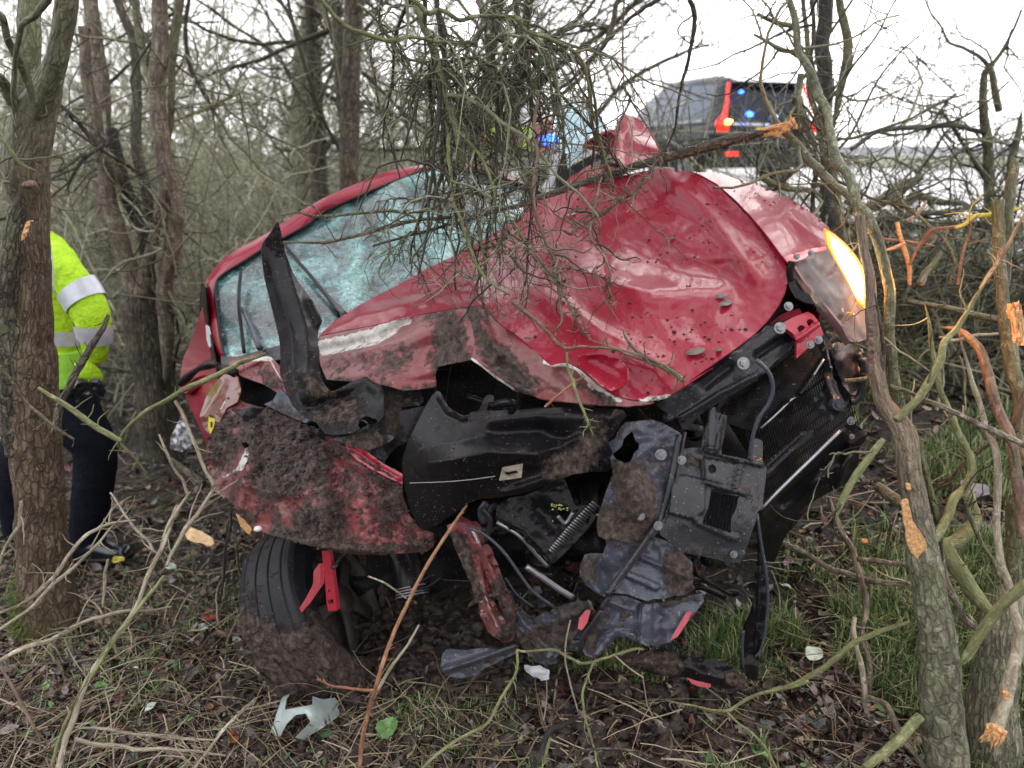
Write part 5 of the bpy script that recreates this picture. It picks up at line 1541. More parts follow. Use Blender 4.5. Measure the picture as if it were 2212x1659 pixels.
bm = fr('F', [(330, 240), (400, 215), (470, 240), (500, 290), (530, 380), (580, 470), (640, 560), (690, 660), (705, 740), (700, 800), (680, 850), (640, 862), (600, 845), (550, 805), (515, 720), (490, 620), (440, 500), (400, 420), (370, 330)])
sheet('bumper_beam', bm, [(985, 1135, 2.02), (1030, 1150, 2.0), (1115, 1370, 1.9), (1050, 1350, 1.92), (1080, 1250, 1.95)], m_redmud, CAR, .03, 4, relief=[(.03, 10, fr('F', [(460, 290), (520, 480), (560, 700), (640, 830)]), 'sharp'), (-.03, 9, fr('F', [(500, 400), (590, 640)])), (.03, 10, fr('F', [(500, 330), (620, 600), (690, 720)]))], noise=[(.012, 24, 3)], mud_relief=.016,
      blobs=[('mud', .9, 22, fr('F', [(380, 300), (440, 460), (500, 640)])), ('mud', .8, 16, fr('F', [(600, 560), (680, 740), (640, 830)])), ('bare', .7, 5, fr('F', [(470, 270), (500, 330)])), ('bare', .6, 3, fr('F', [(460, 400), (540, 620), (600, 780)])), ('mud', .4, 30, fr('F', [(450, 300)]))], jag=2)
lu = fr('C', [(648, 905), (680, 860), (730, 838), (800, 830), (900, 790), (960, 745), (1040, 732), (1070, 800), (1100, 885), (1180, 880), (1245, 880), (1235, 930), (1180, 1010), (1100, 1100), (1040, 1160), (1000, 1195), (960, 1232), (930, 1200), (880, 1120), (800, 1050), (720, 1002), (660, 985), (642, 960)])
sheet('lamp_unit', lu, [(1080, 1100, 2.02), (1200, 1040, 2.04), (1295, 1090, 2.0), (1190, 1215, 1.95), (1110, 1130, 2.0)], m_black, CAR, .012, 4, holes=[fr('C', [(985, 910), (1060, 890), (1085, 930), (1040, 980), (1000, 950)])], relief=[(.012, 4, fr('C', [(660, 975), (800, 1040), (900, 1150), (960, 1220)]), 'sharp'), (-.02, 20, fr('C', [(900, 900), (980, 1000)]))], noise=[(.004, 26, 2)], blobs=[('mud', .3, 20, fr('C', [(760, 900)]))])
a = Acc()
for k in range(22):
    t = k / 21
    c_ = fr('C', [(1232 - 245 * t, 890 + 275 * t)])[0]
    e_ = fr('C', [(1232 - 245 * t - 34 - 10 * math.sin(t * 3), 890 + 275 * t - 28)])[0]
    add_tubes(a, np.array([[P(c_[0], c_[1], 1.975 - .03 * t), P(e_[0], e_[1], 1.965 - .03 * t)]]), np.full((1, 2), .0030), 5, True)
tag(a.build('reflector_ribs', m_alu, CAR), kind='stuff')
a = Acc()
yel = rs.random((30, 2))
for k in range(22):
    q_ = fr('C', [(960 + 100 * rs.random(), 915 - 40 * (rs.random()) + (0 if k < 16 else 60))])[0]
    clods(a, P(q_[0] - (0 if k < 18 else -100), q_[1], 1.985)[None], np.array([.004]))
tag(a.build('foam_crumbs', plain('yellow foam', (.6, .58, .2), .8), CAR), kind='stuff')
for pts, Y, r_, mt in (([(1000, 945), (1045, 985), (1090, 925)], 1.97, .006, m_alu), ([(470, 1010), (560, 1040), (650, 1110), (720, 1190), (790, 1290), (860, 1380), (990, 1475)], 1.9, .0045, m_gplast2), ([(820, 1235), (900, 1290), (1000, 1360), (1090, 1415)], 1.92, .009, m_alu),
                       ([(560, 900), (610, 960), (600, 1040), (580, 1090)], 2.0, .008, m_gplast), ([(590, 870), (560, 920), (575, 980)], 2.05, .012, m_gplast2), ([(700, 1300), (760, 1390), (860, 1470)], 1.95, .003, m_gplast2), ([(650, 980), (780, 1060), (880, 1170), (940, 1235)], 1.99, .006, m_alu)):
    a = Acc()
    pp = fr('C', pts)
    add_tubes(a, catmull(P(pp[:, 0], pp[:, 1], np.full(len(pp), Y)), 20)[None], np.full((1, 20), r_), 7, True)
    a.build('cable', mt, CAR)
sheet('muddy_arm', fr('F', [(690, 700), (740, 690), (800, 730), (870, 700), (960, 660), (1030, 640), (1090, 650), (1100, 720), (1040, 790), (1000, 850), (1000, 900), (960, 900), (905, 930), (890, 985), (820, 970), (770, 930), (730, 880), (700, 800)]), [(1120, 1325, 1.93), (1260, 1310, 1.9), (1190, 1430, 1.86), (1150, 1420, 1.88)], m_gplast2, CAR, .03, 4,
      relief=[(.035, 10, fr('F', [(700, 700), (780, 800), (900, 930)])), (.03, 16, fr('F', [(820, 770), (1050, 690)]))], noise=[(.015, 26, 3)], mud_relief=.014, blobs=[('mud', .62, 60, fr('F', [(750, 850), (900, 800), (1050, 700)]))], jag=2)
# low broken pieces
sheet('bumper_shard', fr('F', [(310, 925), (330, 900), (420, 905), (520, 895), (620, 900), (700, 865), (722, 880), (680, 930), (620, 960), (540, 1000), (480, 1040), (400, 1055), (330, 1040), (298, 1000)]), [(958, 1420, 1.98), (1120, 1395, 1.92), (1020, 1460, 1.93)], m_gplast2, CAR, .004, 4, relief=[(.03, 11, fr('F', [(320, 1010), (480, 960), (700, 880)]), 'sharp')], noise=[(.005, 24, 2)], blobs=[('mud', .55, 12, fr('F', [(560, 960), (640, 930)])), ('mud', .3, 30, fr('F', [(450, 1000)]))], jag=1.2)
sheet('bumper_shard', fr('F', [(1240, 930), (1330, 905), (1440, 900), (1560, 920), (1660, 945), (1780, 960), (1830, 985), (1900, 1040), (1940, 1090), (1900, 1130), (1800, 1110), (1700, 1085), (1600, 1050), (1480, 1040), (1380, 1020), (1290, 985)]), [(1340, 1415, 1.88), (1500, 1410, 1.86), (1610, 1480, 1.84), (1450, 1460, 1.83)], m_black, CAR, .006, 4,
      relief=[(.02, 10, fr('F', [(1300, 960), (1560, 980), (1800, 1060)]))], noise=[(.008, 24, 3)], mud_relief=.014, blobs=[('mud', .9, 26, fr('F', [(1280, 950), (1420, 970), (1540, 980)])), ('mud', .7, 20, fr('F', [(1850, 1060), (1900, 1100)]))], jag=1.5)
sheet('red_edge_strip', fr('F', [(1610, 1050), (1650, 1065), (1740, 1085), (1735, 1105), (1680, 1100), (1640, 1085)]), [(1490, 1470, 1.815), (1530, 1480, 1.815), (1510, 1485, 1.81)], m_redin, CAR, .004, 3)
sheet('hanging_strip', fr('F', [(1985, 170), (2000, 200), (2012, 300), (2030, 420), (2040, 560), (2034, 700), (2018, 850), (1995, 940), (1985, 1070), (1940, 1060), (1900, 1010), (1905, 850), (1930, 760), (1960, 700), (1975, 550), (1985, 420), (1985, 300), (1975, 220)]), [(1640, 1110, 2.0), (1655, 1300, 1.97), (1625, 1440, 1.93), (1610, 1440, 1.93)], m_black, CAR, .01, 4,
      relief=[(.016, 4, fr('F', [(1990, 200), (2000, 450), (1990, 700), (1975, 900)]), 'sharp')], noise=[(.006, 30, 3)], blobs=[('mud', .35, 10, fr('F', [(1985, 500), (1990, 700)]))])
a = Acc()
for pts in ([(1982, 180), (2004, 330), (2030, 480), (2042, 620), (2030, 780), (2005, 900), (1975, 940)], [(1910, 800), (1905, 900), (1912, 1020)]):
    pp = fr('F', pts)
    add_tubes(a, catmull(P(pp[:, 0], pp[:, 1], np.full(len(pp), 1.93)), 20)[None], np.full((1, 20), .0045), 6, True)
a.build('strip_edge', m_gplast2, CAR)
for (u, v, Y) in ((1292, 1030, 1.9), (1450, 1180, 1.83)):
    pass

# crumpled red wing top and shattered far-side window
sheet('crumpled_wing', fr('B', [(300, 510), (330, 470), (400, 430), (440, 400), (520, 400), (590, 370), (560, 330), (480, 310), (400, 290), (430, 260), (480, 222), (540, 200), (590, 190), (605, 160), (622, 128), (650, 105), (690, 112), (740, 140), (775, 180), (805, 215), (830, 260), (852, 312), (846, 345), (825, 375), (760, 400), (700, 415), (600, 440), (500, 470), (400, 500)]),
      [(1225, 395, 3.2), (1330, 285, 3.45), (1260, 315, 3.4), (1350, 247, 3.55), (1420, 320, 3.25), (1400, 355, 3.1), (1300, 375, 3.12), (1350, 320, 3.25)], m_red, CAR, .006, 5, relief=[(.08, 16, fr('B', [(660, 110), (610, 210), (600, 380)]), 'sharp'), (-.12, 22, fr('B', [(440, 280), (560, 300)])), (.05, 14, fr('B', [(690, 250), (830, 300)])), (.04, 8, fr('B', [(420, 270), (580, 195)]), 'sharp')], noise=[(.012, 30, 4)])
sheet('wing_cavity', fr('B', [(320, 500), (400, 400), (500, 320), (590, 330), (600, 380), (500, 400), (420, 440), (360, 480)]), [(1240, 390, 3.35), (1320, 340, 3.5), (1290, 360, 3.4)], m_dark, CAR, .01, 5)
sheet('shattered_side_window', fr('B', [(252, 62), (290, 40), (330, 28), (380, 34), (432, 58), (470, 85), (492, 112), (520, 150), (552, 172), (520, 205), (452, 232), (430, 262), (400, 292), (412, 332), (385, 365), (350, 385), (330, 430), (308, 455), (296, 380), (280, 300), (262, 200), (255, 120)]), [(1200, 230, 3.6), (1290, 250, 3.7), (1225, 370, 3.4)], m_sideglass, CAR, .004, 5,
      relief=[(.05, 20, fr('B', [(380, 60), (360, 250), (320, 400)]))], noise=[(.02, 40, 4)], jag=2)
sheet('door_mirror', fr('B', [(172, 530), (200, 480), (240, 380), (262, 320), (285, 290), (300, 340), (305, 420), (290, 500), (262, 520), (250, 470), (225, 530), (200, 565)]), [(1175, 410, 3.4), (1210, 320, 3.5), (1215, 400, 3.4)], plain('pale torn trim', (.55, .52, .58), .4), CAR, .01, 4, noise=[(.01, 20, 3)])
sheet('pillar_trim', fr('B', [(250, 560), (262, 440), (292, 330), (312, 330), (320, 420), (400, 370), (480, 330), (530, 350), (420, 410), (350, 470), (300, 530), (280, 560)]), [(1205, 400, 3.3), (1225, 340, 3.35), (1290, 340, 3.38)], m_black, CAR, .02, 4)

# front wheel
def wheel(parent, c, axis, R0, W, tyre_m, rim_m, name='wheel', S=180, rr=.62, mudd=None, back_m=None):
    axis = norm(np.asarray(axis, float))
    e1 = norm(np.cross(axis, [0, 1, .0]))
    e2 = np.cross(axis, e1)
    hub = empty(name, c)
    hub.parent = parent
    off = np.zeros(3)
    q = parent
    while q is not None:
        off += np.array(q.location)
        q = q.parent
    hub.location = [float(k) for k in (np.asarray(c) - off)]
    prof = [(-.42, rr), (-.5, rr + .04), (-.54, .80), (-.50, .93), (-.44, .975), (-.36, .99), (-.35, .982), (-.34, .982), (-.33, .997), (-.13, 1.0), (-.125, .984), (-.105, .984), (-.10, 1.0), (.10, 1.0), (.105, .984), (.125, .984), (.13, 1.0), (.33, .997), (.34, .982), (.35, .982), (.36, .99), (.44, .975), (.50, .93), (.54, .80), (.5, rr + .04), (.42, rr)]
    a_ = np.arange(S) * 2 * math.pi / S
    V = []
    for xx, r in prof:
        V.append(np.asarray(c) + axis * xx * W + (r * R0) * (np.cos(a_)[:, None] * e1 + np.sin(a_)[:, None] * e2))
    V = np.vstack(V)
    if mudd:
        q_ = np.array(prof)
        dd_ = np.r_[0, np.cumsum(np.hypot(np.diff(q_[:, 0]) * .65, np.diff(q_[:, 1])))]
        ss_ = np.unique(np.r_[dd_, np.linspace(0, dd_[-1], 70)])
        prof = list(zip(np.interp(ss_, dd_, q_[:, 0]), np.interp(ss_, dd_, q_[:, 1])))
        V = [np.asarray(c) + axis * xx * W + (r * R0) * (np.cos(a_)[:, None] * e1 + np.sin(a_)[:, None] * e2) for xx, r in prof]
        V = np.vstack(V)
    n = len(prof)
    i, k = np.meshgrid(np.arange(n - 1), np.arange(S), indexing='ij')
    Q = np.stack([i * S + k, i * S + (k + 1) % S, (i + 1) * S + (k + 1) % S, (i + 1) * S + k], -1).reshape(-1, 4)
    mu = np.zeros(len(V))
    if mudd:
        d = norm(V - np.asarray(c))
        mu = mudd(V)
        mm = np.clip(mu * 1.6 - .35, 0, 1)
        V = V + d * (mm * .020 * (.3 + 1.0 * np.abs(fbm(V * 24, 3, 3)) + .25 * fbm(V * 90, 3, 6)))[:, None]
    mesh('tyre', V, None, Q, tyre_m, hub, True, {'mud': mu, 'bare': mu * 0})
    a = Acc()
    prof2 = [(.42, rr), (.40, rr - .03), (.30, rr - .06), (.1, rr - .07), (-.42, rr - .02)]
    for s0 in (1, -1):
        V = np.vstack([np.asarray(c) + axis * xx * W * s0 + (r * R0) * (np.cos(a_)[:, None] * e1 + np.sin(a_)[:, None] * e2) for xx, r in prof2])
        i, k = np.meshgrid(np.arange(4), np.arange(S), indexing='ij')
        a.add(V, None, np.stack([i * S + k, i * S + (k + 1) % S, (i + 1) * S + (k + 1) % S, (i + 1) * S + k], -1).reshape(-1, 4))
    for s0 in (1, -1):
        for t in range(5):
            an = t * 2 * math.pi / 5
            d = np.cos(an) * e1 + np.sin(an) * e2
            tt = np.cross(axis, d)
            p0, p1 = np.asarray(c) + axis * .34 * W * s0, np.asarray(c) + axis * .30 * W * s0 + d * R0 * (rr - .05)
            V, q_, t_ = loft([(p0, tt * R0 * .10, axis * .05 * W), ((p0 + p1) / 2, tt * R0 * .07, axis * .05 * W), (p1, tt * R0 * .10, axis * .04 * W)], 8)
            a.add(V, t_, q_)
        cyl(a, np.asarray(c) + axis * .33 * W * s0, axis, R0 * .16, W * .12, 20)
    a.build('rim', rim_m, hub, True)
    a = Acc()
    cyl(a, np.asarray(c), axis, R0 * (rr - .03), W * .3, 40)
    a.build('brake_plate', back_m or m_dark, hub, False)
    return hub


wc = P(702, 1312, 2.40)
ax = norm(np.array([.88, -.10, .50]))


def wmud(V):
    u_ = fbm(V * 6, 3, 4)
    top_ = sstep(.02, .20, V[:, 2] - wc[2] + .05 * u_)
    low_ = sstep(-.12, -.26, V[:, 2] - wc[2] + .06 * u_)
    return np.clip(.92 * (1 - top_) * (1 - .62 * low_) + .10 + .42 * u_, 0, 1)


wheel(CAR, wc, ax, .325, .225, m_rubber, plain('dark alloy', (.03, .03, .032), .6, .3, col2=(.08, .06, .05), ns=12), mudd=wmud, back_m=m_mud)
# clods stuck on the tyre
a = Acc()
n_ = 700
an = rng.uniform(0, 2 * math.pi, n_)
e1_ = norm(np.cross(ax, [0, 1, .0]))
e2_ = np.cross(ax, e1_)
d_ = np.cos(an)[:, None] * e1_ + np.sin(an)[:, None] * e2_
p_ = wc + d_ * .332 + ax * (rng.uniform(-.11, .11, n_))[:, None]
k_ = (wmud(p_) > .55) & (p_[:, 1] < wc[1] + .05)
clods(a, p_[k_], .003 + .014 * rng.random(int(k_.sum())) ** 2.5)
tag(a.build('tyre_mud', m_mud, CAR), kind='stuff')
# torn scraps, hoses and wires hanging in the crushed front
rs = np.random.default_rng(21)
for k in range(34):
    u0, v0 = rs.uniform(900, 1560), rs.uniform(1140, 1420)
    if k < 12: u0, v0 = rs.uniform(520, 900), rs.uniform(860, 985)
    n0 = rs.integers(5, 9)
    an = np.sort(rs.uniform(0, 2 * math.pi, n0))
    rr0 = rs.uniform(8, 34)
    pts = np.stack([u0 + np.cos(an) * rr0 * rs.uniform(.5, 1.6, n0), v0 + np.sin(an) * rr0 * rs.uniform(.4, 1.1, n0)], 1)
    Yc = 2.32 - .30 * (v0 > 1100) + rs.uniform(-.05, .10)
    sheet('torn_plastic', pts, [(u0 - 20, v0, Yc + rs.uniform(-.05, .05)), (u0 + 20, v0, Yc + rs.uniform(-.05, .05)), (u0, v0 + 20, Yc - .03)], [m_gplast, m_gplast2, m_black, m_redmud, m_dark][rs.choice(5, p=[.35, .2, .2, .1, .15])], CAR, .004, 4,
          noise=[(.014, 16, k)], mud_relief=.008, blobs=[('mud', rs.uniform(.2, .8), rr0 * .8, [(u0 + rs.normal() * 8, v0 + rs.normal() * 8)])], jag=2)
for k in range(30):
    u0, v0 = rs.uniform(620, 1700), rs.uniform(850, 1330)
    q0 = np.cumsum(np.vstack([[u0, v0], rs.normal(size=(5, 2)) * [26, 18] + [rs.normal() * 12, 12]]), 0)
    a = Acc()
    p0 = P(q0[:, 0], q0[:, 1], rs.uniform(2.12, 2.36) + rs.normal(size=6) * .02)
    add_tubes(a, catmull(p0, 26)[None], np.full((1, 26), rs.choice([.0025, .0035, .006, .011])), 7, True)
    a.build('hose' if k % 3 == 0 else 'wire', [m_black, m_gplast, m_gplast2, m_alu, m_redin][rs.choice(5, p=[.4, .3, .17, .08, .05])], CAR)
# mud and debris lying on the bonnet
a = Acc()
for key, n_, rm in (('bonnet', 560, .0050), ('wing', 60, .003), ('shell', 200, .003), ('mudwing', 2200, .008)):
    V, N, uv, mu_ = SHEETS[key]
    wn = np.clip(fbm(np.c_[uv / 55, uv[:, :1] * 0], 3, 12) + .25, .03, 1) ** 2 + (3 * mu_ ** 2 if key == 'mudwing' else 0)
    i = rng.choice(len(V), n_, p=wn / wn.sum())
    j = rng.normal(size=(n_, 3)) * .002
    r = .0012 + rm * rng.random(n_) ** 3.5
    clods(a, V[i] + N[i] * (r[:, None] * .3) + j * .3, r)
tag(a.build('dirt_crumbs', m_mud, CAR), kind='stuff')


def on_bonnet(u, v, lift=.004):
    V, N, uv, _ = SHEETS['bonnet']
    i = np.argmin(np.hypot(uv[:, 0] - u, uv[:, 1] - v))
    return V[i] + N[i] * lift


def bonnet_leaf(label, f, x, y, size, yaw, mat):
    u, v = FR[f][0] + x * FR[f][2], FR[f][1] + y * FR[f][2]
    p = on_bonnet(u, v, .006)
    n = 14
    t = np.linspace(0, 2 * math.pi, n, endpoint=False)
    ring = np.stack([np.cos(t) * .5, np.sin(t) * .26, .10 * np.abs(np.sin(t)) + .05 * np.cos(t * 2)], 1)
    V = np.vstack([ring, [[0, 0, -.02]]]) * size
    M = np.array(Matrix.Rotation(R(-12), 3, 'Y') @ Matrix.Rotation(yaw, 3, 'Z') @ Matrix.Rotation(.35, 3, 'X'))
    V = V @ M.T + p
    o = mesh('fallen_leaf', V, [[i, (i + 1) % n, n] for i in range(n)], None, mat, None, True)
    md = o.modifiers.new('thickness', 'SOLIDIFY')
    md.thickness = .001
    return tag(o, label, 'leaf')


m_gleaf = plain('grey curled leaf', (.07, .06, .055), .5, col2=(.20, .18, .17), ns=80)
bonnet_leaf('curled grey leaf stuck on the right half of the red bonnet', 'B', 1230, 1205, .05, .7, m_gleaf)
bonnet_leaf('small brown leaf just above the curled grey one on the bonnet', 'B', 1205, 1165, .035, -.2, m_gleaf)
bonnet_leaf('dark leaf scrap high in the middle of the bonnet', 'B', 920, 825, .028, .2, plain('dark leaf', (.05, .04, .035), .5))
bonnet_leaf('yellowish seed leaf near the top left of the bonnet', 'B', 345, 688, .034, .3, plain('olive leaf', (.40, .38, .2), .5))
bonnet_leaf('long thin dead leaf near the lower rim of the bonnet', 'B', 1060, 1480, .055, .3, plain('thin dead leaf', (.13, .10, .08), .5))
bonnet_leaf('crumpled brown leaf beside the lower shut line of the bonnet', 'B', 1190, 1465, .030, 1.1, plain('brown leaf', (.10, .07, .05), .5))

# ------------------------------------------------------------------ trees, branches and thicket
def tree(name, label, cat, stems, mats, base=None, S=14, K=60, trunk_names=None, twigs=None, group=None, rough=.06, knob=.10, extra=None):
    """stems: list of knot arrays (u, v, distance, width); the first ones are trunks"""
    p0, r0 = stem_line(stems[0], 8)
    lo = p0[np.argmin(p0[:, 2])]
    root = empty(name, base if base is not None else lo, label, cat, group)
    PLs, RDs = [], []
    for i, st in enumerate(stems):
        p, r = stem_line(st, K)
        nm = (trunk_names[i] if trunk_names and i < len(trunk_names) else ('trunk' if i == 0 else 'limb'))
        mt = mats[i] if isinstance(mats, (list, tuple)) and i < len(mats) else (mats[-1] if isinstance(mats, (list, tuple)) else mats)
        wig = norm(rng.normal(size=3)) * 0
        # small natural kinks
        amp = np.minimum(r.mean() * .5, .006)
        if i and st[-1, 1] > 0 and st[-1, 3] < st[0, 3] * 1.05:
            r = r * np.interp(np.arange(K), [0, K * .86, K - 1], [1, 1, .3])
        p = p + amp * np.stack([fbm(p * 9 + k * 7, 2, 31 + k) for k in range(3)], 1)
        for end in (0, -1):                       # stems go on above what is seen
            if st[end, 1] < -15:
                d0 = norm((p[0] - p[4]) if end == 0 else (p[-1] - p[-5]))
                dd = norm(d0 * .7 + [0, 0, .6])
                L = float(np.clip(r[end] * 45, .5, 2.2))
                t = np.linspace(0, 1, 22)[1:, None]
                q = p[end] + (d0 * (1 - t) + dd * t) * t * L + .02 * t * rng.normal(size=3)
                q[:, 2] = np.maximum(q[:, 2], p[end][2])
                rq = r[end] * np.linspace(1, .25, 21)
                if end == 0: p, r = np.vstack([q[::-1], p]), np.r_[rq[::-1], r]
                else: p, r = np.vstack([p, q]), np.r_[r, rq]
        a = Acc()
        s_ = S if r.max() > .018 else (9 if r.max() > .008 else 6)
        bark_tube(a, p, r, s_, rough, knob, 40 + i)
        a.build(nm, mt, root)
        j_ = np.linspace(0, len(p) - 1, K).astype(int)
        PLs.append(p[j_])
        RDs.append(r[j_])
    if twigs:
        a = Acc()
        add_twigs(a, np.array(PLs), np.array(RDs), twigs)
        tag(a.build('twigs', m_twig, root), kind='stuff')
    return root


def add_twigs(a, PL, RD, spec):
    """spec: list of levels (n, lmin, lmax, curl, grav, sides)"""
    for lv in spec:
        n, l0, l1, curl, grav, S = lv
        K = 9
        pl, rd = spawn(PL, RD, n, l0, l1, K, curl, grav)
        add_tubes(a, pl, rd, S)
        PL, RD = pl, rd


BASEZ = lambda u, v: ground_hit(np.array([u]), np.array([v]))[0]

# left foreground tree
yb = float(BASEZ(112, 1345))
T1 = tree('foreground_tree', 'thick rough tree in the left foreground, mossy at its foot, before the person in yellow', 'tree',
          [S_('V', [(118, 1395, 130), (112, 1330, 112), (100, 1230, 102), (84, 1080, 96), (72, 940, 98), (66, 800, 100), (72, 700, 74), (74, 620, 66), (70, 540, 68), (62, 440, 74), (58, 380, 84), (62, 320, 86), (80, 250, 80), (100, 190, 58), (115, 130, 40)], yb, yb - .08),
           S_('V', [(40, 980, 60), (30, 860, 66), (24, 740, 66), (20, 640, 52), (28, 560, 48), (38, 470, 40), (48, 410, 34)], yb - .05, yb - .1),
           S_('G', [(200, 660, 120), (250, 560, 125), (300, 400, 118), (340, 250, 112), (370, 100, 118), (385, -60, 120)], yb - .1, yb - .2),
           S_('G', [(150, 640, 120), (150, 480, 125), (170, 300, 120), (175, 120, 118), (165, -60, 110)], yb - .02, yb + .1),
           S_('G', [(110, 640, 70), (60, 560, 66), (20, 480, 60), (-30, 420, 60)], yb - .1, yb - .2),
           S_('G', [(200, 590, 40), (150, 440, 48), (100, 330, 46), (50, 230, 40), (20, 130, 36), (-20, 40, 30)], yb - .2, yb - .35),
           S_('G', [(100, 640, 28), (80, 560, 30), (90, 400, 26), (110, 250, 30), (130, 140, 32), (200, 90, 38), (270, 20, 40), (300, -40, 40)], yb - .2, yb - .45),
           S_('G', [(-20, 760, 20), (60, 870, 22), (130, 950, 22), (215, 990, 14)], yb - .35, yb - .3),
           S_('G', [(-20, 1030, 16), (30, 1045, 20), (60, 1050, 14)], yb - .2, yb - .2)],
          [m_bark1f, m_bark1, m_bark3, m_bark3, m_bark3, m_bark3, m_bark3, m_greenstick, m_greenstick], S=56, K=230, trunk_names=['trunk', 'trunk', 'limb', 'limb', 'limb'], rough=.05, knob=.05,
          twigs=[(30, .05, .22, .2, 0, 5), (60, .03, .12, .2, 0, 4)])
def splinters(parent, p, d, n, ln, rad, mat, name='splinter', seed=0):
    """torn fibres standing out of a break, each a thin pointed sliver"""
    rs_ = np.random.default_rng(seed)
    d = norm(np.asarray(d, float))
    for k in range(n):
        st = np.asarray(p) + rs_.normal(size=3) * rad * .5
        dd = norm(d + rs_.normal(size=3) * .16)
        L = ln * (.35 + .65 * rs_.random())
        t = np.linspace(0, 1, 5)
        pl = st + dd * (t * L)[:, None] + rs_.normal(size=(5, 3)) * rad * .08
        a = Acc()
        V, q, tr = tubes(pl[None], (rad * (.30 + .3 * rs_.random()) * np.array([1, .95, .75, .45, .05]))[None], 5, True)
        a.add(V, tr, q)
        a.build(name, mat, parent, False)


# bark scars of the first tree: knot, pale split
def scar(parent, f, pts, Y, mat, th=.01, amp=.005, name='split_wood'):
    o_ = fr(f, pts)
    c0 = o_[:, :2].mean(0)
    return sheet(name, o_, [(c0[0] - 10, c0[1] - 10, Y), (c0[0] + 10, c0[1] - 10, Y), (c0[0], c0[1] + 15, Y)], mat, parent, th, 3, noise=[(amp, 9, 5), (amp * .6, 4, 2)], jag=1.2)


scar(T1, 'G', [(150, 1275), (175, 1268), (172, 1300), (158, 1340), (140, 1380), (118, 1390), (125, 1350), (140, 1310)], yb - .30, m_wood)
a = Acc()
kn = P(190 * .375, 1065 * .375, yb - .26)
V, q, t = loft([(kn + [0, -.0 - .012 * k, 0], np.array([1, 0, 0]) * r_, np.array([0, 0, 1]) * r_ * .9) for k, r_ in enumerate((.016, .015, .012, .010, .005))], 14)
a.add(V + .003 * np.stack([vnoise(V * 60, 1), vnoise(V * 60, 2), vnoise(V * 60, 3)], 1), t, q)
a.build('knot', m_bark4, T1)
# moss at the foot
a = Acc()
b0 = P(118, 1340, yb)
n = 1500
an = math.pi * (.9 + 1.2 * rng.random(n))
hh = rng.random(n) ** 1.7 * .20
rr_ = .105 - hh * .10
x_ = b0[0] + np.cos(an) * rr_ - .035
y_ = b0[1] + np.sin(an) * rr_
Vb = np.zeros((n, 3, 3))
z_ = terrain(x_, y_) + hh
dd = np.stack([np.cos(an), np.sin(an), .5 + rng.normal(size=n) * .6], 1) * (.010 + .020 * rng.random(n))[:, None]
tt = np.stack([-np.sin(an), np.cos(an), an * 0], 1) * .003
Vb[:, 0] = np.stack([x_, y_, z_], 1) - tt
Vb[:, 1] = np.stack([x_, y_, z_], 1) + tt
Vb[:, 2] = np.stack([x_, y_, z_], 1) + dd
a.add(Vb.reshape(-1, 3), np.arange(n * 3).reshape(-1, 3), None, np.repeat(rng.random(n), 3))
tag(a.build('moss', m_moss, T1), kind='stuff')

# second, many stemmed tree
y2 = 4.15
T2 = tree('coppiced_tree', 'many stemmed tree with brown mottled stems rising between the person and the red car', 'tree',
          [S_('V', [(352, 985, 85), (345, 900, 80), (330, 800, 80), (315, 700, 90), (305, 620, 75)], y2),
           S_('G', [(930, -60, 85), (920, 250, 88), (905, 500, 85), (935, 800, 90), (960, 1000, 100), (1010, 1220, 98), (1000, 1400, 90), (960, 1560, 85), (950, 1750, 90), (965, 2000, 80), (960, 2200, 80)], y2 - .15, y2 - .1),
           S_('G', [(520, -60, 75), (540, 120, 80), (570, 350, 78), (600, 600, 75), (590, 800, 60), (560, 900, 56)], y2 + .3, y2 + .2),
           S_('G', [(480, 150, 50), (500, 400, 62), (530, 600, 62), (570, 800, 66), (610, 1000, 80), (650, 1220, 90), (710, 1450, 92), (770, 1659, 100), (830, 1900, 110)], y2, y2 - .05),
           S_('G', [(640, 740, 60), (670, 900, 74), (710, 1060, 82), (770, 1200, 78), (830, 1350, 70), (845, 1500, 70), (870, 1700, 80)], y2 + .1, y2),
           S_('G', [(660, -60, 45), (710, 90, 50), (770, 230, 52), (785, 450, 50), (790, 650, 55), (790, 850, 60), (830, 1050, 60), (860, 1250, 60), (870, 1420, 70)], y2 + .4, y2 + .1),
           S_('G', [(770, -60, 40), (800, 200, 42), (850, 400, 45), (900, 560, 40)], y2 + .2, y2 - .1),
           S_('G', [(1040, -60, 50), (1015, 200, 48), (990, 420, 40), (985, 650, 36), (980, 800, 34)], y2, y2 - .1),
           S_('G', [(940, 1080, 40), (910, 1250, 48), (880, 1400, 60), (840, 1560, 70), (810, 1700, 80)], y2 - .2, y2 - .1),
           S_('G', [(340, 600, 18), (430, 680, 26), (520, 790, 24), (600, 850, 16), (640, 780, 10)], y2 - .2, y2 - .1),
           S_('G', [(600, 830, 22), (500, 900, 24), (420, 1000, 18), (370, 1110, 10)], y2 - .3, y2 - .4),
           S_('G', [(1100, -60, 20), (1070, 150, 24), (1090, 370, 26), (1140, 470, 24), (1200, 590, 18), (1250, 680, 14)], y2 + .5, y2 + .4),
           S_('G', [(1000, 700, 16), (1150, 640, 18), (1300, 570, 18), (1390, 530, 12), (1440, 450, 8)], y2, y2),
           S_('G', [(600, 860, 30), (640, 930, 36), (680, 1000, 40), (690, 1050, 40)], y2 - .1, y2)],
          [m_bark1, m_bark2, m_bark2, m_bark2, m_darkbark, m_bark1, m_bark3, m_bark3, m_bark2, m_darkbark, m_darkbark, m_darkbark, m_greenstick, m_bark2], S=16, K=70, rough=.05,
          twigs=[(120, .2, 1.0, .2, 0, 5), (420, .08, .5, .22, 0, 3)])

# tree whose branches hang over the car
def hang(f, pts, Y0, Y1=None, pre=None):
    return S_(f, pts, Y0, Y1)


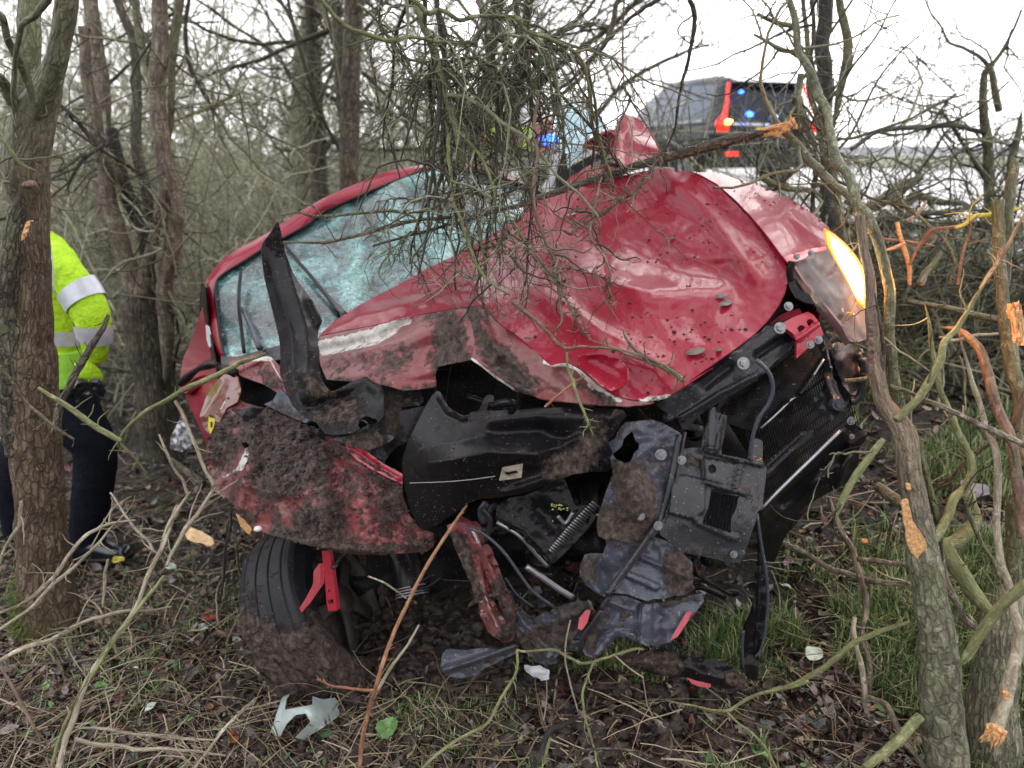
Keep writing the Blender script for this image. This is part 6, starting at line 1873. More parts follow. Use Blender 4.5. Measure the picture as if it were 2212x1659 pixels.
arch_root = np.array([-1.0, 4.7, 0])
T3 = empty('overhanging_tree', (-1.0, 4.9, float(terrain(-1.0, 4.9))), 'tree behind the car whose tangled grey green branches hang down over windscreen and bonnet', 'tree')
a = Acc()
pA = catmull(np.array([[-1.0, 4.9, -.3], [-1.02, 4.9, 1.0], [-.95, 4.85, 2.0], [-.8, 4.7, 2.8], [-.5, 4.3, 3.4], [-.2, 3.6, 3.7], [.1, 2.9, 3.6], [.4, 2.2, 3.4]]), 60)
bark_tube(a, pA, np.linspace(.065, .03, 60), 16, .07, .1, 3)
a.build('trunk', m_bark1, T3)
hangs = [S_('L', [(430, -200, 36), (510, 0, 36), (560, 150, 35), (610, 300, 34), (650, 450, 32), (700, 600, 32), (735, 700, 30), (735, 770, 22)], 2.55, 2.42),
         S_('L', [(690, 710, 20), (688, 800, 18), (690, 900, 17), (700, 1050, 16), (760, 1200, 17), (800, 1330, 16), (850, 1440, 15), (940, 1520, 14), (1010, 1560, 10)], 2.42, 2.02),
         S_('L', [(740, 700, 16), (820, 790, 16), (880, 880, 15), (920, 1000, 15), (930, 1080, 14), (1020, 1170, 12), (1090, 1280, 10), (1160, 1400, 9), (1240, 1500, 8)], 2.42, 2.1),
         S_('L', [(600, -200, 24), (640, 150, 26), (665, 400, 26), (660, 620, 26), (650, 800, 24), (630, 980, 18), (560, 1100, 14), (500, 1250, 12), (480, 1400, 8)], 2.9, 2.6),
         S_('L', [(-60, -60, 18), (60, 60, 20), (150, 140, 22), (230, 180, 23), (380, 215, 20), (500, 198, 17), (640, 225, 14), (830, 235, 8)], 2.3, 2.5),
         S_('L', [(440, -40, 22), (530, 20, 24), (580, 60, 25), (640, 45, 20), (740, 115, 21), (820, 95, 20), (900, 85, 19), (1050, 90, 18), (1080, 150, 20), (1180, 190, 20), (1320, 260, 18), (1400, 330, 15), (1430, 450, 12), (1450, 600, 11), (1480, 700, 11), (1520, 850, 11), (1565, 1000, 8)], 2.3, 2.45),
         S_('L', [(1030, -60, 26), (1060, 150, 30), (1090, 250, 34), (1110, 400, 28), (1130, 600, 18), (1150, 800, 13), (1160, 950, 12), (1130, 1080, 12), (1110, 1250, 10), (1095, 1420, 8), (1090, 1520, 6)], 2.7, 2.2),
         S_('L', [(830, -60, 30), (860, 20, 32), (890, 120, 32), (900, 200, 26), (930, 350, 20), (950, 500, 16), (945, 700, 12), (935, 900, 12), (905, 1100, 11), (885, 1300, 9), (880, 1480, 7)], 2.75, 2.35),
         S_('L', [(1620, -60, 8), (1615, 100, 9), (1610, 250, 9), (1620, 450, 9), (1650, 530, 10), (1600, 640, 8), (1570, 750, 7), (1560, 830, 6)], 2.2),
         S_('L', [(1650, 530, 9), (1720, 640, 8), (1790, 760, 8), (1812, 815, 7), (1780, 880, 7), (1740, 960, 7), (1650, 1060, 6)], 2.2),
         S_('L', [(1950, -60, 22), (1990, 100, 22), (1970, 250, 18), (1920, 450, 15), (1890, 620, 12), (1860, 740, 9), (1800, 850, 8)], 2.6),
         S_('L', [(1900, -60, 22), (1700, 60, 18), (1560, 180, 16), (1440, 320, 18), (1300, 450, 16), (1200, 550, 14), (1080, 660, 10), (960, 740, 8)], 3.2, 3.0),
         S_('L', [(1600, -50, 26), (1540, 180, 24), (1460, 300, 20), (1380, 420, 18), (1250, 520, 18), (1150, 640, 16)], 3.9, 3.7),
         S_('L', [(1130, 180, 14), (1200, 300, 14), (1250, 430, 14), (1290, 600, 12), (1295, 750, 10), (1290, 850, 8)], 2.45),
         S_('B', [(440, -200, 12), (440, 0, 14), (460, 140, 14), (490, 250, 16), (520, 330, 15), (545, 420, 14), (580, 550, 10)], 2.5, 2.6),
         S_('B', [(150, 20, 18), (130, 200, 18), (140, 350, 18), (125, 600, 22), (180, 800, 18), (250, 950, 16), (262, 1050, 15), (270, 1160, 14), (290, 1290, 12), (235, 1350, 8)], 2.3, 2.08),
         S_('B', [(0, 740, 12), (100, 880, 12), (200, 1000, 12), (300, 1150, 12), (400, 1330, 10), (460, 1400, 9)], 2.25, 2.05),
         S_('B', [(520, 470, 12), (490, 550, 13), (460, 700, 14), (450, 800, 14), (530, 920, 13), (572, 1010, 12), (560, 1100, 9), (600, 1230, 6)], 2.35, 2.12),
         S_('B', [(0, 1180, 20), (100, 1270, 20), (200, 1360, 18), (300, 1440, 17), (420, 1440, 15), (560, 1450, 14), (700, 1500, 14), (830, 1560, 10)], 2.02, 1.92),
         S_('B', [(840, 340, 14), (800, 430, 12), (740, 500, 12), (690, 570, 11), (600, 620, 10), (500, 690, 9), (450, 740, 8)], 2.6, 2.4),
         S_('B', [(180, 1000, 8), (300, 985, 9), (420, 1010, 9), (540, 1050, 8), (560, 1120, 7), (555, 1190, 5)], 2.15),
         S_('B', [(290, 760, 10), (340, 800, 18), (380, 750, 14), (450, 690, 12), (560, 650, 9), (700, 500, 8)], 2.3, 2.5),
         S_('L', [(750, 1330, 9), (860, 1320, 9), (960, 1290, 9), (1100, 1100, 7)], 2.3),
         S_('L', [(200, 20, 14), (300, 110, 14), (400, 260, 13), (520, 330, 12), (620, 330, 10), (720, 400, 10)], 2.5),
         S_('L', [(700, 150, 14), (800, 260, 14), (880, 370, 14), (980, 420, 13), (1080, 460, 12), (1180, 520, 10), (1260, 620, 8)], 2.6, 2.4),
         S_('L', [(880, 60, 18), (1000, 120, 18), (1150, 210, 20), (1250, 270, 14)], 2.7, 2.6),
         S_('L', [(270, 250, 9), (300, 500, 9), (340, 650, 10), (380, 800, 9), (430, 940, 7)], 2.7),
         S_('L', [(640, 60, 12), (700, 280, 13), (740, 420, 13), (760, 560, 12), (775, 650, 10)], 2.85)]
hm = [m_limb, m_limb, m_limb, m_darkbark, m_limb, m_limb, m_darkbark, m_bark1, m_bark4, m_bark4, m_darkbark, m_darkbark, m_bark1, m_bark3, m_bark4, m_bark4, m_bark4, m_bark4, m_bark4, m_bark1, m_bark4, m_bark4, m_bark4, m_bark3, m_bark3, m_bark1, m_bark1, m_bark1]
PLs, RDs = [], []
for i, st in enumerate(hangs):
    p, r = stem_line(st, 60)
    r = r * 1.12
    # gnarled: add kinks
    am = .55 * r.mean() + .0022
    p = p + am * np.stack([fbm(p * 17 + k * 7, 3, 51 + k) for k in range(3)], 1)
    if i in (0, 3, 5, 6, 7, 10, 11, 12) or st[0, 1] < 0:      # join the arching limb above the picture
        j = np.argmin(np.linalg.norm(pA - (p[0] + [0, 0, .6]), axis=1))
        ext = catmull(np.array([pA[j], (pA[j] + p[0]) / 2 + [.05, .05, .1], p[0]]), 16)[:-1]
        p = np.vstack([ext, p])
        r = np.r_[np.full(15, r[0]), r]
    a = Acc()
    bark_tube(a, p, r, 10 if r.max() > .01 else 7, .06, .16, 60 + i)
    a.build('branch', hm[i], T3)
    PLs.append(p[-60:])
    RDs.append(r[-60:])
PLa, RDa = np.array(PLs), np.array(RDs)
a = Acc()
dense = [0, 1, 2, 3, 6, 7, 23, 24, 27, 5]
add_twigs(a, PLa[dense], RDa[dense], [(150, .12, .45, .30, .2, 5), (850, .05, .22, .40, .12, 4), (800, .02, .09, .42, .05, 3)])
add_twigs(a, PLa[[0, 3, 6, 7, 23, 24, 25, 27]], RDa[[0, 3, 6, 7, 23, 24, 25, 27]], [(100, .25, .65, .22, .34, 5), (520, .05, .20, .38, .1, 3)])
add_twigs(a, PLa[[5, 8, 9, 10, 11, 12, 14, 15, 16, 17, 19, 20, 21, 22]], RDa[[5, 8, 9, 10, 11, 12, 14, 15, 16, 17, 19, 20, 21, 22]] + .0006, [(170, .03, .22, .32, .10, 4), (260, .015, .07, .35, .05, 3)])
tag(a.build('twigs', m_twig, T3), kind='stuff')
# spurs (short thorny stubs)
a = Acc()
pl, rd = spawn(PLa, RDa + .001, 900, .006, .026, 4, .3, 0)
add_tubes(a, pl, rd * 1.2, 3)
tag(a.build('spurs', m_bark4, T3), kind='stuff')
# crown above the picture, mirrored in the paint; rear reach added to darken reflections
a = Acc()
N0 = 300
yy_ = rng.uniform(-3.5, 9, N0)
st = np.stack([rng.uniform(-3.2, 3.6, N0), yy_, np.maximum(2.0 + .2 * yy_, 2.6) + rng.uniform(.1, 3.2, N0)], 1)
pl = walk(st, rng.normal(size=(N0, 3)) * [1, .7, .5], np.full(N0, 2.2), 12, .16)
rd = rng.uniform(.008, .028, (N0, 1)) * np.linspace(1.2, .35, 12)[None]
ok_ = lambda q: (q[..., 2] > np.maximum(1.75 + .2 * q[..., 1], 2.4)).all(1)
m_ = ok_(pl)
pl, rd = pl[m_], rd[m_]
add_tubes(a, pl, rd, 6)
pl2, rd2 = spawn(pl, rd, 4200, .3, 1.2, 8, .2)
m_ = ok_(pl2)
add_tubes(a, pl2[m_], rd2[m_] * 1.2, 4)
pl3, rd3 = spawn(pl2[m_], rd2[m_] + .0005, 9000, .1, .5, 5, .25)
m_ = ok_(pl3)
add_tubes(a, pl3[m_], rd3[m_], 3)
tag(a.build('crown', m_twigdark, T3), kind='stuff')

# cluster of thin stems right of the car
y3 = 3.6
T4 = tree('dark_stemmed_tree', 'dark straight stem with thin green stems behind the lit headlight', 'tree',
          [S_('I', [(345, -80, 80), (325, 150, 82), (315, 300, 84), (325, 450, 84), (330, 600, 80), (345, 800, 78), (345, 950, 72), (340, 1100, 74), (350, 1280, 84), (350, 1420, 90)], y3 + .5, y3 + .3),
           S_('I', [(200, -60, 24), (215, 100, 26), (220, 250, 30), (235, 400, 30), (250, 560, 34), (290, 700, 36), (320, 880, 40), (360, 960, 44), (390, 1100, 44), (410, 1250, 48), (440, 1420, 50)], y3 + .2, y3),
           S_('I', [(400, -60, 38), (420, 60, 42), (445, 160, 48), (462, 260, 52), (450, 370, 50), (420, 500, 44), (400, 600, 40), (375, 700, 36)], y3 + .2, y3 + .1),
           S_('I', [(240, -60, 22), (265, 100, 24), (260, 250, 22), (255, 350, 22), (290, 480, 22), (330, 560, 20)], y3, y3),
           S_('I', [(190, 430, 38), (180, 500, 40), (170, 560, 44), (190, 640, 44), (240, 760, 40), (290, 850, 36)], y3 - .1, y3 - .2),
           S_('I', [(150, 560, 30), (160, 650, 40), (165, 760, 44), (200, 850, 44)], y3 - .3, y3 - .2),
           S_('I', [(0, 590, 15), (30, 650, 26), (70, 720, 34), (170, 830, 44), (230, 910, 48), (280, 960, 50), (350, 1030, 50), (430, 1100, 46), (500, 1170, 44), (545, 1270, 44)], y3 - .5, 2.55),
           S_('I', [(380, 700, 34), (350, 800, 26), (400, 870, 24), (440, 900, 20)], y3, y3),
           S_('I', [(-60, 80, 18), (30, 130, 26), (90, 150, 28), (150, 155, 26)], y3 - .2, y3 - .3),
           S_('I', [(-80, 200, 14), (0, 240, 20), (70, 290, 24), (140, 305, 24), (190, 320, 22)], y3 - .1, y3 - .3),
           S_('I', [(-40, 1020, 40), (60, 1070, 36), (150, 1095, 32), (240, 1100, 30), (310, 1130, 26)], y3 - .3, y3 - .2),
           S_('I', [(250, 1250, 22), (260, 1150, 26), (265, 1050, 26), (300, 950, 26)], y3 - .2, y3 - .2),
           S_('I', [(750, -30, 8), (680, 100, 10), (600, 240, 12), (520, 340, 13), (470, 400, 14), (400, 490, 15), (350, 550, 14)], y3, y3)],
          [m_darkbark, m_bark3, m_bark3, m_bark1, m_bark3, m_bark3, m_bark3, m_bark3, m_bark3, m_bark3, m_bark3, m_bark1, m_darkbark], S=14, K=60, rough=.05,
          twigs=[(90, .1, .7, .18, 0, 5), (300, .05, .35, .25, 0, 3)])

# leaning foreground trunk at the lower right, up past the headlight
T5 = tree('leaning_tree', 'leaning grey trunk with an orange bark wound passing right of the lit headlight', 'tree',
          [np.vstack([S_('J', [(620, 1780, 142), (618, 1659, 140), (610, 1500, 136), (600, 1350, 128), (585, 1200, 118), (560, 1080, 112), (535, 950, 104), (520, 830, 92), (505, 720, 80), (485, 600, 78), (470, 510, 76), (440, 460, 66), (405, 400, 54), (385, 340, 50), (370, 260, 46), (362, 160, 42), (355, 60, 38), (350, -30, 34)], 1.62, 2.1), S_('I', [(570, 1520, 54), (548, 1430, 52), (530, 1340, 50), (520, 1250, 50)], 2.13, 2.2)]),
           S_('I', [(833, 2592, 56), (800, 2491, 58), (733, 2242, 64), (700, 1959, 66), (692, 1780, 62), (688, 1659, 60), (670, 1560, 60), (640, 1440, 60), (605, 1350, 60), (560, 1250, 56), (520, 1180, 54), (480, 1060, 50), (440, 980, 56), (400, 940, 64), (370, 800, 50), (350, 700, 46), (320, 600, 52), (280, 500, 52), (230, 380, 48), (180, 300, 42), (170, 200, 42), (150, 80, 38), (110, -40, 36)], [1.98, 2.12, 2.2, 2.5, 3.0, 3.2]),
           S_('J', [(440, 460, 22), (475, 430, 26), (520, 380, 28), (560, 320, 28), (600, 250, 26), (615, 190, 22), (650, 150, 20), (690, 90, 16), (730, 20, 14), (760, -40, 12)], 1.9, 2.0),
           S_('J', [(400, 520, 18), (370, 555, 24), (330, 610, 26), (290, 670, 24), (255, 740, 22), (230, 800, 8)], 1.75, 1.7),
           S_('J', [(565, 880, 30), (590, 840, 32), (620, 790, 32), (640, 730, 32), (680, 690, 30), (700, 640, 28), (695, 570, 26), (665, 520, 24), (640, 460, 22), (615, 400, 20), (590, 340, 20), (575, 250, 18), (560, 130, 16), (540, 60, 12)], 1.8, 2.1),
           S_('J', [(445, 430, 12), (410, 380, 13), (395, 300, 14), (400, 220, 13), (385, 100, 10), (370, 20, 8)], 1.95, 2.05),
           S_('J', [(500, 480, 22), (515, 540, 26), (545, 620, 28), (560, 700, 26), (575, 760, 24), (590, 850, 20), (600, 940, 16)], 1.9, 1.85),
           S_('I', [(545, 1420, 30), (530, 1330, 34), (515, 1240, 36), (500, 1160, 34)], 2.3, 2.6)],
          [m_bark3t, m_bark3, m_greenstick, m_greenstick, m_greenstick, m_bark1, m_bark3, m_bark4], S=56, K=260, rough=.035, knob=.05, trunk_names=['trunk', 'trunk', 'limb'], twigs=[(26, .05, .25, .2, 0, 5), (50, .03, .12, .25, 0, 3)])
scar(T5, 'J', [(462, 735), (485, 733), (492, 760), (500, 800), (520, 835), (545, 870), (552, 920), (545, 942), (520, 940), (495, 915), (480, 880), (475, 830), (465, 790)], 1.765, m_wood, .006, .0018)
scar(T5, 'J', [(478, 680), (495, 678), (498, 695), (482, 700)], 1.80, m_wood, .006, .002)
scar(T5, 'J', [(350, 120), (362, 110), (366, 200), (362, 280), (350, 300), (346, 220)], 1.955, m_bark4, .006)
# second stump and broken trunks at the right edge
T6 = tree('bark_stump', 'thick ridged grey trunk at the bottom right corner beside the leaning tree', 'tree',
          [S_('J', [(765, 1800, 190), (770, 1659, 172), (775, 1500, 160), (785, 1350, 142), (800, 1200, 130), (820, 1100, 110), (835, 1060, 90)], 1.72, 1.95),
           S_('J', [(838, 1080, 54), (842, 980, 54), (848, 860, 52), (852, 770, 50), (855, 705, 40)], 1.96, 2.0),
           S_('J', [(900, 1020, 36), (850, 1060, 38), (800, 1110, 34), (750, 1180, 34), (700, 1260, 30), (660, 1310, 24)], 1.6, 1.65),
           S_('J', [(780, 1560, 46), (800, 1500, 44), (820, 1430, 42), (840, 1340, 40), (862, 1250, 38), (868, 1170, 34), (850, 1110, 30), (830, 1020, 26), (800, 930, 26), (790, 820, 24), (795, 700, 24), (790, 560, 22), (765, 500, 20), (740, 430, 18), (710, 340, 18), (690, 250, 16), (665, 150, 14)], 1.55, 2.0),
           S_('J', [(900, 860, 60), (880, 720, 40), (850, 580, 36), (830, 500, 34), (800, 420, 32), (770, 320, 32), (740, 230, 30), (700, 180, 26), (650, 145, 22), (600, 140, 16)], 1.8, 2.2)],
          [m_bark3t, m_bark3, m_greenstick, m_stick, m_bark4], S=56, K=200, rough=.06, knob=.06, trunk_names=['trunk', 'trunk'])
splinters(T6, P(2148, 1572, 1.535), [-.25, -.1, -1], 22, .06, .014, m_wood, seed=3)
scar(T6, 'J', [(812, 1390), (828, 1385), (838, 1410), (828, 1430), (815, 1415)], 1.56, m_wood, .01)
T7 = tree('edge_sapling', 'mossy green sapling at the right edge with a torn orange break', 'tree',
          [S_('J', [(900, 620, 50), (880, 560, 46), (870, 480, 46), (862, 380, 48), (845, 280, 48), (835, 180, 46), (822, 80, 42), (812, -20, 40), (800, -120, 40), (795, -300, 38)], 2.1, 2.5),
           S_('I', [(1350, 1650, 60), (1370, 1500, 62), (1375, 1350, 60), (1390, 1200, 60), (1400, 1080, 54), (1415, 960, 50), (1400, 900, 42)], 2.5, 2.6),
           S_('J', [(840, 500, 20), (860, 450, 24), (880, 400, 26), (910, 340, 28)], 2.0)],
          [m_bark3, m_bark3, m_bark4], S=16, K=60)
splinters(T7, P(2205, 735, 2.12), [-.2, -.05, 1], 14, .13, .014, m_palewood, seed=6)
splinters(T7, P(2190, 665, 2.12), [.25, -.05, -1], 12, .11, .013, m_wood, seed=8)

y8 = 4.6
T8 = tree('roadside_thorn', 'twiggy thorn tree at the right edge against the pale sky, several green stems', 'tree',
          [S_('I', [(1290, 1250, 62), (1275, 1150, 58), (1270, 1000, 56), (1265, 850, 52), (1250, 700, 50), (1240, 550, 42), (1250, 420, 34), (1280, 380, 26), (1340, 300, 20), (1400, 200, 16), (1460, 60, 12)], y8, y8),
           S_('I', [(1370, 1250, 50), (1385, 1150, 52), (1400, 1000, 52), (1410, 900, 46), (1440, 780, 36), (1460, 640, 26)], y8, y8),
           S_('I', [(1330, 640, 36), (1310, 520, 38), (1290, 420, 34), (1260, 370, 26), (1200, 320, 20), (1120, 270, 17), (1045, 240, 15), (1000, 160, 12), (940, 80, 10), (900, -20, 8)], y8, y8),
           S_('I', [(480, 860, 22), (560, 800, 26), (640, 760, 28), (740, 740, 30), (850, 730, 30), (960, 725, 30), (1060, 720, 30), (1160, 740, 28), (1260, 770, 26)], y8 - .6, y8),
           S_('I', [(460, 1160, 34), (560, 1200, 60), (640, 1160, 70), (720, 1110, 76), (800, 1060, 60), (860, 1030, 44), (900, 1000, 30)], y8 - .3, y8),
           S_('I', [(700, 1150, 50), (780, 1180, 56), (850, 1130, 50), (930, 1150, 40), (1000, 1170, 36), (1100, 1170, 30), (1200, 1200, 26)], y8 - .4, y8 - .2),
           S_('I', [(450, 1290, 30), (600, 1270, 36), (800, 1240, 36), (1000, 1220, 34), (1200, 1200, 30)], y8 - .6, y8 - .3),
           S_('I', [(860, 1000, 16), (960, 860, 18), (1010, 780, 14), (1040, 740, 10)], y8, y8),
           S_('I', [(1000, 640, 18), (1080, 760, 20), (1160, 880, 22), (1220, 980, 24), (1260, 1060, 24)], y8 - .1, y8),
           S_('I', [(1080, 540, 12), (1020, 600, 14), (960, 700, 12)], y8, y8),
           S_('I', [(560, 440, 7), (660, 520, 8), (780, 580, 9), (900, 610, 10), (1020, 640, 12)], y8, y8),
           S_('I', [(700, 740, 6), (760, 600, 8), (830, 450, 8), (890, 300, 7), (920, 230, 5)], y8, y8),
           S_('I', [(500, 450, 7), (640, 380, 8), (780, 270, 9), (880, 350, 8), (980, 440, 8), (1080, 530, 9)], y8, y8)],
          [m_bark3, m_bark3, m_bark3, m_darkbark, m_bark3, m_bark3, m_bark1, m_bark1, m_bark1, m_darkbark], S=12, K=60,
          twigs=[(160, .1, .8, .25, 0, 5), (650, .05, .4, .3, 0, 3), (500, .03, .2, .3, 0, 3)])

# ---- loose broken branches, every one a thing
def branch(label, f, pts, Y0, Y1, mat, K=50, twigs=None, name='broken_branch', group=None, tipmat=None, cat='branch', kinks=1.0):
    st = S_(f, pts, Y0, Y1)
    p, r = stem_line(st, K)
    am = (.35 * r.mean() + .001) * kinks
    p = p + am * np.stack([fbm(p * 13 + k * 7, 3, 71 + k) for k in range(3)], 1)
    root = empty(name, p[0], label, cat, group)
    a = Acc()
    bark_tube(a, p, r, 12 if r.max() > .01 else 7, .05, .12, int(rng.integers(999)))
    a.build('stem', mat, root)
    if twigs:
        PL, RD = p[None], r[None]
        for lv, (n, l0, l1, curl, grav) in enumerate(twigs):
            l1 = min(l1, .16)
            l0 = min(l0, .04)
            pl, rd = spawn(PL, RD, n, l0, l1, 7, curl, grav, rf=.6)
            if lv or l1 < .045 or n > 16:
                a = Acc()
                add_tubes(a, pl, rd, 5)
                tag(a.build('thorns' if l1 < .045 else 'side_twigs', mat, root), kind='stuff')
            else:
                for i in range(n):
                    a = Acc()
                    bark_tube(a, pl[i], rd[i], 6, .05, .1, i)
                    a.build('side_twig', mat, root)
            PL, RD = pl, rd
    return root, p, r


b_, p, r = branch('long broken branch lying across the bonnet with an orange splintered end', 'B', [(-800, 870, 12), (-560, 800, 16), (-300, 720, 18), (-100, 660, 24), (60, 620, 28), (150, 590, 34), (320, 530, 38), (500, 470, 42), (700, 410, 46), (900, 350, 52), (1050, 310, 58), (1200, 270, 62), (1330, 235, 56), (1420, 215, 40), (1480, 205, 22)], [2.6, 2.75, 2.95, 2.95, 2.9], None, m_bark1,
                  twigs=[(60, .04, .22, .25, .1), (60, .02, .08, .3, 0)])
splinters(b_, p[-3], p[-1] - p[-6], 12, .11, .011, m_wood, seed=4)
splinters(b_, P(1706, 275, 2.92), [.1, 0, 1], 8, .05, .016, m_wood, seed=9)
branch('thin branch crossing the windscreen in two arcs towards the upright black corner', 'A', [(700, 135, 10), (800, 120, 12), (900, 140, 16), (1050, 130, 18), (1200, 118, 20), (1330, 110, 20), (1420, 125, 18), (1470, 150, 14)], 2.85, 2.8, m_bark3, twigs=[(14, .03, .12, .2, 0)])
branch('bare twig arching low over the windscreen below the first one', 'A', [(705, 288, 10), (850, 290, 16), (1000, 285, 20), (1150, 245, 22), (1300, 205, 24), (1450, 165, 24), (1600, 150, 22), (1760, 140, 18)], 2.8, 2.75, m_bark3, twigs=[(18, .03, .14, .2, 0)])
branch('grey stick lying on the lower bonnet with a bent head', 'B', [(645, 1350, 12), (665, 1400, 16), (700, 1450, 20), (760, 1500, 24), (850, 1560, 26), (920, 1595, 28), (982, 1640, 26)], 2.02, 1.86, m_bark3, twigs=[(8, .02, .07, .2, 0)])
branch('forked stick lying beside the bent one on the lower bonnet', 'B', [(440, 1400, 10), (560, 1440, 14), (700, 1480, 17), (800, 1520, 18), (900, 1570, 16)], 1.98, 1.9, m_bark4, twigs=[(8, .02, .06, .2, 0)])
branch('reddish bramble cane rising from the bottom edge in front of the bumper shell', 'E', [(1030, 2160, 22), (1060, 1950, 22), (1130, 1700, 22), (1180, 1550, 21), (1230, 1420, 20), (1290, 1290, 20), (1360, 1150, 18), (1450, 1000, 17), (1530, 880, 15), (1592, 795, 12)], 1.55, 1.84, m_redstick,
       twigs=[(26, .006, .02, .1, 0)], name='bramble_cane', kinks=.5)
branch('thorny side shoot curling left from the reddish cane', 'V', [(820, 1492, 7), (780, 1490, 6), (745, 1486, 6), (715, 1482, 5), (700, 1474, 4), (684, 1468, 3)], 1.62, 1.66, m_redstick, twigs=[(10, .006, .02, .1, 0)], name='bramble_cane', kinks=.5)
branch('pale side shoot leaning right from the reddish cane', 'V', [(800, 1520, 7), (840, 1450, 7), (880, 1395, 6), (905, 1350, 4)], 1.62, 1.75, m_stick, name='bramble_cane', kinks=.5)
branch('short pale twig poking at the round pipe mouth', 'E', [(1078, 1160, 9), (1150, 1190, 10), (1210, 1230, 10), (1275, 1280, 7)], 1.9, 1.85, m_stick, name='broken_twig')
LS = 'sticks in the left foreground'
